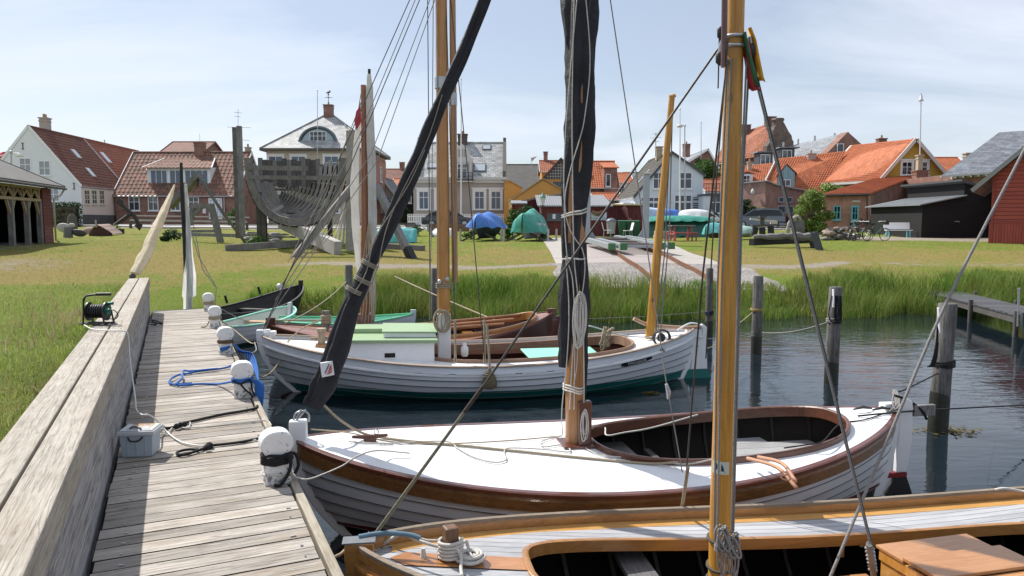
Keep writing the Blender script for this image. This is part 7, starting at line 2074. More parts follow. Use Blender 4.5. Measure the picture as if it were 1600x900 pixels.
flat_plane(b,V((q0.x-.95,q0.y-.1,q0.z+.45)),V((q0.x+.15,q0.y+2.9,q0.z+.45)),V((q0.x,q0.y-.1,q0.z+1.65)),V((q0.x+1.1,q0.y+2.9,q0.z+1.65)),.08);b.build('dormer_roof',M['tile_brown'],dm)
b=MB();b.prism([V((q0.x-.8,q0.y-.03,q0.z-1.45)),V((q0.x+.8,q0.y-.03,q0.z-1.45)),V((q0.x+.8,q0.y-.03,q0.z+.75)),V((q0.x+.0,q0.y-.03,q0.z+1.5)),V((q0.x-.8,q0.y-.03,q0.z+.45))],(0,.027,0));b.build('dormer_front',m_boards('pale_teal_front',(.25,.42,.46),.16,True),dm)
window(dm,lambda x,z,o:V((q0.x+x,q0.y-.03-o,q0.z+z)),-.05,-.6,1.0,1.5,2,[.6],M['white'],sill=False)
c2=W13(1267,246,5.0);chimney(rw2,(c2.x,c2.y,c2.z-.8),.75,.6,1.1,m_get('stained_pale_chimney',(.42,.36,.32),.8),1)
D14=66.0;base14=V((Xp(1157,D14),D14,GZ))
fb=thing('brick_building','windowless pale brick building with a darker sloping side','building',base14)
def W14(x,y,dy=0):return at(x,y,D14+dy)-base14
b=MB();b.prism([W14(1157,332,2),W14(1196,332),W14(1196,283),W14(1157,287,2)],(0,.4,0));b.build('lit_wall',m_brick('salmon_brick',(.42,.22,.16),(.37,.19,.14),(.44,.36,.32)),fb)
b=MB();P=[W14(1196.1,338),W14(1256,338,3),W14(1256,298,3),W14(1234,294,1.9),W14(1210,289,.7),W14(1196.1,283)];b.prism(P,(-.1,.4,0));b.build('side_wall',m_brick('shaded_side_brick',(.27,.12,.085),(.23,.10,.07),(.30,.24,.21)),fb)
b=MB()
for a_,c_ in zip(P[2:],P[3:]):b.beam(a_+V((0,-.05,.05)),c_+V((0,-.05,.05)),.3,.1)
b.beam(W14(1157,286.5,2),W14(1196,282.5),.3,.1);b.build('coping',m_get('grey_coping',(.34,.34,.34),.7),fb)
dv=(W14(1256,320,3)-W14(1196.1,320)).normalized()
def fm14(x,z,o):return W14(1196.1,338)*V((1,1,0)).to_tuple()[0]if False else V((W14(1196.1,338).x,W14(1196.1,338).y,0))+dv*x+V((dv.y,-dv.x,0))*o+V((0,0,z))
for px,py,w_,h_ in((1219,312.5,.75,.5),(1232,312.5,.75,.5),(1220,328,1.1,.7),(1233,328,1.0,.7)):
 d_=(px-1196.1)/60*(W14(1256,320,3)-W14(1196.1,320)).length
 window(fb,fm14,d_,Zp(py,D14+1)-GZ,w_,h_,1,1,m_get('pale_blue_frame',(.36,.42,.48)),m_get('dim_pane',(.06,.08,.11),.1),sill=False)
b=MB();c=W14(1175,301,.9);b.lathe([(.02,.35),(.12,.25),(.18,.05),(.16,-.15),(.02,-.2)],c+V((0,-.2,0)),10);b.build('wall_lamp',m_get('pale_lamp_glass',(.6,.6,.56)),fb)
b=MB();b.prism([W14(1210,353,0),W14(1256,353,3),W14(1256,339,3),W14(1210,339,0)],(-.1,.3,0));b.build('garage_opening',m_get('black_opening',(.006,.006,.007)),fb)
#  big orange roof with yellow gable
D15=66.0
xl,xr=Xp(1372,D15),Xp(1476,D15)
base15=V((xl,D15,GZ));yg=thing('house','house with bright orange tiled roof and mustard yellow gable','house',base15)
def W15(x,y,dy=0):return at(x,y,D15+dy)-base15
b=MB();b.prism([W15(1374,345),W15(1474,345),W15(1474,268),W15(1431,218),W15(1374,282)],(-.05,.3,0));b.build('gable_wall',M['render_yellow'],yg)
b=MB();b.prism([W15(1278,340,7),W15(1373,340),W15(1373,284),W15(1278,290,7)],(0,.4,0));b.build('side_wall',M['brick_dark'],yg)
P=(W15(1276,287,7),W15(1373,281,-.4),W15(1330,227,13),W15(1432,216.5,-.4))
b=MB();flat_plane(b,*P,.12);tile_plane(b,*P,.28,.4)
P2=(W15(1477,270,-.4),W15(1478,268,7),P[3],P[2])
b2=MB();b.prism([W15(1432,216.5,-.4),W15(1478,269.5,-.4),W15(1482,268,6),W15(1425,216,6)],(0,0,-.12));b.build('roof',M['tile_orange'],yg)
b=MB();b.beam(W15(1374,283,-.5),W15(1432,217,-.5),.12,.28);b.beam(W15(1432,217,-.5),W15(1478,271,-.5),.12,.28);b.beam(W15(1277,286,6.9),W15(1330,228,12.9),.18,.16);b.beam(W15(1277,288.5,6.8),W15(1374,283.5,-.45),.16,.22);b.build('verge',m_get('pale_verge',(.55,.52,.48),.7),yg)
for px in(1417,1441):window(yg,lambda x,z,o:W15(px,263)+V((x,-o,z)),0,0,.92,1.15,2,[.6],M['white'],trim=.14)
c=W15(1377,226,8);chimney(yg,(c.x,c.y,c.z-.8),.75,.65,1.3,M['brick_red'],1)
nr=(P[1]-P[0]).cross(P[3]-P[0]).normalized();nr=nr if nr.z>0 else-nr
for px,py,dy in((1367,260,2.7),):skylight(yg,W15(px,py,dy),nr,(P[1]-P[0]),.7,1.0)
gap_house('distant orange roofed house right of the yellow gable',1466,1515,272,247,92,M['render_yellow'],M['tile_orange'],dp=8)
#  slate roofed brick building at right
D16=56.0;base16=V((Xp(1473,D16),D16,GZ-.3))
sb=thing('brick_building','brick building with wide blue grey slate roof at the right edge','building',base16)
def W16(x,y,dy=0):return at(x,y,D16+dy)-base16
b=MB();b.prism([W16(1488,350,.6),W16(1640,350,.6),W16(1640,262,.6),W16(1488,272,.6)],(0,8,0));b.build('wall',M['brick_red'],sb)
b=MB();flat_plane(b,W16(1470,275),W16(1640,262),W16(1561,207,6),W16(1720,196,6),.14);b.build('roof',m_slate('blue_grey_slates',(.17,.185,.21),(.22,.235,.26),.5,.3),sb)
b=MB();b.beam(W16(1470,276,-.05),W16(1640,263,-.05),.1,.14);b.build('fascia',m_get('pale_fascia',(.5,.5,.5)),sb)
b=MB()
for i in range(10):c=W16(1490+i*12,277-i*.95,.3);b.box((c.x,c.y,c.z),(.14,.5,.18))
b.build('rafter_ends',M['white'],sb)
b=MB();b.cyl(W16(1479,281,.3),W16(1479,300,.3),.06,8);b.build('downpipe',M['white'],sb)
c=W16(1511,252,8);chimney(sb,(c.x,c.y,c.z-.8),.5,.5,1.4,m_get('yellow_brick_chimney',(.42,.36,.26),.8),0)
#  low brick building with turquoise door
D17=57.0;s17=D17/F
xa,xb_=Xp(1283,D17),Xp(1357,D17);zg=gz(xa,D17);base17=V((xa,D17,zg))
bb_=thing('brick_outbuilding','low brick outbuilding with turquoise door and orange lean-to roof','outbuilding',base17)
def W17(x,y,dy=0):return at(x,y,D17+dy)-base17
W_=xb_-xa;he_=Zp(305,D17)-zg
b=MB();b.prism([V((0,0,-.4)),V((W_,0,-.4)),V((W_,0,he_)),V((0,0,he_))],(0,.3,0));b.build('front_wall',M['brick_pale'],bb_)
Pr=W17(1436,273,9)
b=MB();b.prism([V((W_-.02,.01,-.4)),V((Pr.x-.2,9,-.4)),V((Pr.x-.2,9,Pr.z-.1)),V((W_-.02,.01,he_))],(-.3,0,0));b.build('side_wall',M['brick_dark'],bb_)
P=(W17(1281,304,-.25),W17(1360,302,-.25),W17(1371,278,9),Pr)
b=MB();flat_plane(b,*P,.12);tile_plane(b,*P,.25,.36);b.build('roof',M['tile_orange'],bb_)
b=MB();b.tube([W17(1281,306,-.3),W17(1360,304,-.3)],.07,6);b.build('gutter',m_get('dark_gutter',(.04,.04,.045)),bb_);b=MB();b.tube([W17(1355,305,-.28),W17(1355,353,-.1)],.05,8);b.build('downpipe',m_get('dark_gutter',(.04,.04,.045)),bb_)
fm=lambda x,z,o:V((x,-o,z))
window(bb_,fm,(1305-1283)*s17,Zp(332.5,D17)-zg,.56,1.05,2,[.55],M['teal_paint'])
b=MB();fbox(b,fm,(1327-1283)*s17,(1338.5-1283)*s17,Zp(356,D17)-zg,Zp(321,D17)-zg,-.01,.05);d_=b.build('door',M['teal_paint'],bb_)
b=MB();fbox(b,fm,(1329.3-1283)*s17,(1336.3-1283)*s17,Zp(342,D17)-zg,Zp(324,D17)-zg,.05,.056);b.build('pane',M['glass'],d_)
b=MB();fbox(b,fm,(1332.4-1283)*s17,(1333.2-1283)*s17,Zp(342,D17)-zg,Zp(324,D17)-zg,.057,.07);fbox(b,fm,(1329.3-1283)*s17,(1336.3-1283)*s17,Zp(333.4,D17)-zg,Zp(332.6,D17)-zg,.057,.068);b.build('glazing_bars',M['teal_paint'],d_)
b=MB();fbox(b,fm,(1328-1283)*s17,(1340-1283)*s17,Zp(316,D17)-zg,Zp(313,D17)-zg,.0,.06);b.build('lintel_stone',m_get('pale_stone',(.6,.56,.48),.8),bb_)
c=W17(1437,282,7.0);chimney(bb_,(c.x,c.y,c.z-.6),1.0,.8,1.35,M['brick_red'],0);chimney(bb_,(c.x-.1,c.y,c.z+.85),.4,.4,1.2,m_get('yellow_brick_chimney',(.42,.36,.26),.8),0)
b=MB();c2=W17(1437,250,5.0);b.cyl(W17(1437,262,7),W17(1439,160,7),.05,8);b.lathe([(.02,.6),(.1,.45),(.12,.2),(.22,.05),(.2,0),(.03,-.05)],W17(1439,158,7),10);b.tube([W17(1439,156,7),W17(1439,146,7)],.06,6);o=b.build('chimney_cowl_pole',m_get('pale_pole',(.60,.62,.64)),bb_)
b=MB();fbox(b,fm,W_-.02,W_+.12,1.2,1.6,.02,.2);b.build('meter_box',M['white'],bb_)
b=MB();b.tube([fm((1340-1283)*s17,.95,.1),fm((1348-1283)*s17,.65,.6)],.03,6);b.build('hand_rail',M['iron'],bb_)
#  black sheds
D18=45.5;c18=at(1439,371,D18);g18=gz(c18.x,D18)
bs=thing('black_shed','black tarred shed with grey lean-to roof beside the white bench','shed',(c18.x,D18,g18))
def h18(py):return Zp(py,D18)-g18
hl,hm,hu_=h18(320),h18(307),h18(286);xm_=2.5;LL=6.5
b=MB();b.prism([V((0,0,-.4)),V((0,0,hl)),V((xm_,0,hm)),V((xm_,0,hu_)),V((4.4,0,hu_-.65)),V((7,0,hu_-1.5)),V((7,0,-.4))],(0,.1,0));b.build('gable_wall',M['black_boards'],bs)
b=MB();b.span((0.001,.101,-.4),(.1,LL,hl));b.build('front_wall',M['black_boards'],bs)
b=MB();b.span((xm_,.101,hm-.2),(xm_+.1,LL,hu_-.02));b.build('upper_wall',M['black_vboards'],bs)
b=MB();k=(hm-hl)/xm_
b.prism([V((-.3,-.3,hl-.3*k+.02)),V((xm_-.003,-.3,hm+.02)),V((xm_-.003,-.3,hm+.08)),V((-.3,-.3,hl-.3*k+.08))],(0,LL+.6,0))
x=-.3
while x<LL:b.tube([V((-.3,x,hl-.3*k+.08)),V((xm_-.003,x,hm+.08))],.02,5);x+=.2
b.build('lean_to_roof',m_plain('grey_zinc_sheet',(.25,.265,.275),.5,.1,1.5,metal=.2),bs)
b=MB();b.prism([V((xm_-.35,-.3,hu_+.10)),V((xm_-.35,-.3,hu_+.22)),V((7.3,-.3,hu_-1.42)),V((7.3,-.3,hu_-1.54))],(0,LL+.6,0));b.build('roof',m_get('dark_felt_roof',(.06,.062,.066),.8),bs)
b=MB();b.tube([V((2.0,-.04,1.0)),V((2.25,-.04,1.0)),V((2.25,-.04,.95))],.03,6);b.build('door_handle',M['galv'],bs)
#  red barn at the right edge
D19=38.0;base19=V((Xp(1541,D19),D19,gz(Xp(1541,D19),D19)))
br=thing('red_barn','red boarded barn at the right edge with steep grey roof','barn',base19,R(-36))
def W19(x,y,dy=0):
 s_=(x-1541)/F*D19/.835;return V((s_*1.0,0,at(x,y,D19-.4*s_).z-base19.z))
Pz=W19(1548,275).z
W_=14.0
b=MB();b.prism([V((0.15,0,.6)),V((W_,0,.6)),V((W_,0,Pz)),V((W_/2+.1,0,Pz+6.6)),V((.15,0,Pz))],(0,8,0));b.build('wall',M['barn_boards'],br)
b=MB();b.span((.05,-.04,-.0),(W19(1588,350).x-.05,-.003,W19(1588,347).z));b.build('lower_boarding',M['barn_vboards'],br)
b=MB();b.span((W19(1588,350).x,-.03,-.3),(W_,-.002,.62));b.build('lower_wall',M['barn_boards'],br)
b=MB();xx=W19(1588,350).x;b.span((xx-.05,-.07,-.2),(xx+.08,-.041,Pz+2.5));b.span((.1,-.065,-.1),(.22,-.041,Pz));b.span((.23,-.06,W19(1,347.5).z-.03),(xx-.06,-.041,W19(1,347.5).z+.06));b.build('corner_board',m_get('barn_trim',(.27,.045,.035),.7),br)
b=MB();b.span((-.1,-.12,-.6),(W19(1573,380).x,.3,W19(1,373).z));b.build('plinth',M['concrete'],br)
b=MB();k=3.6/(W_/2-.05)
b.prism([V((-.75,-.55,Pz-.8)),V((W_/2+.1,-.55,Pz+6.75)),V((W_/2+.1,-.55,Pz+6.9)),V((-.75,-.55,Pz-.64))],(0,9,0));b.prism([V((W_+.8,-.55,Pz-.8)),V((W_+.8,-.55,Pz-.64)),V((W_/2+.11,-.55,Pz+6.9)),V((W_/2+.11,-.55,Pz+6.75))],(0,9,0));b.build('roof',m_slate('barn_grey_roof',(.16,.17,.19),(.20,.21,.23),.6,.35),br)
b=MB();b.beam((-.75,-.57,Pz-.74),(W_/2+.1,-.57,Pz+6.8),.05,.2);b.build('verge',m_get('grey_verge',(.25,.25,.25)),br)
#  things on the lawn
def LO(px,D,dz=0.0):
 p=gat(px,D);return p+V((0,0,dz))
 #  ship wreck
wr=thing('ship_wreck','grey ribbed skeleton of an old wooden ship on the lawn','ship wreck',gat(465,33))
def Wk(x,y,D):return at(x,y,D)-V(wr.location)
nst=15;Dn=32.5;Lw=7.5
zt0=Zp(247,Dn)-wr.location.z;zb0=Zp(352,Dn)-wr.location.z
xc0=Xp(466,Dn)-wr.location.x
def sect(k,phi):
 w_=2.2*(1-.84*k**1.1);zb=zb0+1.35*k**1.3;zt=zt0+.30*k
 x=xc0-3.1*k+w_*math.copysign(abs(math.cos(phi))**(.82+.6*k),math.cos(phi))
 z=zt-(zt-zb)*abs(math.sin(phi))**.92
 return V((x,Dn-wr.location.y+Lw*k,z))
def rib(k,th,dp,a0=0.0,a1=math.pi,mat=None,nm='rib'):
 b=MB();ph=[a0+(a1-a0)*i/26 for i in range(27)]
 P=[sect(k,p)for p in ph]
 c=V((xc0-3.1*k,P[0].y,zt0));rows=[[],[],[],[],[]]
 for p in P:
  d=(c-p);d.y=0;d.normalize()
  for r_,(o1,o2)in zip(rows,((0,-.5),(1,-.5),(1,.5),(0,.5),(0,-.5))):r_.append(p+d*dp*o1+V((0,th*o2,0)))
 b.grid(rows,smooth=False);b.build(nm,mat or M['rib'],wr)
q=random.Random(12)
for i in range(nst):
 k=i/(nst-1)
 if i==0:rib(0,.26,.30,mat=M['wreckwood'],nm='end_frame')
 else:rib(k,.15,.15,q.uniform(.0,.12),math.pi-q.uniform(.0,.12))
for j,ph in enumerate(np.linspace(.14,math.pi-.36,19)):
 if j in(4,15):continue
 b=MB();rows=[[],[]]
 for i in range(13):
  k=i/12
  a=sect(k,ph-.062);c=sect(k,ph+.062);ctr=V((xc0-3.1*k,a.y,zt0))
  rows[0].append(a+(a-ctr).normalized()*.06*V((1,0,1)).length/1.41);rows[1].append(c+(c-ctr).normalized()*.06)
 b.grid(rows,smooth=False);b.build('plank',m_get('black_wreck_plank',(.05,.047,.044),.9),wr,solid=.05)
for i in range(13):
 x=-1.35+i*.225
 p=V((xc0-1.1+x,Dn-wr.location.y+2.7,zt0+.1))
 zb=zt0-q.uniform(1.0,1.25)*(1-(abs(x)/2.6)**2)
 b=MB();b.span((p.x-.11,p.y,zb),(p.x+.10,p.y+.06,zt0+.15+q.uniform(-.06,.1)));b.build('transom_plank',M['darkwood']if i%3 else M['wreckwood'],wr)
for(y,xa_,xb2,th,D_)in((262,389,480,.20,Dn-.15),(277,392,540,.17,Dn-.1),(296,430,520,.1,Dn+5)):
 b=MB();b.beam(Wk(xa_,y,D_),Wk(xb2,y+1.5,D_),.14,th);b.build('cross_beam',M['wreckwood'],wr)
b=MB();b.span((xc0-2.2,2.85+Dn-wr.location.y,zt0-.25),(xc0+.6,2.95+Dn-wr.location.y,zt0-.05));b.build('cross_beam',M['wreckwood'],wr)
b=MB();b.beam(Wk(440,347,Dn+2),Wk(528,388,29.6),.32,.55);b.build('keel',m_wood('bleached_keel',(.26,.25,.24),(.56,.55,.53),0,.7,.85),wr)
b=MB();b.beam(Wk(548,392,29.8),Wk(549,205,30.2),.34,.34);b.build('stem_post',m_wood('stem_timber',(.16,.15,.13),(.42,.40,.37),2,.8,.85),wr)
b=MB()
for i in range(4):
 x=543-i*7
 b.beam(Wk(x,384-i*1.5,29.9+.25*i),Wk(545-i*2,255+i*22,30.2+.2*i),.16,.05)
b.build('stem_planking',m_wood('bleached_planking',(.30,.29,.28),(.58,.57,.55),2,.8,.85),wr)
b=MB();b.box(Wk(455,330,Dn+3),(.9,.3,.16));b.build('keelson_step',M['greywood'],wr)
def prop(nm,label,a,c,w_,mat=None,cat='timber'):
 a,c=V(a),V(c);t=thing(nm,label,cat,a if a.z<c.z else c)
 b=MB();b.beam(a-V(t.location),c-V(t.location),w_,w_);b.build('beam',mat or M['greywood'],t);return t
g1=gpt(454,402)
prop('timber_prop','grey timber prop leaning against the right side of the wreck',at(566,272,30.0),g1-V((0,0,.2)),.26)
g2=gpt(645,404)
t=prop('timber_prop','grey timber prop with black foot right of the wreck',at(588,290,29.5),g2-V((0,0,.15)),.24)
b=MB();d=(at(588,290,29.5)-g2).normalized();b.beam(-d*.1+V((0,0,.1)),d*.55+V((0,0,.1)),.26,.26);b.build('black_foot',M['black_tar'],t)
for i,(x,y0,y1,D_)in enumerate(((404,300,372,33.5),(412,318,371,33.2),(470,340,368,35),(495,330,366,35),(515,322,366,35.2))):
 a=at(x,y0,D_);prop('prop_post',['upright post under the wreck\'s left bilge','second upright post under the wreck\'s left bilge','short dark post under the wreck keel','dark post under the wreck\'s right bilge','outer dark post under the wreck\'s right bilge'][i],a,V((a.x,a.y,gz(a.x,a.y)-.1)),.2,M['darkwood'])
for i,(x,y0,D_,w_,m_)in enumerate(((371.5,199,42.5,.22,'pile'),(378.5,197,41.0,.24,'greywood'))):
 g=gat(x,D_);prop('tall_post',['tall brown timber post left of the wreck','tall silver grey timber post left of the wreck'][i],V((g.x,g.y,g.z-.2)),V((g.x,g.y,at(x,y0,D_).z)),w_,M[m_],'post')
D_=37
fr_=thing('sheer_legs','old grey timber frame with slanting spar in front of the brick house','timber frame',gat(318,D_))
def Wf(x,y,D=D_):return at(x,y,D)-V(fr_.location)
for(a_,c_,w_,nm)in(((330,322),(345,379),.26,'leg'),((302,320),(297,352),.2,'leg'),((297,322),(334,322),.24,'cross_beam'),((302,335),(315,324),.18,'brace'),((327,325),(335,338),.18,'brace')):
 b=MB();b.beam(Wf(*a_),Wf(*c_),w_,w_);b.build(nm,M['greywood'],fr_)
b=MB();b.beam(Wf(266,322,38),Wf(312,273,36.5),.3,.3);b.build('spar',M['wreckwood'],fr_)
b=MB();b.tube([Wf(311,276,36.5),Wf(350,335,36),V(gpt(384,380))-V(fr_.location)],.075,8);b.build('stay_pole',M['wreckwood'],fr_)
b=MB();b.tube([Wf(309,280,36.5),Wf(309,292,36.5)],.05,6);b.build('hook',M['iron'],fr_)
q=random.Random(21)
rp=thing('stone_pile','heap of pale stones and weathered boards before the wreck','stone pile',gpt(412,384))
for i in range(16):
 c=gpt(388+q.uniform(0,52),370+q.uniform(0,14))-V(rp.location);r_=q.uniform(.14,.30)
 b=MB();b.lathe([(.01,-.5*r_),(r_*.8,-.3*r_),(r_,.1*r_),(r_*.7,.5*r_),(.02,.6*r_)],c+V((0,0,q.uniform(.05,.2))),7,smooth=False,sx=q.uniform(.8,1.5));b.build('stone',M['stone'],rp)
for i in range(8):
 c=gpt(392+q.uniform(0,46),369+q.uniform(0,12))-V(rp.location)+V((0,0,q.uniform(.2,.4)));a=q.uniform(-.5,.5);d=V((math.cos(a),math.sin(a),q.uniform(-.08,.08)))*q.uniform(.5,.9)
 b=MB();b.beam(c-d,c+d,.18,.07);b.build('board',M['greywood'],rp)
leaf_cloud('weeds',[((.1,-.6,.2),(.5,.3,.35)),((-.3,-.4,.2),(.4,.3,.3))],500,.1,M['leaf_green'],rp)
prop('lawn_beam','long dark timber lying on the lawn before the wreck',gpt(352,392)+V((0,0,.1)),gpt(506,385)+V((0,0,.22)),.28,M['wreckwood'])
prop('lawn_beam','dark timber lying on the lawn right of the wreck',gpt(552,386)+V((0,0,.1)),gpt(662,392)+V((0,0,.1)),.24,M['wreckwood'])
prop('lawn_beam','thin board lying on the grass behind the timber frame',LO(280,45,.15),LO(372,43,.15),.2)
prop('lawn_beam','pale plank lying near the tall posts',LO(300,48,.2),LO(345,48,.2),.18)
for i,(x,D_,s_)in enumerate(((266,39,.5),(258,36,.25))):
 bush('shrub',['dark low shrub on the lawn behind the rolled sail','tiny dark tuft on the lawn by the rolled sail'][i],'shrub',gat(x,D_),rand_clumps(9,.5*s_*2,.4*s_*2,.05,.9*s_,.3*s_*1.6,i),700,.09,M['leaf_dark'],.03)
for i,(xa_,xb2,D_,z_)in enumerate(((204,386,57,.62),(560,650,56,.5),(1205,1283,53,.75))):
 A=gat(xa_,D_);B_=gat(xb2,D_)
 t=thing('timber_barrier',['low timber barrier along the street by the brick house','low brown timber barrier along the street by the grey house','low dark pipe rail along the yard at right'][i],'barrier',A)
 b=MB();b.beam(V((0,0,z_)),B_-A+V((0,0,z_)),.16,.14 if i<2 else .08);
 if i==0:b.beam(V((0,.5,z_+.35)),B_-A+V((0,.5,z_+.35)),.16,.10)
 b.build('rail',[m_wood('grey_rail',(.3,.28,.26),(.5,.48,.45),0,.6,.8),M['darkwood'],M['black']][i],t)
 n_=max(2,int((B_-A).length/1.8))
 for k in range(n_+1):
  p=A.lerp(B_,k/n_);b=MB();b.span((p.x-A.x-.08,p.y-A.y-.08,gz(p.x,p.y)-A.z-.3),(p.x-A.x+.08,p.y-A.y+.08,p.z-A.z+z_-.07));b.build('post',M['darkwood'],t)
t=thing('deck_chair','white folding chair by the brick house wall','chair',gat(246,60))
b=MB();b.beam((-.35,0,.38),(.2,0,.32),.5,.04);b.build('seat',M['white'],t)
b=MB();b.beam((.2,0,.33),(.62,0,1.15),.5,.04);b.build('backrest',M['white'],t)
for y in(-.22,.22):
 b=MB();b.tube([(-.35,y,0),(.3,y,.55)],.025,6);b.build('leg',M['white'],t);b=MB();b.tube([(.25,y,0),(-.2,y,.5)],.025,6);b.build('leg',M['white'],t)
an=thing('anchor','big black iron anchor leaning on the lawn','anchor',gat(198,47))
def Wa(x,y,D=47):return at(x,y,D)-V(an.location)
b=MB();b.tube([Wa(207,332),Wa(172,357,46.4)],[.13,.10],8);b.build('shank',M['iron'],an)
b=MB();b.tube(smooth_path([Wa(186.5,315),Wa(196,325),Wa(208,335),Wa(214,345),Wa(219,357)],4),[.05]+[.12]*7+[.15]+[.12]*7+[.05],8);b.build('arm',M['iron'],an)
for(x,y,s_)in((188.5,317,1),(218,354,-1)):
 c=Wa(x,y);b=MB();b.prism([c+V((-.28,-.1,.05)),c+V((.05,-.12,-.25)),c+V((.25,-.1,.12)),c+V((.0,-.12,.30))],(0,.06,0));b.build('fluke',M['iron'],an)
b=MB();b.tube([Wa(174,350,45.8),Wa(180,359,47)],.07,8);b.build('stock',M['iron'],an)
b=MB();c=Wa(169,358,46.3);b.tube([c+V((.18*math.cos(a),0,.18*math.sin(a)))for a in np.linspace(0,6.28,15)],.04,6);b.build('ring',M['iron'],an)
pr_=thing('ship_propeller','old ship propeller lying on the grass beside the open shed','propeller',gat(107,41))
def Wp(x,y,D=41):return at(x,y,D)-V(pr_.location)
b=MB();b.tube([Wp(106.5,371),Wp(106.5,355)],[.24,.2],14);b.build('hub',m_get('grey_cast_iron',(.14,.145,.15),.6),pr_)
def blade(c,rx,rz_,tilt,mat,yaw=0.0):
 b=MB();rows=[]
 for i in range(9):
  t_=math.pi*i/8;r_=math.sin(t_)
  rows.append([V((-rx*math.cos(t_),.06*math.cos(a)*r_+.01,rz_*r_*math.sin(a)))for a in np.linspace(0,6.283,13)])
 M_=Matrix.Translation(c)@Matrix.Rotation(yaw,4,'Z')@Matrix.Rotation(tilt,4,'Y')
 rows=[[M_@p for p in r]for r in rows];b.grid(rows);b.build('blade',mat,pr_)
blade(Wp(100,356),.42,.26,.15,m_get('bleached_metal',(.45,.44,.42),.7));blade(Wp(123,364),.42,.20,.15,m_get('dark_cast_iron',(.05,.05,.052),.6));blade(Wp(112,352),.2,.12,0,m_get('bleached_metal',(.45,.44,.42),.7))
t=thing('stone_slab','dark upright stone slab beside the hedge','stone',gat(113,50));b=MB();b.lathe([(.34,-.2),(.36,.5),(.30,.95),(.15,1.15),(.02,1.2)],(0,0,0),10,sy=.3);b.build('slab',m_get('dark_stone',(.10,.09,.08),.9),t)
bf=thing('boat_fragment','faded pink clinker bow fragment of an old boat on the grass','boat fragment',gat(156,43))
for side in(-1,1):
 for k in range(5):
  b=MB();rows=[]
  for t_ in(0,.5,1):
   u0=k*.14;rows.append([V((side*(.02+(u0+d_)*1.0*(1-t_*.2)),-.35+t_*1.3+(u0+d_)*.5,.62-(u0+d_)**1.25*.8+.04*t_+(.02 if d_<.05 else 0)))for d_ in(0,.15)])
  b.grid(rows,smooth=False);b.build('plank',m_get('faded_pink_plank',(.36,.24,.20),.8)if k%2 else m_get('pale_pink_plank',(.46,.34,.29),.8),bf,solid=.04)
b=MB();b.tube([(0,-.38,.5),(0,-.42,.85),(0,-.4,.9)],.05,6);b.build('stem',m_get('pale_pink_plank',(.46,.34,.29),.8),bf)
b=MB();b.prism([V((-.62,-.1,0)),V((.62,-.1,0)),V((.5,-.1,.25)),V((0,-.2,.5)),V((-.5,-.1,.25))],(0,.3,0));b.build('dark_hollow',m_get('dark_red_hollow',(.08,.04,.035),.9),bf)
t=thing('boulder','tan boulder beside the pink bow fragment','boulder',gat(140,46));b=MB();b.lathe([(.3,-.1),(.42,.1),(.36,.32),(.15,.42),(.01,.44)],(0,0,0),10,sx=1.2);b.build('stone',m_get('tan_stone',(.28,.21,.16),.9),t)
t=thing('lawn_timber','dark bench-like stump with chain near the anchor','stump',gat(180,46));b=MB();b.box((0,0,.18),(.9,.4,.3));b.build('block',M['black_tar'],t);leaf_cloud('weeds',[((-.2,.2,.35),(.4,.3,.25))],260,.12,M['leaf_bright'],t)
#  covered boats
def covered(label,px,D,L,W,H,rz,mat,ridge=.5,drop=.25,seed=0,hull=None,prow=.6,name='covered_boat',stands=False,wob=.12):
 t=thing(name,label,'boat',gat(px,D),rz)
 q=random.Random(seed);rows=[];n=22;m=16
 for i in range(n+1):
  s_=i/n;e=abs(2*s_-1)
  w_=W/2*max(.06,(1-e**2.6)**prow);top=H*(.74+.26*(1-e**2)**.6+.10*e*e)
  row=[]
  for j in range(m+1):
   a=2*j/m-1
   x=(s_-.5)*L;y=w_*(abs(a)**.8)*math.copysign(1,a)
   z=top-(top-drop)*(.7*abs(a)**1.05+.3*abs(a)**3.5)*.98
   nz=mnoise.noise(V((x*1.3+seed,y*1.6,z*1.6)))
   fold=.05*math.sin(x*9+seed+3*nz)*abs(a)
   row.append(V((x+.06*nz,y*(1+.12*nz)+fold,z+wob*nz-.06*abs(math.sin(x*4))*abs(a)**3)))
  rows.append(row)
 b=MB();b.grid(rows);b.build('tarpaulin',mat,t)
 if hull:
  h=Hull(L*.9,W/2*.84,H*.66,H*.56,H*.62,zk=.12,rb=L*.1,rs=L*.06)
  o=hull_mesh(h,6,st=18).build('hull',hull,t);o.location=(-L*.45,0,0)
 if stands:
  for x in(-L*.28,L*.28):
   for s_ in(-1,1):
    b=MB();b.beam((x,s_*W*.65,-.05),(x,s_*W*.12,.42),.09,.09);b.build('stand_leg',M['darkwood'],t)
    b=MB();b.beam((x,s_*W*.66,-.05),(x,s_*W*.66,.62),.09,.09);b.build('stand_post',m_get('pale_stand',(.45,.42,.38),.8),t)
 return t
covered('small boat under a turquoise tarpaulin behind the slanting prop',620,37,2.0,1.3,.72,R(10),M['tarp_teal'],seed=3,drop=.0,prow=.35)
covered('boat under a bright blue tarpaulin on timber stands',761,40.5,3.6,1.75,1.5,R(72),M['tarp_blue'],seed=5,hull=m_get('dark_blue_hull',(.03,.04,.06)),drop=.72,stands=True,prow=.45)
covered('boat under a sagging green tarpaulin beside the slipway',829,38.5,3.4,1.75,1.6,R(74),M['tarp_green'],seed=8,hull=m_get('grey_white_hull',(.42,.45,.46)),drop=.42,stands=True,prow=.45,wob=.2)
covered('long boat under a dark green tarpaulin behind the picnic table',1060,45.5,4.3,1.7,1.25,R(2),M['tarp_dgreen'],seed=11,drop=.0,prow=.3)
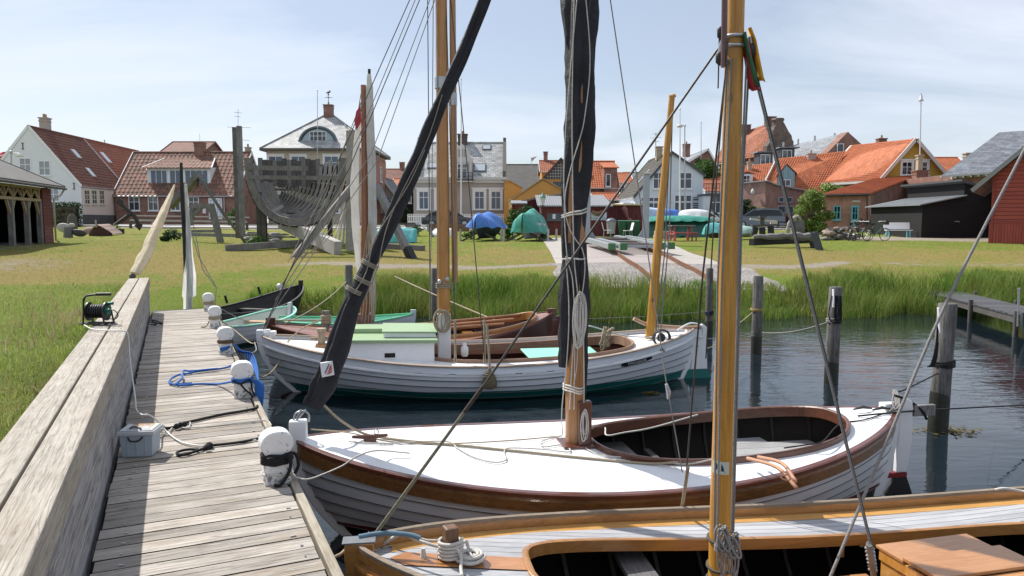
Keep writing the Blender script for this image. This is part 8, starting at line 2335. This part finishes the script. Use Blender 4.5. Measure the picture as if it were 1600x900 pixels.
t=covered('long flat jade tarpaulin stretched over the boat row behind the red table',1060,45.3,4.25,1.3,1.32,R(2),M['tarp_green'],seed=11,drop=1.0,prow=.3,wob=.04,name='tarpaulin_cover');t['category']='tarpaulin'
covered('boat under a pale grey blue cover behind the steel post',1022,50,2.2,1.5,1.75,R(20),M['tarp_lblue'],seed=13,drop=.1,prow=.4)
covered('boat under a strong blue cover between the white boats',1046,49.5,1.5,1.4,1.62,R(8),M['tarp_blue'],seed=14,drop=.1,prow=.3)
covered('boat with a white peaked cover behind the long green one',1084,48.5,2.0,1.4,1.66,R(-10),m_cloth('white_cover',(.68,.69,.70),.06,.6),seed=15,drop=.5,prow=.5,wob=.05)
covered('boat under a turquoise cover behind the tall yellow mast',1124,40,2.0,1.2,.95,R(30),M['tarp_teal'],seed=16,hull=m_get('brown_hull',(.12,.08,.06)),drop=.35,prow=.4)
covered('pale green covered skiff beside the windlass table',1162,41,1.4,.9,.75,R(20),m_cloth('pale_green_cover',(.36,.52,.46),.1,.6),seed=18,hull=m_get('pale_skiff',(.50,.54,.55)),drop=.35,prow=.4)
t=thing('upturned_boat','white upturned dinghy on the lawn behind the amber mast','boat',gat(693,45));hu=Hull(1.6,.52,.6,.5,.6,zk=.0,rb=.3,rs=.2)
o=hull_mesh(hu,5,st=16).build('hull',M['white'],t);o.rotation_euler=(math.pi,0,0);o.location=(-.8,0,.55)
t=thing('boat_trailer','stack of dark boat gear and planks behind the turquoise cover','gear stack',gat(650,47))
q=random.Random(31)
for i in range(7):b=MB();b.box((q.uniform(-.3,.3),q.uniform(-.2,.2),.12+i*.09),(q.uniform(.7,1.2),.5,.07),q.uniform(-.2,.2));b.build('plank',M['darkwood'],t)
b=MB();b.beam((.15,0,.85),(.7,0,.35),.2,.1);b.beam((.0,0,.75),(.2,0,.9),.2,.1);b.build('white_board',M['white'],t)
t=prop('lawn_beam','long low brown timber behind the amber mast',LO(668,50,.45),LO(733,50,.45),.5,m_wood('red_brown_log',(.12,.07,.05),(.24,.15,.11),0,.6,.85))
prop('lawn_beam','short black strut on the grass left of the white upturned dinghy',LO(668,45,.7),LO(676,44,.0),.14,M['darkwood'])
#  slipway: rails, cradle, steel posts
def rail_pts(x,y0,y1,n=10):return[V((x,y0+(y1-y0)*i/n,gz(x,y0+(y1-y0)*i/n)+.09))for i in range(n+1)]
for i,(x0_,x1_)in enumerate(((3.85,4.2),(5.62,5.92))):
 b=MB()
 P=[V((x0_+(x1_-x0_)*t_,34-13.6*t_,gz(x0_,34-13.6*t_)+.10))for t_ in np.linspace(0,1,15)]
 for a_,c_ in zip(P,P[1:]):b.beam(a_,c_,.05,.10);b.beam(a_-V((0,0,.055)),c_-V((0,0,.055)),.10,.03)
 tag(b.build('slipway_rail',M['rust']),['left rusty rail of the slipway','right rusty rail of the slipway'][i],'rail','slipway rails')
b=MB()
cg=thing('slip_cradle','grey steel boat cradle with green ends on the slipway','cradle',V((4.75,31,gz(4.75,31))))
def Wc_(x,y,z):return V((x,y,z))-V(cg.location)
def cz_(y):return gz(4.75,y)+.34
for(xa_,xb2,ya,yb,nm)in((3.35,3.78,33.2,28.3,'side_beam'),(3.80,4.25,33.0,28.4,'side_beam'),(5.05,5.75,36.0,28.6,'side_beam'),(5.5,6.15,35.5,28.8,'side_beam')):
 b=MB();b.beam(Wc_(xa_,ya,cz_(ya)),Wc_(xb2,yb,cz_(yb)),.24,.18);b.build(nm,m_get('pale_steel_beam',(.24,.265,.265),.6),cg)
 if nm:b=MB();d=(V((xb2,yb,cz_(yb)))-V((xa_,ya,cz_(ya)))).normalized();b.beam(Wc_(xb2,yb,cz_(yb))+d*.01,Wc_(xb2,yb,cz_(yb))+d*.12,.27,.26);b.build('end_cap',m_get('green_end_paint',(.05,.16,.06),.6),cg)
for i in range(11):
 y=28.8+i*.6;x0_=3.7-.05*i;x1_=6.0-.10*i
 b=MB();b.span(Wc_(x0_,y-.09,cz_(y)-.08),Wc_(x1_,y+.09,cz_(y)+.03));b.build('cross_beam',[M['steel'],M['iron'],M['rust']][i%3],cg)
b=MB()
for y in(29.2,31.5,34):
 for x in(4.0,5.8):b.cyl(Wc_(x-.06,y,cz_(y)-.2),Wc_(x+.06,y,cz_(y)-.2),.13,12)
b.build('wheel',M['iron'],cg)
for i,(px,D_,lab)in enumerate(((917.5,35.0,'left'),(1009,35.0,'right'))):
 g=gat(px,D_);t=thing('steel_post',['grey steel gantry post left of the slip cradle','grey steel gantry post right of the slip cradle'][i],'post',g,0,'steel posts at the slipway')
 h=at(px,272,D_).z-g.z
 b=MB();w_=.27;b.span((-w_/2,-.14,.1),(w_/2,-.11,h));b.span((-w_/2,.11,.1),(w_/2,.14,h));b.span((-.02,-.11,.1),(.02,.11,h));b.build('column',M['steel'],t)
 b=MB();b.prism([V((.14,-.02,.1)),V((.55,-.02,.1)),V((.14,-.02,.75))],(0,.04,0))if i==0 else b.prism([V((-.14,-.02,.1)),V((-.55,-.02,.1)),V((-.14,-.02,.75))],(0,.04,0));b.build('gusset',M['steel'],t)
 b=MB();b.span((-.3,-.4,-.15),(.85,.4,.2))if i==0 else b.span((-.85,-.4,-.15),(.6,.4,.2));b.build('base_block',m_get('blue_grey_base',(.10,.12,.14),.7),t)
 b=MB();b.tube([(-.15,-.15,h+.02),(.15,-.15,h+.02)],.05,6);b.build('head_fitting',M['galv'],t)
 #  street lamp, bins, chairs, table
lpst=thing('lamp_post','old fashioned green lamp post beside the red sheds','lamp post',gat(848,44.5))
hl=at(848,320,44.5).z-lpst.location.z
b=MB();b.tube([(0,0,0),(0,0,.6),(0,0,hl)],[.07,.045,.035],8);b.tube([(-.16,0,hl-.05),(.16,0,hl-.05)],.02,6);b.build('post',M['black'],lpst)
b=MB();b.lathe([(.07,hl),(.17,hl+.42)],(0,0,0),6,smooth=False);b.build('lantern_glass',m_get('frosted_lantern',(.55,.58,.55),.3),lpst)
b=MB();b.lathe([(.20,hl+.421),(.19,hl+.46),(.10,hl+.6),(.05,hl+.63),(.05,hl+.70),(.01,hl+.74)],(0,0,0),8);b.build('lamp_hood',m_get('verdigris_hood',(.12,.24,.18),.6),lpst)
def bin_(px,D,label,mat,s=1.0):
 t=thing('wheelie_bin',label,'bin',gat(px,D),0,'wheelie bins by the red shed')
 b=MB();b.grid([[V((-.24*s,-.26,.06)),V((.24*s,-.26,.06)),V((.24*s,.26,.06)),V((-.24*s,.26,.06)),V((-.24*s,-.26,.06))],[V((-.3*s,-.33,.95)),V((.3*s,-.33,.95)),V((.3*s,.33,.95)),V((-.3*s,.33,.95)),V((-.3*s,-.33,.95))]],smooth=False);b.build('body',mat,t)
 b=MB();b.prism([V((-.33*s,-.36,.952)),V((.33*s,-.36,.952)),V((.33*s,.36,1.0)),V((-.33*s,.36,1.0))],(0,0,.06));b.build('lid',mat,t,bevel=.02)
 for x in(-.22*s,.22*s):b=MB();b.cyl((x-.03,.28,.1),(x+.03,.28,.1),.1,12);b.build('wheel',M['black'],t)
bin_(971.5,46.4,'left one of the three green wheelie bins',M['bin_green'],.72);bin_(983,46.8,'middle one of the three green wheelie bins',M['bin_green'],.72);bin_(993.5,46.6,'right one of the three green wheelie bins',M['bin_green'],.72)
t=thing('litter_bin','grey litter bin with dark cap between the sheds','bin',gat(955,46))
b=MB();b.lathe([(.26,.2),(.24,.35),(.30,.92),(.31,.95)],(0,0,0),12);b.build('body',M['bin_grey'],t)
b=MB();b.lathe([(.34,.951),(.33,1.0),(.22,1.1),(.08,1.16),(.01,1.17)],(0,0,0),12);b.build('cap',m_get('slate_blue_cap',(.12,.13,.17)),t)
b=MB();b.cyl((0,0,-.1),(0,0,.2),.06,8);b.build('foot',M['iron'],t)
def chair_(px,D,rz,label):
 t=thing('garden_chair',label,'chair',gat(px,D),rz,'white chairs by the slipway')
 b=MB();b.box((0,0,.43),(.44,.42,.03));b.build('seat',M['white'],t)
 b=MB();b.prism([V((.21,-.2,.46)),V((.21,.2,.46)),V((.32,.2,.9)),V((.32,-.2,.9))],(.02,0,0));b.build('backrest',M['white'],t)
 for x in(-.19,.19):
  for y in(-.18,.18):b=MB();b.tube([(x*1.15,y*1.1,0),(x,y,.42)],.016,6);b.build('leg',M['galv'],t)
chair_(981,44.0,R(10),'white garden chair in front of the green bins');chair_(949,44.0,R(170),'white garden chair before the grey litter bin')
t=thing('hanging_tackle','rusty block and tackle hanging on the red shed wall','tackle',at(976,330,48.6))
b=MB();b.tube([V((-.1,0,.25)),V((.0,-.05,.1)),V((.12,-.02,-.3)),V((.3,0,-.6))],[.16,.19,.14,.05],8);b.ball(V((.3,-.02,-.62)),.2,10,7);b.build('block',m_get('faded_rust_red',(.26,.10,.08),.8),t)
pt=thing('picnic_table','faded red picnic table with a bare wooden top','picnic table',gat(1065,38.5),R(4))
b=MB();b.box((0,0,.78),(1.25,.75,.05));b.build('tabletop',M['greywood'],pt)
for s_ in(-1,1):
 b=MB();b.box((0,s_*.72,.42),(1.2,.26,.045));b.build('bench_seat',M['red_paint'],pt)
 for y in(-.3,.3):b=MB();b.beam((s_*.48,y,0),(s_*.44,y*.85,.755),.08,.06);b.build('leg',M['red_paint'],pt)
 b=MB();b.beam((s_*.52,-.8,.37),(s_*.52,.8,.37),.09,.06);b.build('cross_bar',M['red_paint'],pt)
 for y in(-.76,.76):b=MB();b.beam((s_*.54,y,0),(s_*.54,y,.35),.07,.06);b.build('leg',M['red_paint'],pt)
t=thing('plank_stack','pale planks stacked left of the red picnic table','planks',gat(1036,41))
for i in range(4):b=MB();b.box((.02*i,.1*(i%2),.12+i*.12),(1.0,.3,.09),.05*i);b.build('plank',m_get('pale_plank',(.46,.40,.33),.8),t)
wt=thing('timber_windlass','dark timber windlass table on three splayed legs','windlass',gat(1192,40))
def Ww(x,y,D=40):return at(x,y,D)-V(wt.location)
for(a_,c_)in(((1181,355),(1177,369)),((1191,355),(1191,369)),((1204,353),(1205,369))):b=MB();b.beam(Ww(*a_),Ww(*c_),.26,.26);b.build('leg',M['black_tar'],wt)
b=MB();b.beam(Ww(1174,353),Ww(1214,351.5),.35,.12);b.build('table_beam',M['darkwood'],wt)
b=MB();b.beam(Ww(1172,342),Ww(1189,344),.12,.1);b.beam(Ww(1192,344.5),Ww(1213,346),.12,.1);b.build('bar',m_get('bleached_bar',(.52,.48,.42),.8),wt)
b=MB();b.beam(Ww(1190.5,353),Ww(1190.5,340),.2,.2);b.box(Ww(1191,339),(.34,.3,.1));b.build('head_post',M['darkwood'],wt)
b=MB();b.box(Ww(1209,349),(.3,.3,.28));b.build('white_block',m_get('bleached_bar',(.52,.48,.42),.8),wt)
ob=prop('old_keel_log','long rotten black keel timber lying in front of the windlass',gpt(1174,386)+V((0,0,.22)),gpt(1268,386)+V((0,0,.34)),.30,M['black_tar'],'log')
b=MB();q=random.Random(77)
b.tube([V((.1+i*.24,q.uniform(-.05,.05),.22+q.uniform(-.05,.06)))for i in range(12)],[q.uniform(.09,.2)for i in range(12)],7,smooth=False)
b.build('rotten_top',M['wreckwood'],ob)
for i,(a_,c_,w_)in enumerate((((1264,362),(1273,388),.26),((1272,363),(1282,391),.30))):
 g=gpt(*c_);prop('slate_slab',['dark slanting slab at the end of the black log','blue grey slanting slab at the end of the black log'][i],at(*a_,g.y+.1),g-V((0,0,.1)),w_,M['black_tar']if i==0 else m_get('slate_slab_grey',(.06,.07,.08),.7),'slab')
q=random.Random(41)
rk=thing('rubble_heap','heap of dark stones, planks and scrap by the brick outbuilding','rubble heap',gpt(1312,376))
for i in range(38):
 c=gat(1286+q.uniform(0,56),42+q.uniform(-1.6,1.6))-V(rk.location)+V((0,0,q.uniform(.05,.65)));r_=q.uniform(.12,.32);a=q.uniform(-.5,.5)
 if i%2:b=MB();d=V((math.cos(a),math.sin(a)*.5,q.uniform(-.1,.1)))*q.uniform(.3,.8);b.beam(c-d,c+d,.22,.09);b.build('plank',M['greywood']if i%3 else M['darkwood'],rk)
 else:b=MB();b.lathe([(.01,-.5*r_),(r_*.8,-.3*r_),(r_,.1*r_),(r_*.7,.5*r_),(.02,.6*r_)],c,7,smooth=False,sx=q.uniform(.8,1.6));b.build('stone',m_get('dark_rubble_stone',(.13,.125,.12),.9)if i%4 else m_get('tan_stone',(.28,.21,.16),.9),rk)
t=thing('stone_sculpture','pale twisted driftwood root by the green elder bush','driftwood',gat(1240,47))
b=MB();b.tube(smooth_path([V((-.25,0,0)),V((-.35,0,.5)),V((-.15,0,1.0)),V((.25,0,1.25)),V((.45,0,1.0))],4),[.10,.14,.11,.15,.12,.10,.15,.12,.16,.11,.13,.10,.12,.08,.1,.07,.05],8);b.build('root',m_get('pale_driftwood',(.33,.30,.26),.85),t)
b=MB();b.lathe([(.36,0),(.4,.5),(.34,.95),(.2,1.0)],(.35,.1,0),10);b.build('stump',M['pile'],t)
bn=thing('garden_bench','white bench against the black shed wall','bench',gat(1404,46.0),R(-4))
b=MB();b.box((0,0,.44),(1.55,.42,.04));b.build('seat',M['white'],bn)
b=MB();b.prism([V((-.78,.21,.50)),V((.78,.21,.50)),V((.78,.29,.92)),V((-.78,.29,.92))],(0,.04,0));b.build('backrest',M['white'],bn)
for x in(-.62,.62):
 for y in(-.17,.17):b=MB();b.box((x,y,.2),(.07,.07,.44));b.build('leg',M['teal_paint'],bn)
def bicycle(px,D,rz,label,frame,lean=.0):
 t=thing('bicycle',label,'bicycle',gat(px,D),rz,'bicycles parked by the rubble heap')
 for x in(-.52,.52):
  b=MB();b.tube([V((x+.33*math.cos(a),0,.34+.33*math.sin(a)))for a in np.linspace(0,6.283,33)],.02,6);wv=b.build('wheel',M['black'],t)
  b=MB()
  for k in range(14):a=6.283*k/14;b.tube([V((x,0,.34)),V((x+.32*math.cos(a),0,.34+.32*math.sin(a)))],.0035,4)
  b.cyl((x,-.05,.34),(x,.05,.34),.03,8);b.build('spokes',M['galv'],wv)
 b=MB()
 for p,q_ in(((-.52,0,.34),(-.08,0,.30)),((-.08,0,.30),(-.2,0,.80)),((-.52,0,.34),(-.19,0,.75)),((-.08,0,.30),(.36,0,.72)),((-.18,0,.72),(.34,0,.82)),((.52,0,.34),(.36,0,.74)),((.36,0,.72),(.33,0,.98))):b.tube([V(p),V(q_)],.018,6)
 b.build('frame',frame,t)
 b=MB();b.tube([V((.30,-.27,1.0)),V((.36,-.15,1.04)),V((.34,0,1.02)),V((.36,.15,1.04)),V((.30,.27,1.0))],.014,6);b.build('handlebar',M['galv'],t)
 b=MB();b.tube([V((-.34,0,.88)),V((-.2,0,.90)),V((-.08,0,.89))],[.08,.07,.02],8,flat=.9);b.build('saddle',M['black'],t)
 b=MB();b.grid([[V((x+.37*math.cos(a),y,.34+.37*math.sin(a)))for a in np.linspace(.3,2.9,12)]for y in(-.025,.025)]if False else[[V((-.52+.37*math.cos(a),y,.34+.37*math.sin(a)))for a in np.linspace(.3,2.9,12)]for y in(-.025,.025)]);b.build('mudguard',frame,t)
 b=MB();b.box((-.5,0,.78),(.35,.14,.02));b.build('carrier',M['iron'],t);b=MB();b.box((.5,0,.95),(.25,.3,.2));b.build('basket',M['iron'],t)
 return t
bicycle(1370,39.0,R(12),'dark green bicycle standing in front of the white bench',m_get('dark_green_frame',(.02,.07,.04)))
bicycle(1345,39.6,R(28),'black bicycle half hidden among the rubble',M['black'])
bicycle(1334,40.4,R(40),'rusty brown bicycle leaning into the rubble heap',M['rust'])
#  cars
def car(label,px,D,rz,paint,L=4.3,Hc=1.5,mpv=False,z=None):
 g=gat(px,D);t=thing('parked_car',label,'car',g+V((0,0,.03)),rz,'cars parked along the street')
 h=Hc;W=1.72
 prof=[(-.5,.22),(-.5,.62),(-.485,.82),(-.40,.90),(-.15,.92),(.18,.93),(.36,.83),(.46,.72),(.5,.52),(.495,.24)]
 if mpv:prof=[(-.5,.24),(-.5,.66),(-.49,.92),(-.35,.95),(0,.97),(.26,.95),(.38,.86),(.47,.70),(.5,.5),(.495,.24)]
 b=MB();rows=[]
 for y,k,dz in((-W/2,.985,0),(-W/2+.06,1,.0),(0,1.008,.015),(W/2-.06,1,0),(W/2,.985,0)):
  rows.append([V((x*L*k,y*(.97 if z_>.8 else 1),z_+dz))for x,z_ in prof+prof[:1]])
 b.grid(rows);b.add(rows[0][:-1],[tuple(range(len(prof)))]);b.add(rows[-1][:-1],[tuple(range(len(prof)))[::-1]])
 bod=b.build('body',paint,t)
 cab=[(-.46,.88),(-.36,h-.12),(-.20,h),(.02,h),(.14,h-.08),(.33,.88)]if not mpv else[(-.485,.92),(-.42,h-.15),(-.30,h),(.0,h+.02),(.12,h-.06),(.36,.90)]
 if not mpv:cab=[(-.44,.90),(-.30,h-.14),(-.14,h),(.02,h),(.12,h-.06),(.30,.90)]
 b=MB();rows=[]
 for y,dz in((-W/2+.14,0),(-W/2+.05,0),(W/2-.05,0),(W/2-.14,0)):pass
 low=[(x*L,z_)for x,z_ in cab]
 a_=[V((x,(-W/2+.06)+(.16*max(0,(z_-.9))/(h-.9)),z_))for x,z_ in low];c_=[V((p.x,-p.y,p.z))for p in a_]
 b.grid([a_,c_],smooth=False);b.add(a_,[tuple(range(len(a_)))]);b.add(c_,[tuple(range(len(c_)))[::-1]])
 b.build('cabin',paint,t)
 gl=m_get('car_glass',(.012,.015,.018),.06)
 b=MB()
 def inset(P,k,off):
  c=sum(P,V())/len(P);return[c+(p-c)*k+V((0,off,0))for p in P]
 for side,P in((-1,a_),(1,c_)):
  mid=[P[1].lerp(P[0],.85),P[1].lerp(P[0],.05),P[2]-V((0,0,.09)),P[3]-V((0,0,.09)),P[4]-V((0,0,.06)),P[5].lerp(P[4],.12)]
  b.prism([p+V((0,side*.004,0))for p in inset(mid,.93,0)],(0,side*.012,0))
 fw=[a_[4],a_[5],c_[5],c_[4]];rw_=[a_[0],a_[1],c_[1],c_[0]]
 for P in(fw,rw_):
  n=(P[1]-P[0]).cross(P[2]-P[0]).normalized();c=sum(P,V())/4
  if n.x*c.x<0:n=-n
  b.prism([c+(p-c)*.86+n*.004 for p in P],n*.012)
 b.build('windows',gl,t)
 b=MB();b.span((-.05*L,-W/2+.045,.9),(-.035*L,-W/2+.16,h-.12));b.build('door_pillar',paint,t)
 for x in(-.31,.31):
  for s_ in(-1,1):
   b=MB();b.tube([V((x*L,s_*(W/2-.2),.31)),V((x*L,s_*(W/2+.005),.31))],.31,20);wv=b.build('wheel',M['black'],t)
   b=MB();b.tube([V((x*L,s_*(W/2-.02),.31)),V((x*L,s_*(W/2+.012),.31))],.20,16);b.build('rim',M['galv'],wv)
 for s_ in(-1,1):
  b=MB();b.box((.475*L,s_*.62,.68),(.16,.34,.13),-s_*.3);b.build('headlight',m_get('headlamp_glass',(.55,.57,.58),.15),t,bevel=.02)
  b=MB();b.box((-.49*L,s_*.68,.75),(.08,.24,.16));b.build('tail_light',m_get('tail_lamp_red',(.25,.02,.02),.2),t)
  b=MB();b.box((.18*L,s_*(W/2+.06),.97),(.12,.16,.1));b.build('mirror',paint,t,bevel=.02)
 b=MB();b.box((.498*L,0,.42),(.06,1.2,.16));b.box((-.5*L,0,.42),(.06,1.4,.14));b.build('bumper',m_get('bumper_plastic',(.03,.03,.032),.6),t)
 return t
def m_carpaint(nm,c):return m_plain(nm,c,.25,.04,2,metal=.3,coat=1.0)
car('dark grey saloon parked before the grey house',701,64.5,R(2),m_carpaint('dark_grey_car_paint',(.035,.04,.048)),4.5,1.42)
car('silver white car parked behind the covered boats',1103,60,R(-30),m_carpaint('silver_car_paint',(.55,.56,.58)),4.2,1.5)
car('blue grey people carrier parked before the brick yard',1186,61.5,R(160),m_carpaint('blue_grey_car_paint',(.09,.11,.14)),4.1,1.62,True)
#  flagpoles, lamps and aerials
def pole(nm,label,px,y0,D,r0,r1,mat,cat='flagpole',px1=None):
 g=gat(px,D);t=thing(nm,label,cat,g)
 top=at(px1 or px,y0,D)-g
 b=MB();b.tube([V((0,0,-.1)),V((top.x*.5,0,top.z*.5)),top],[r0,(r0+r1)/2,r1],8);b.build('pole',mat,t)
 b=MB();b.ball(top+V((0,0,r1*2)),r1*2.2,8,6);b.build('finial',mat,t)
 return t,top
wp=m_get('white_pole_paint',(.72,.73,.74))
pole('flagpole','white flagpole in front of the grey balcony house',720.5,125,68,.075,.035,wp)
pole('flagpole','white flagpole before the bluish white gable house',1062.5,172,58,.085,.035,wp)
pole('flagpole','thin grey flagpole behind the slate roofed brick gable',1095.5,192,90,.07,.035,M['galv'])
pole('flagpole','thin flagpole rising behind the villa',496,142,76.5,.06,.03,M['galv'])
t,top=pole('flagpole','thin pole with a faded pennant over the long grey roof',830,247,97,.05,.03,M['galv'])
b=MB();b.add([top,top+V((.75,0,.25)),top+V((.1,0,-.45))],[(0,1,2)]);b.build('pennant',m_cloth('faded_pennant',(.40,.36,.36),.1,.7,5),t,solid=.02)
t,top=pole('street_lamp','grey street lamp with round head beside the white gable house',1070,198,57.5,.06,.04,M['galv'],'street lamp')
b=MB();b.tube([top,top+V((-.15,-.1,.12)),top+V((-.35,-.1,.1))],.03,6);b.lathe([(.02,.16),(.2,.1),(.24,0),(.18,-.08),(.02,-.1)],top+V((-.4,-.1,.02)),10);b.build('lamp_head',m_get('pale_lamp_glass',(.6,.6,.56)),t)
t,top=pole('street_lamp','white shaded street lamp on an arm above the open shed',17.5,240,50,.06,.05,M['galv'],'street lamp')
b=MB();b.tube([top,top+V((.5,0,.05)),top+V((.55,0,.0))],.03,6);b.lathe([(.06,.15),(.10,.1),(.26,-.1),(.24,-.1),(.04,.05)],top+V((.55,0,-.1)),12);b.build('lamp_shade',M['white'],t)
t,top=pole('flagpole','thin flagpole with a red and white flag behind the white gable',14,232,80,.05,.03,wp)
b=MB();rows=[[at(x,y,80+.1*k)-V(t.location)for k,(x,y)in enumerate(((13.5,ya),(9,ya+3),(4,ya+3.5),(-2,ya+6)))]for ya in(234,239,244)]
b.grid(rows);b.build('flag',m_cloth('red_flag',(.50,.03,.05),.2,.7,5),t,solid=.02)
b=MB();b.grid([[p+V((0,-.04,0))for p in[at(x,y,79.9)-V(t.location)for x,y in((13.5,238.2),(9,241.2),(4,241.7),(-2,244.2))]],[p+V((0,-.04,0))for p in[at(x,y,79.9)-V(t.location)for x,y in((13.5,239.6),(9,242.6),(4,243.1),(-2,245.6))]]]);b.build('flag_cross',M['white'],t,solid=.01)
t,top=pole('aerial_mast','thin aerial mast with cross arms behind the tall posts',372,172,80,.04,.025,M['galv'],'aerial')
b=MB()
for(x0_,x1_,y)in((355,392,199),(366,378,176),(366,376,182),(376,390,219)):b.tube([at(x0_,y-.6,80)-V(t.location),at(x1_,y+.6,80)-V(t.location)],.02,5)
b.build('cross_arm',M['iron'],t)
#  trees and shrubs
bush('elder_bush','tall yellow green elder bush beside the brick outbuilding','bush',gat(1268,52),rand_clumps(30,1.3,1.0,.4,2.8,.46,5),6500,.15,M['leaf_bright'],.1)
bush('elder_bush','paler bush top showing over the brick outbuilding roof','bush',gat(1300,62),rand_clumps(16,1.6,1.0,.9,3.7,.55,6),3000,.18,M['leaf_bright'],.1)
bush('ivy_tree','dark ivy covered tree between the white gable and the brick hall','tree',gat(1104,78),rand_clumps(26,1.9,1.5,1.5,6.3,.85,7),6500,.26,M['leaf_green'],.18)
bush('ivy_tree','dark tree beside the thin flagpole','tree',gat(1092,82),rand_clumps(18,1.4,1.2,1.5,6.8,.75,9),3200,.26,M['leaf_dark'],.16)
bush('garden_shrub','round dark shrub beside the pale brick wall','shrub',gat(1164,63),rand_clumps(12,.7,.6,.3,2.3,.45,10),1800,.15,M['leaf_dark'],.07)
bush('garden_shrub','light green shrub behind the blue grey car','shrub',gat(1182,64),rand_clumps(10,.7,.5,.3,1.7,.35,11),1300,.14,M['leaf_bright'],.06)
hd=thing('hedge','low trimmed hedge along the annex wall','hedge',gat(1138,62))
b=MB();b.span((-2,-.15,0),(2,.15,.8));b.build('trunk',M['bark'],hd)
leaf_cloud('foliage',[((-2+i*.35,0,.35+k*.45),(.3,.35,.32))for i in range(12)for k in range(2)],2600,.12,M['leaf_dark'],hd)
bush('climbing_shrub','dark climbing shrub between the ochre wall and red shed','shrub',gat(826,47.5),rand_clumps(14,.75,.5,.4,1.9,.42,12),2400,.13,M['leaf_dark'],.06)
bush('rose_bush','loose green bush by the corner of the picket fence','shrub',gat(801,50),rand_clumps(12,.45,.4,.2,1.5,.32,13),1300,.12,M['leaf_green'],.05)
bush('garden_shrub','dark shrub by the brick house downpipe','shrub',gat(366,62),rand_clumps(10,.5,.5,.2,1.4,.35,14),1000,.13,M['leaf_green'],.05)
bush('garden_shrub','leafy tree top behind the tall posts','tree',gat(386,84),rand_clumps(14,.8,.8,2.5,6.3,.6,15),1500,.22,M['leaf_green'],.1)
bush('garden_shrub','dark garden bushes beside the yellow house in the gap','bush',gat(625,76),rand_clumps(14,1.1,.8,.3,1.8,.5,16),1600,.16,M['leaf_dark'],.07)
bush('garden_shrub','small green tree before the tiny white house','tree',gat(968,88),rand_clumps(12,1.0,.8,1.2,3.9,.55,17),1300,.2,M['leaf_green'],.09)
for i,(x,D_)in enumerate(((795,41),(845,40),(648,46),(735,41.5))):
 bush('weed_clump',['tall weeds at the blue covered boat\'s stand','tall weeds beside the green covered boat','weeds around the dark boat gear','weeds at the left stand of the blue boat'][i],'weeds',gat(x,D_),rand_clumps(8,.4,.3,.05,.5,.2,20+i),420,.1,M['leaf_green'],.02)
 #  camera, sun, sky
cam=bpy.data.cameras.new('camera');co=bpy.data.objects.new('camera',cam);COL.objects.link(co)
co.location=(0,0,CZ);co.rotation_euler=(math.pi/2-TH,0,0)
cam.sensor_width=36;cam.lens=36*F/1600;cam.clip_end=4000;cam.clip_start=.05
scene.camera=co
SUN=V((-.66,.56,1)).normalized()
sl=bpy.data.lights.new('sun','SUN');so=bpy.data.objects.new('sun',sl);COL.objects.link(so)
sl.energy=4.6;sl.angle=R(.5);sl.color=(1,.955,.89)
so.rotation_euler=(-SUN).to_track_quat('-Z','Y').to_euler()
wd=bpy.data.worlds.new('World');scene.world=wd;wd.use_nodes=True
nt=wd.node_tree;bg=nt.nodes['Background']
sky=nt.nodes.new('ShaderNodeTexSky');sky.sky_type='NISHITA';sky.sun_disc=False
sky.sun_elevation=math.asin(SUN.z);sky.sun_rotation=math.atan2(SUN.x,SUN.y)
sky.air_density=1.0;sky.dust_density=.8;sky.ozone_density=1.2;sky.altitude=0
tc=nt.nodes.new('ShaderNodeTexCoord')
sepw=nt.nodes.new('ShaderNodeSeparateXYZ');nt.links.new(tc.outputs['Generated'],sepw.inputs[0])
def wm(op,a,b):
 n=nt.nodes.new('ShaderNodeMath');n.operation=op
 for i,x in enumerate((a,b)):
  if isinstance(x,bpy.types.NodeSocket):nt.links.new(x,n.inputs[i])
  else:n.inputs[i].default_value=x
 return n.outputs[0]
zc=wm('ADD',wm('MAXIMUM',sepw.outputs['Z'],0.0),.22)
cx=wm('DIVIDE',sepw.outputs['X'],zc);cy=wm('DIVIDE',sepw.outputs['Y'],zc)
cmb=nt.nodes.new('ShaderNodeCombineXYZ');nt.links.new(cx,cmb.inputs[0]);nt.links.new(cy,cmb.inputs[1])
mp=nt.nodes.new('ShaderNodeMapping');mp.inputs['Scale'].default_value=(.55,1.1,1);mp.inputs['Rotation'].default_value=(0,0,.6);mp.inputs['Location'].default_value=(1.2,3.1,0)
nt.links.new(cmb.outputs[0],mp.inputs[0])
n1=nt.nodes.new('ShaderNodeTexNoise');n1.inputs['Scale'].default_value=1.1;n1.inputs['Detail'].default_value=8;n1.inputs['Roughness'].default_value=.58;n1.inputs['Distortion'].default_value=.6
nt.links.new(mp.outputs[0],n1.inputs['Vector'])
mr=nt.nodes.new('ShaderNodeMapRange');nt.links.new(n1.outputs['Fac'],mr.inputs['Value'])
for k,v in(('From Min',.40),('From Max',.70),('To Min',0.34),('To Max',.90)):mr.inputs[k].default_value=v
mx=nt.nodes.new('ShaderNodeMix');mx.data_type='RGBA'
nt.links.new(mr.outputs[0],mx.inputs[0]);nt.links.new(sky.outputs[0],mx.inputs[6]);mx.inputs[7].default_value=(8.3,8.8,9.9,1)
nt.links.new(mx.outputs[2],bg.inputs['Color'])
bg.inputs['Strength'].default_value=.084
vs=scene.view_settings;vs.view_transform='Standard';vs.look='None';vs.exposure=.42;vs.gamma=1;vs.use_curve_mapping=False
cy_=scene.cycles;cy_.use_denoising=True;cy_.max_bounces=8;cy_.transparent_max_bounces=8
cy_.sample_clamp_indirect=8
try:cy_.denoiser='OPENIMAGEDENOISE'
except Exception:pass
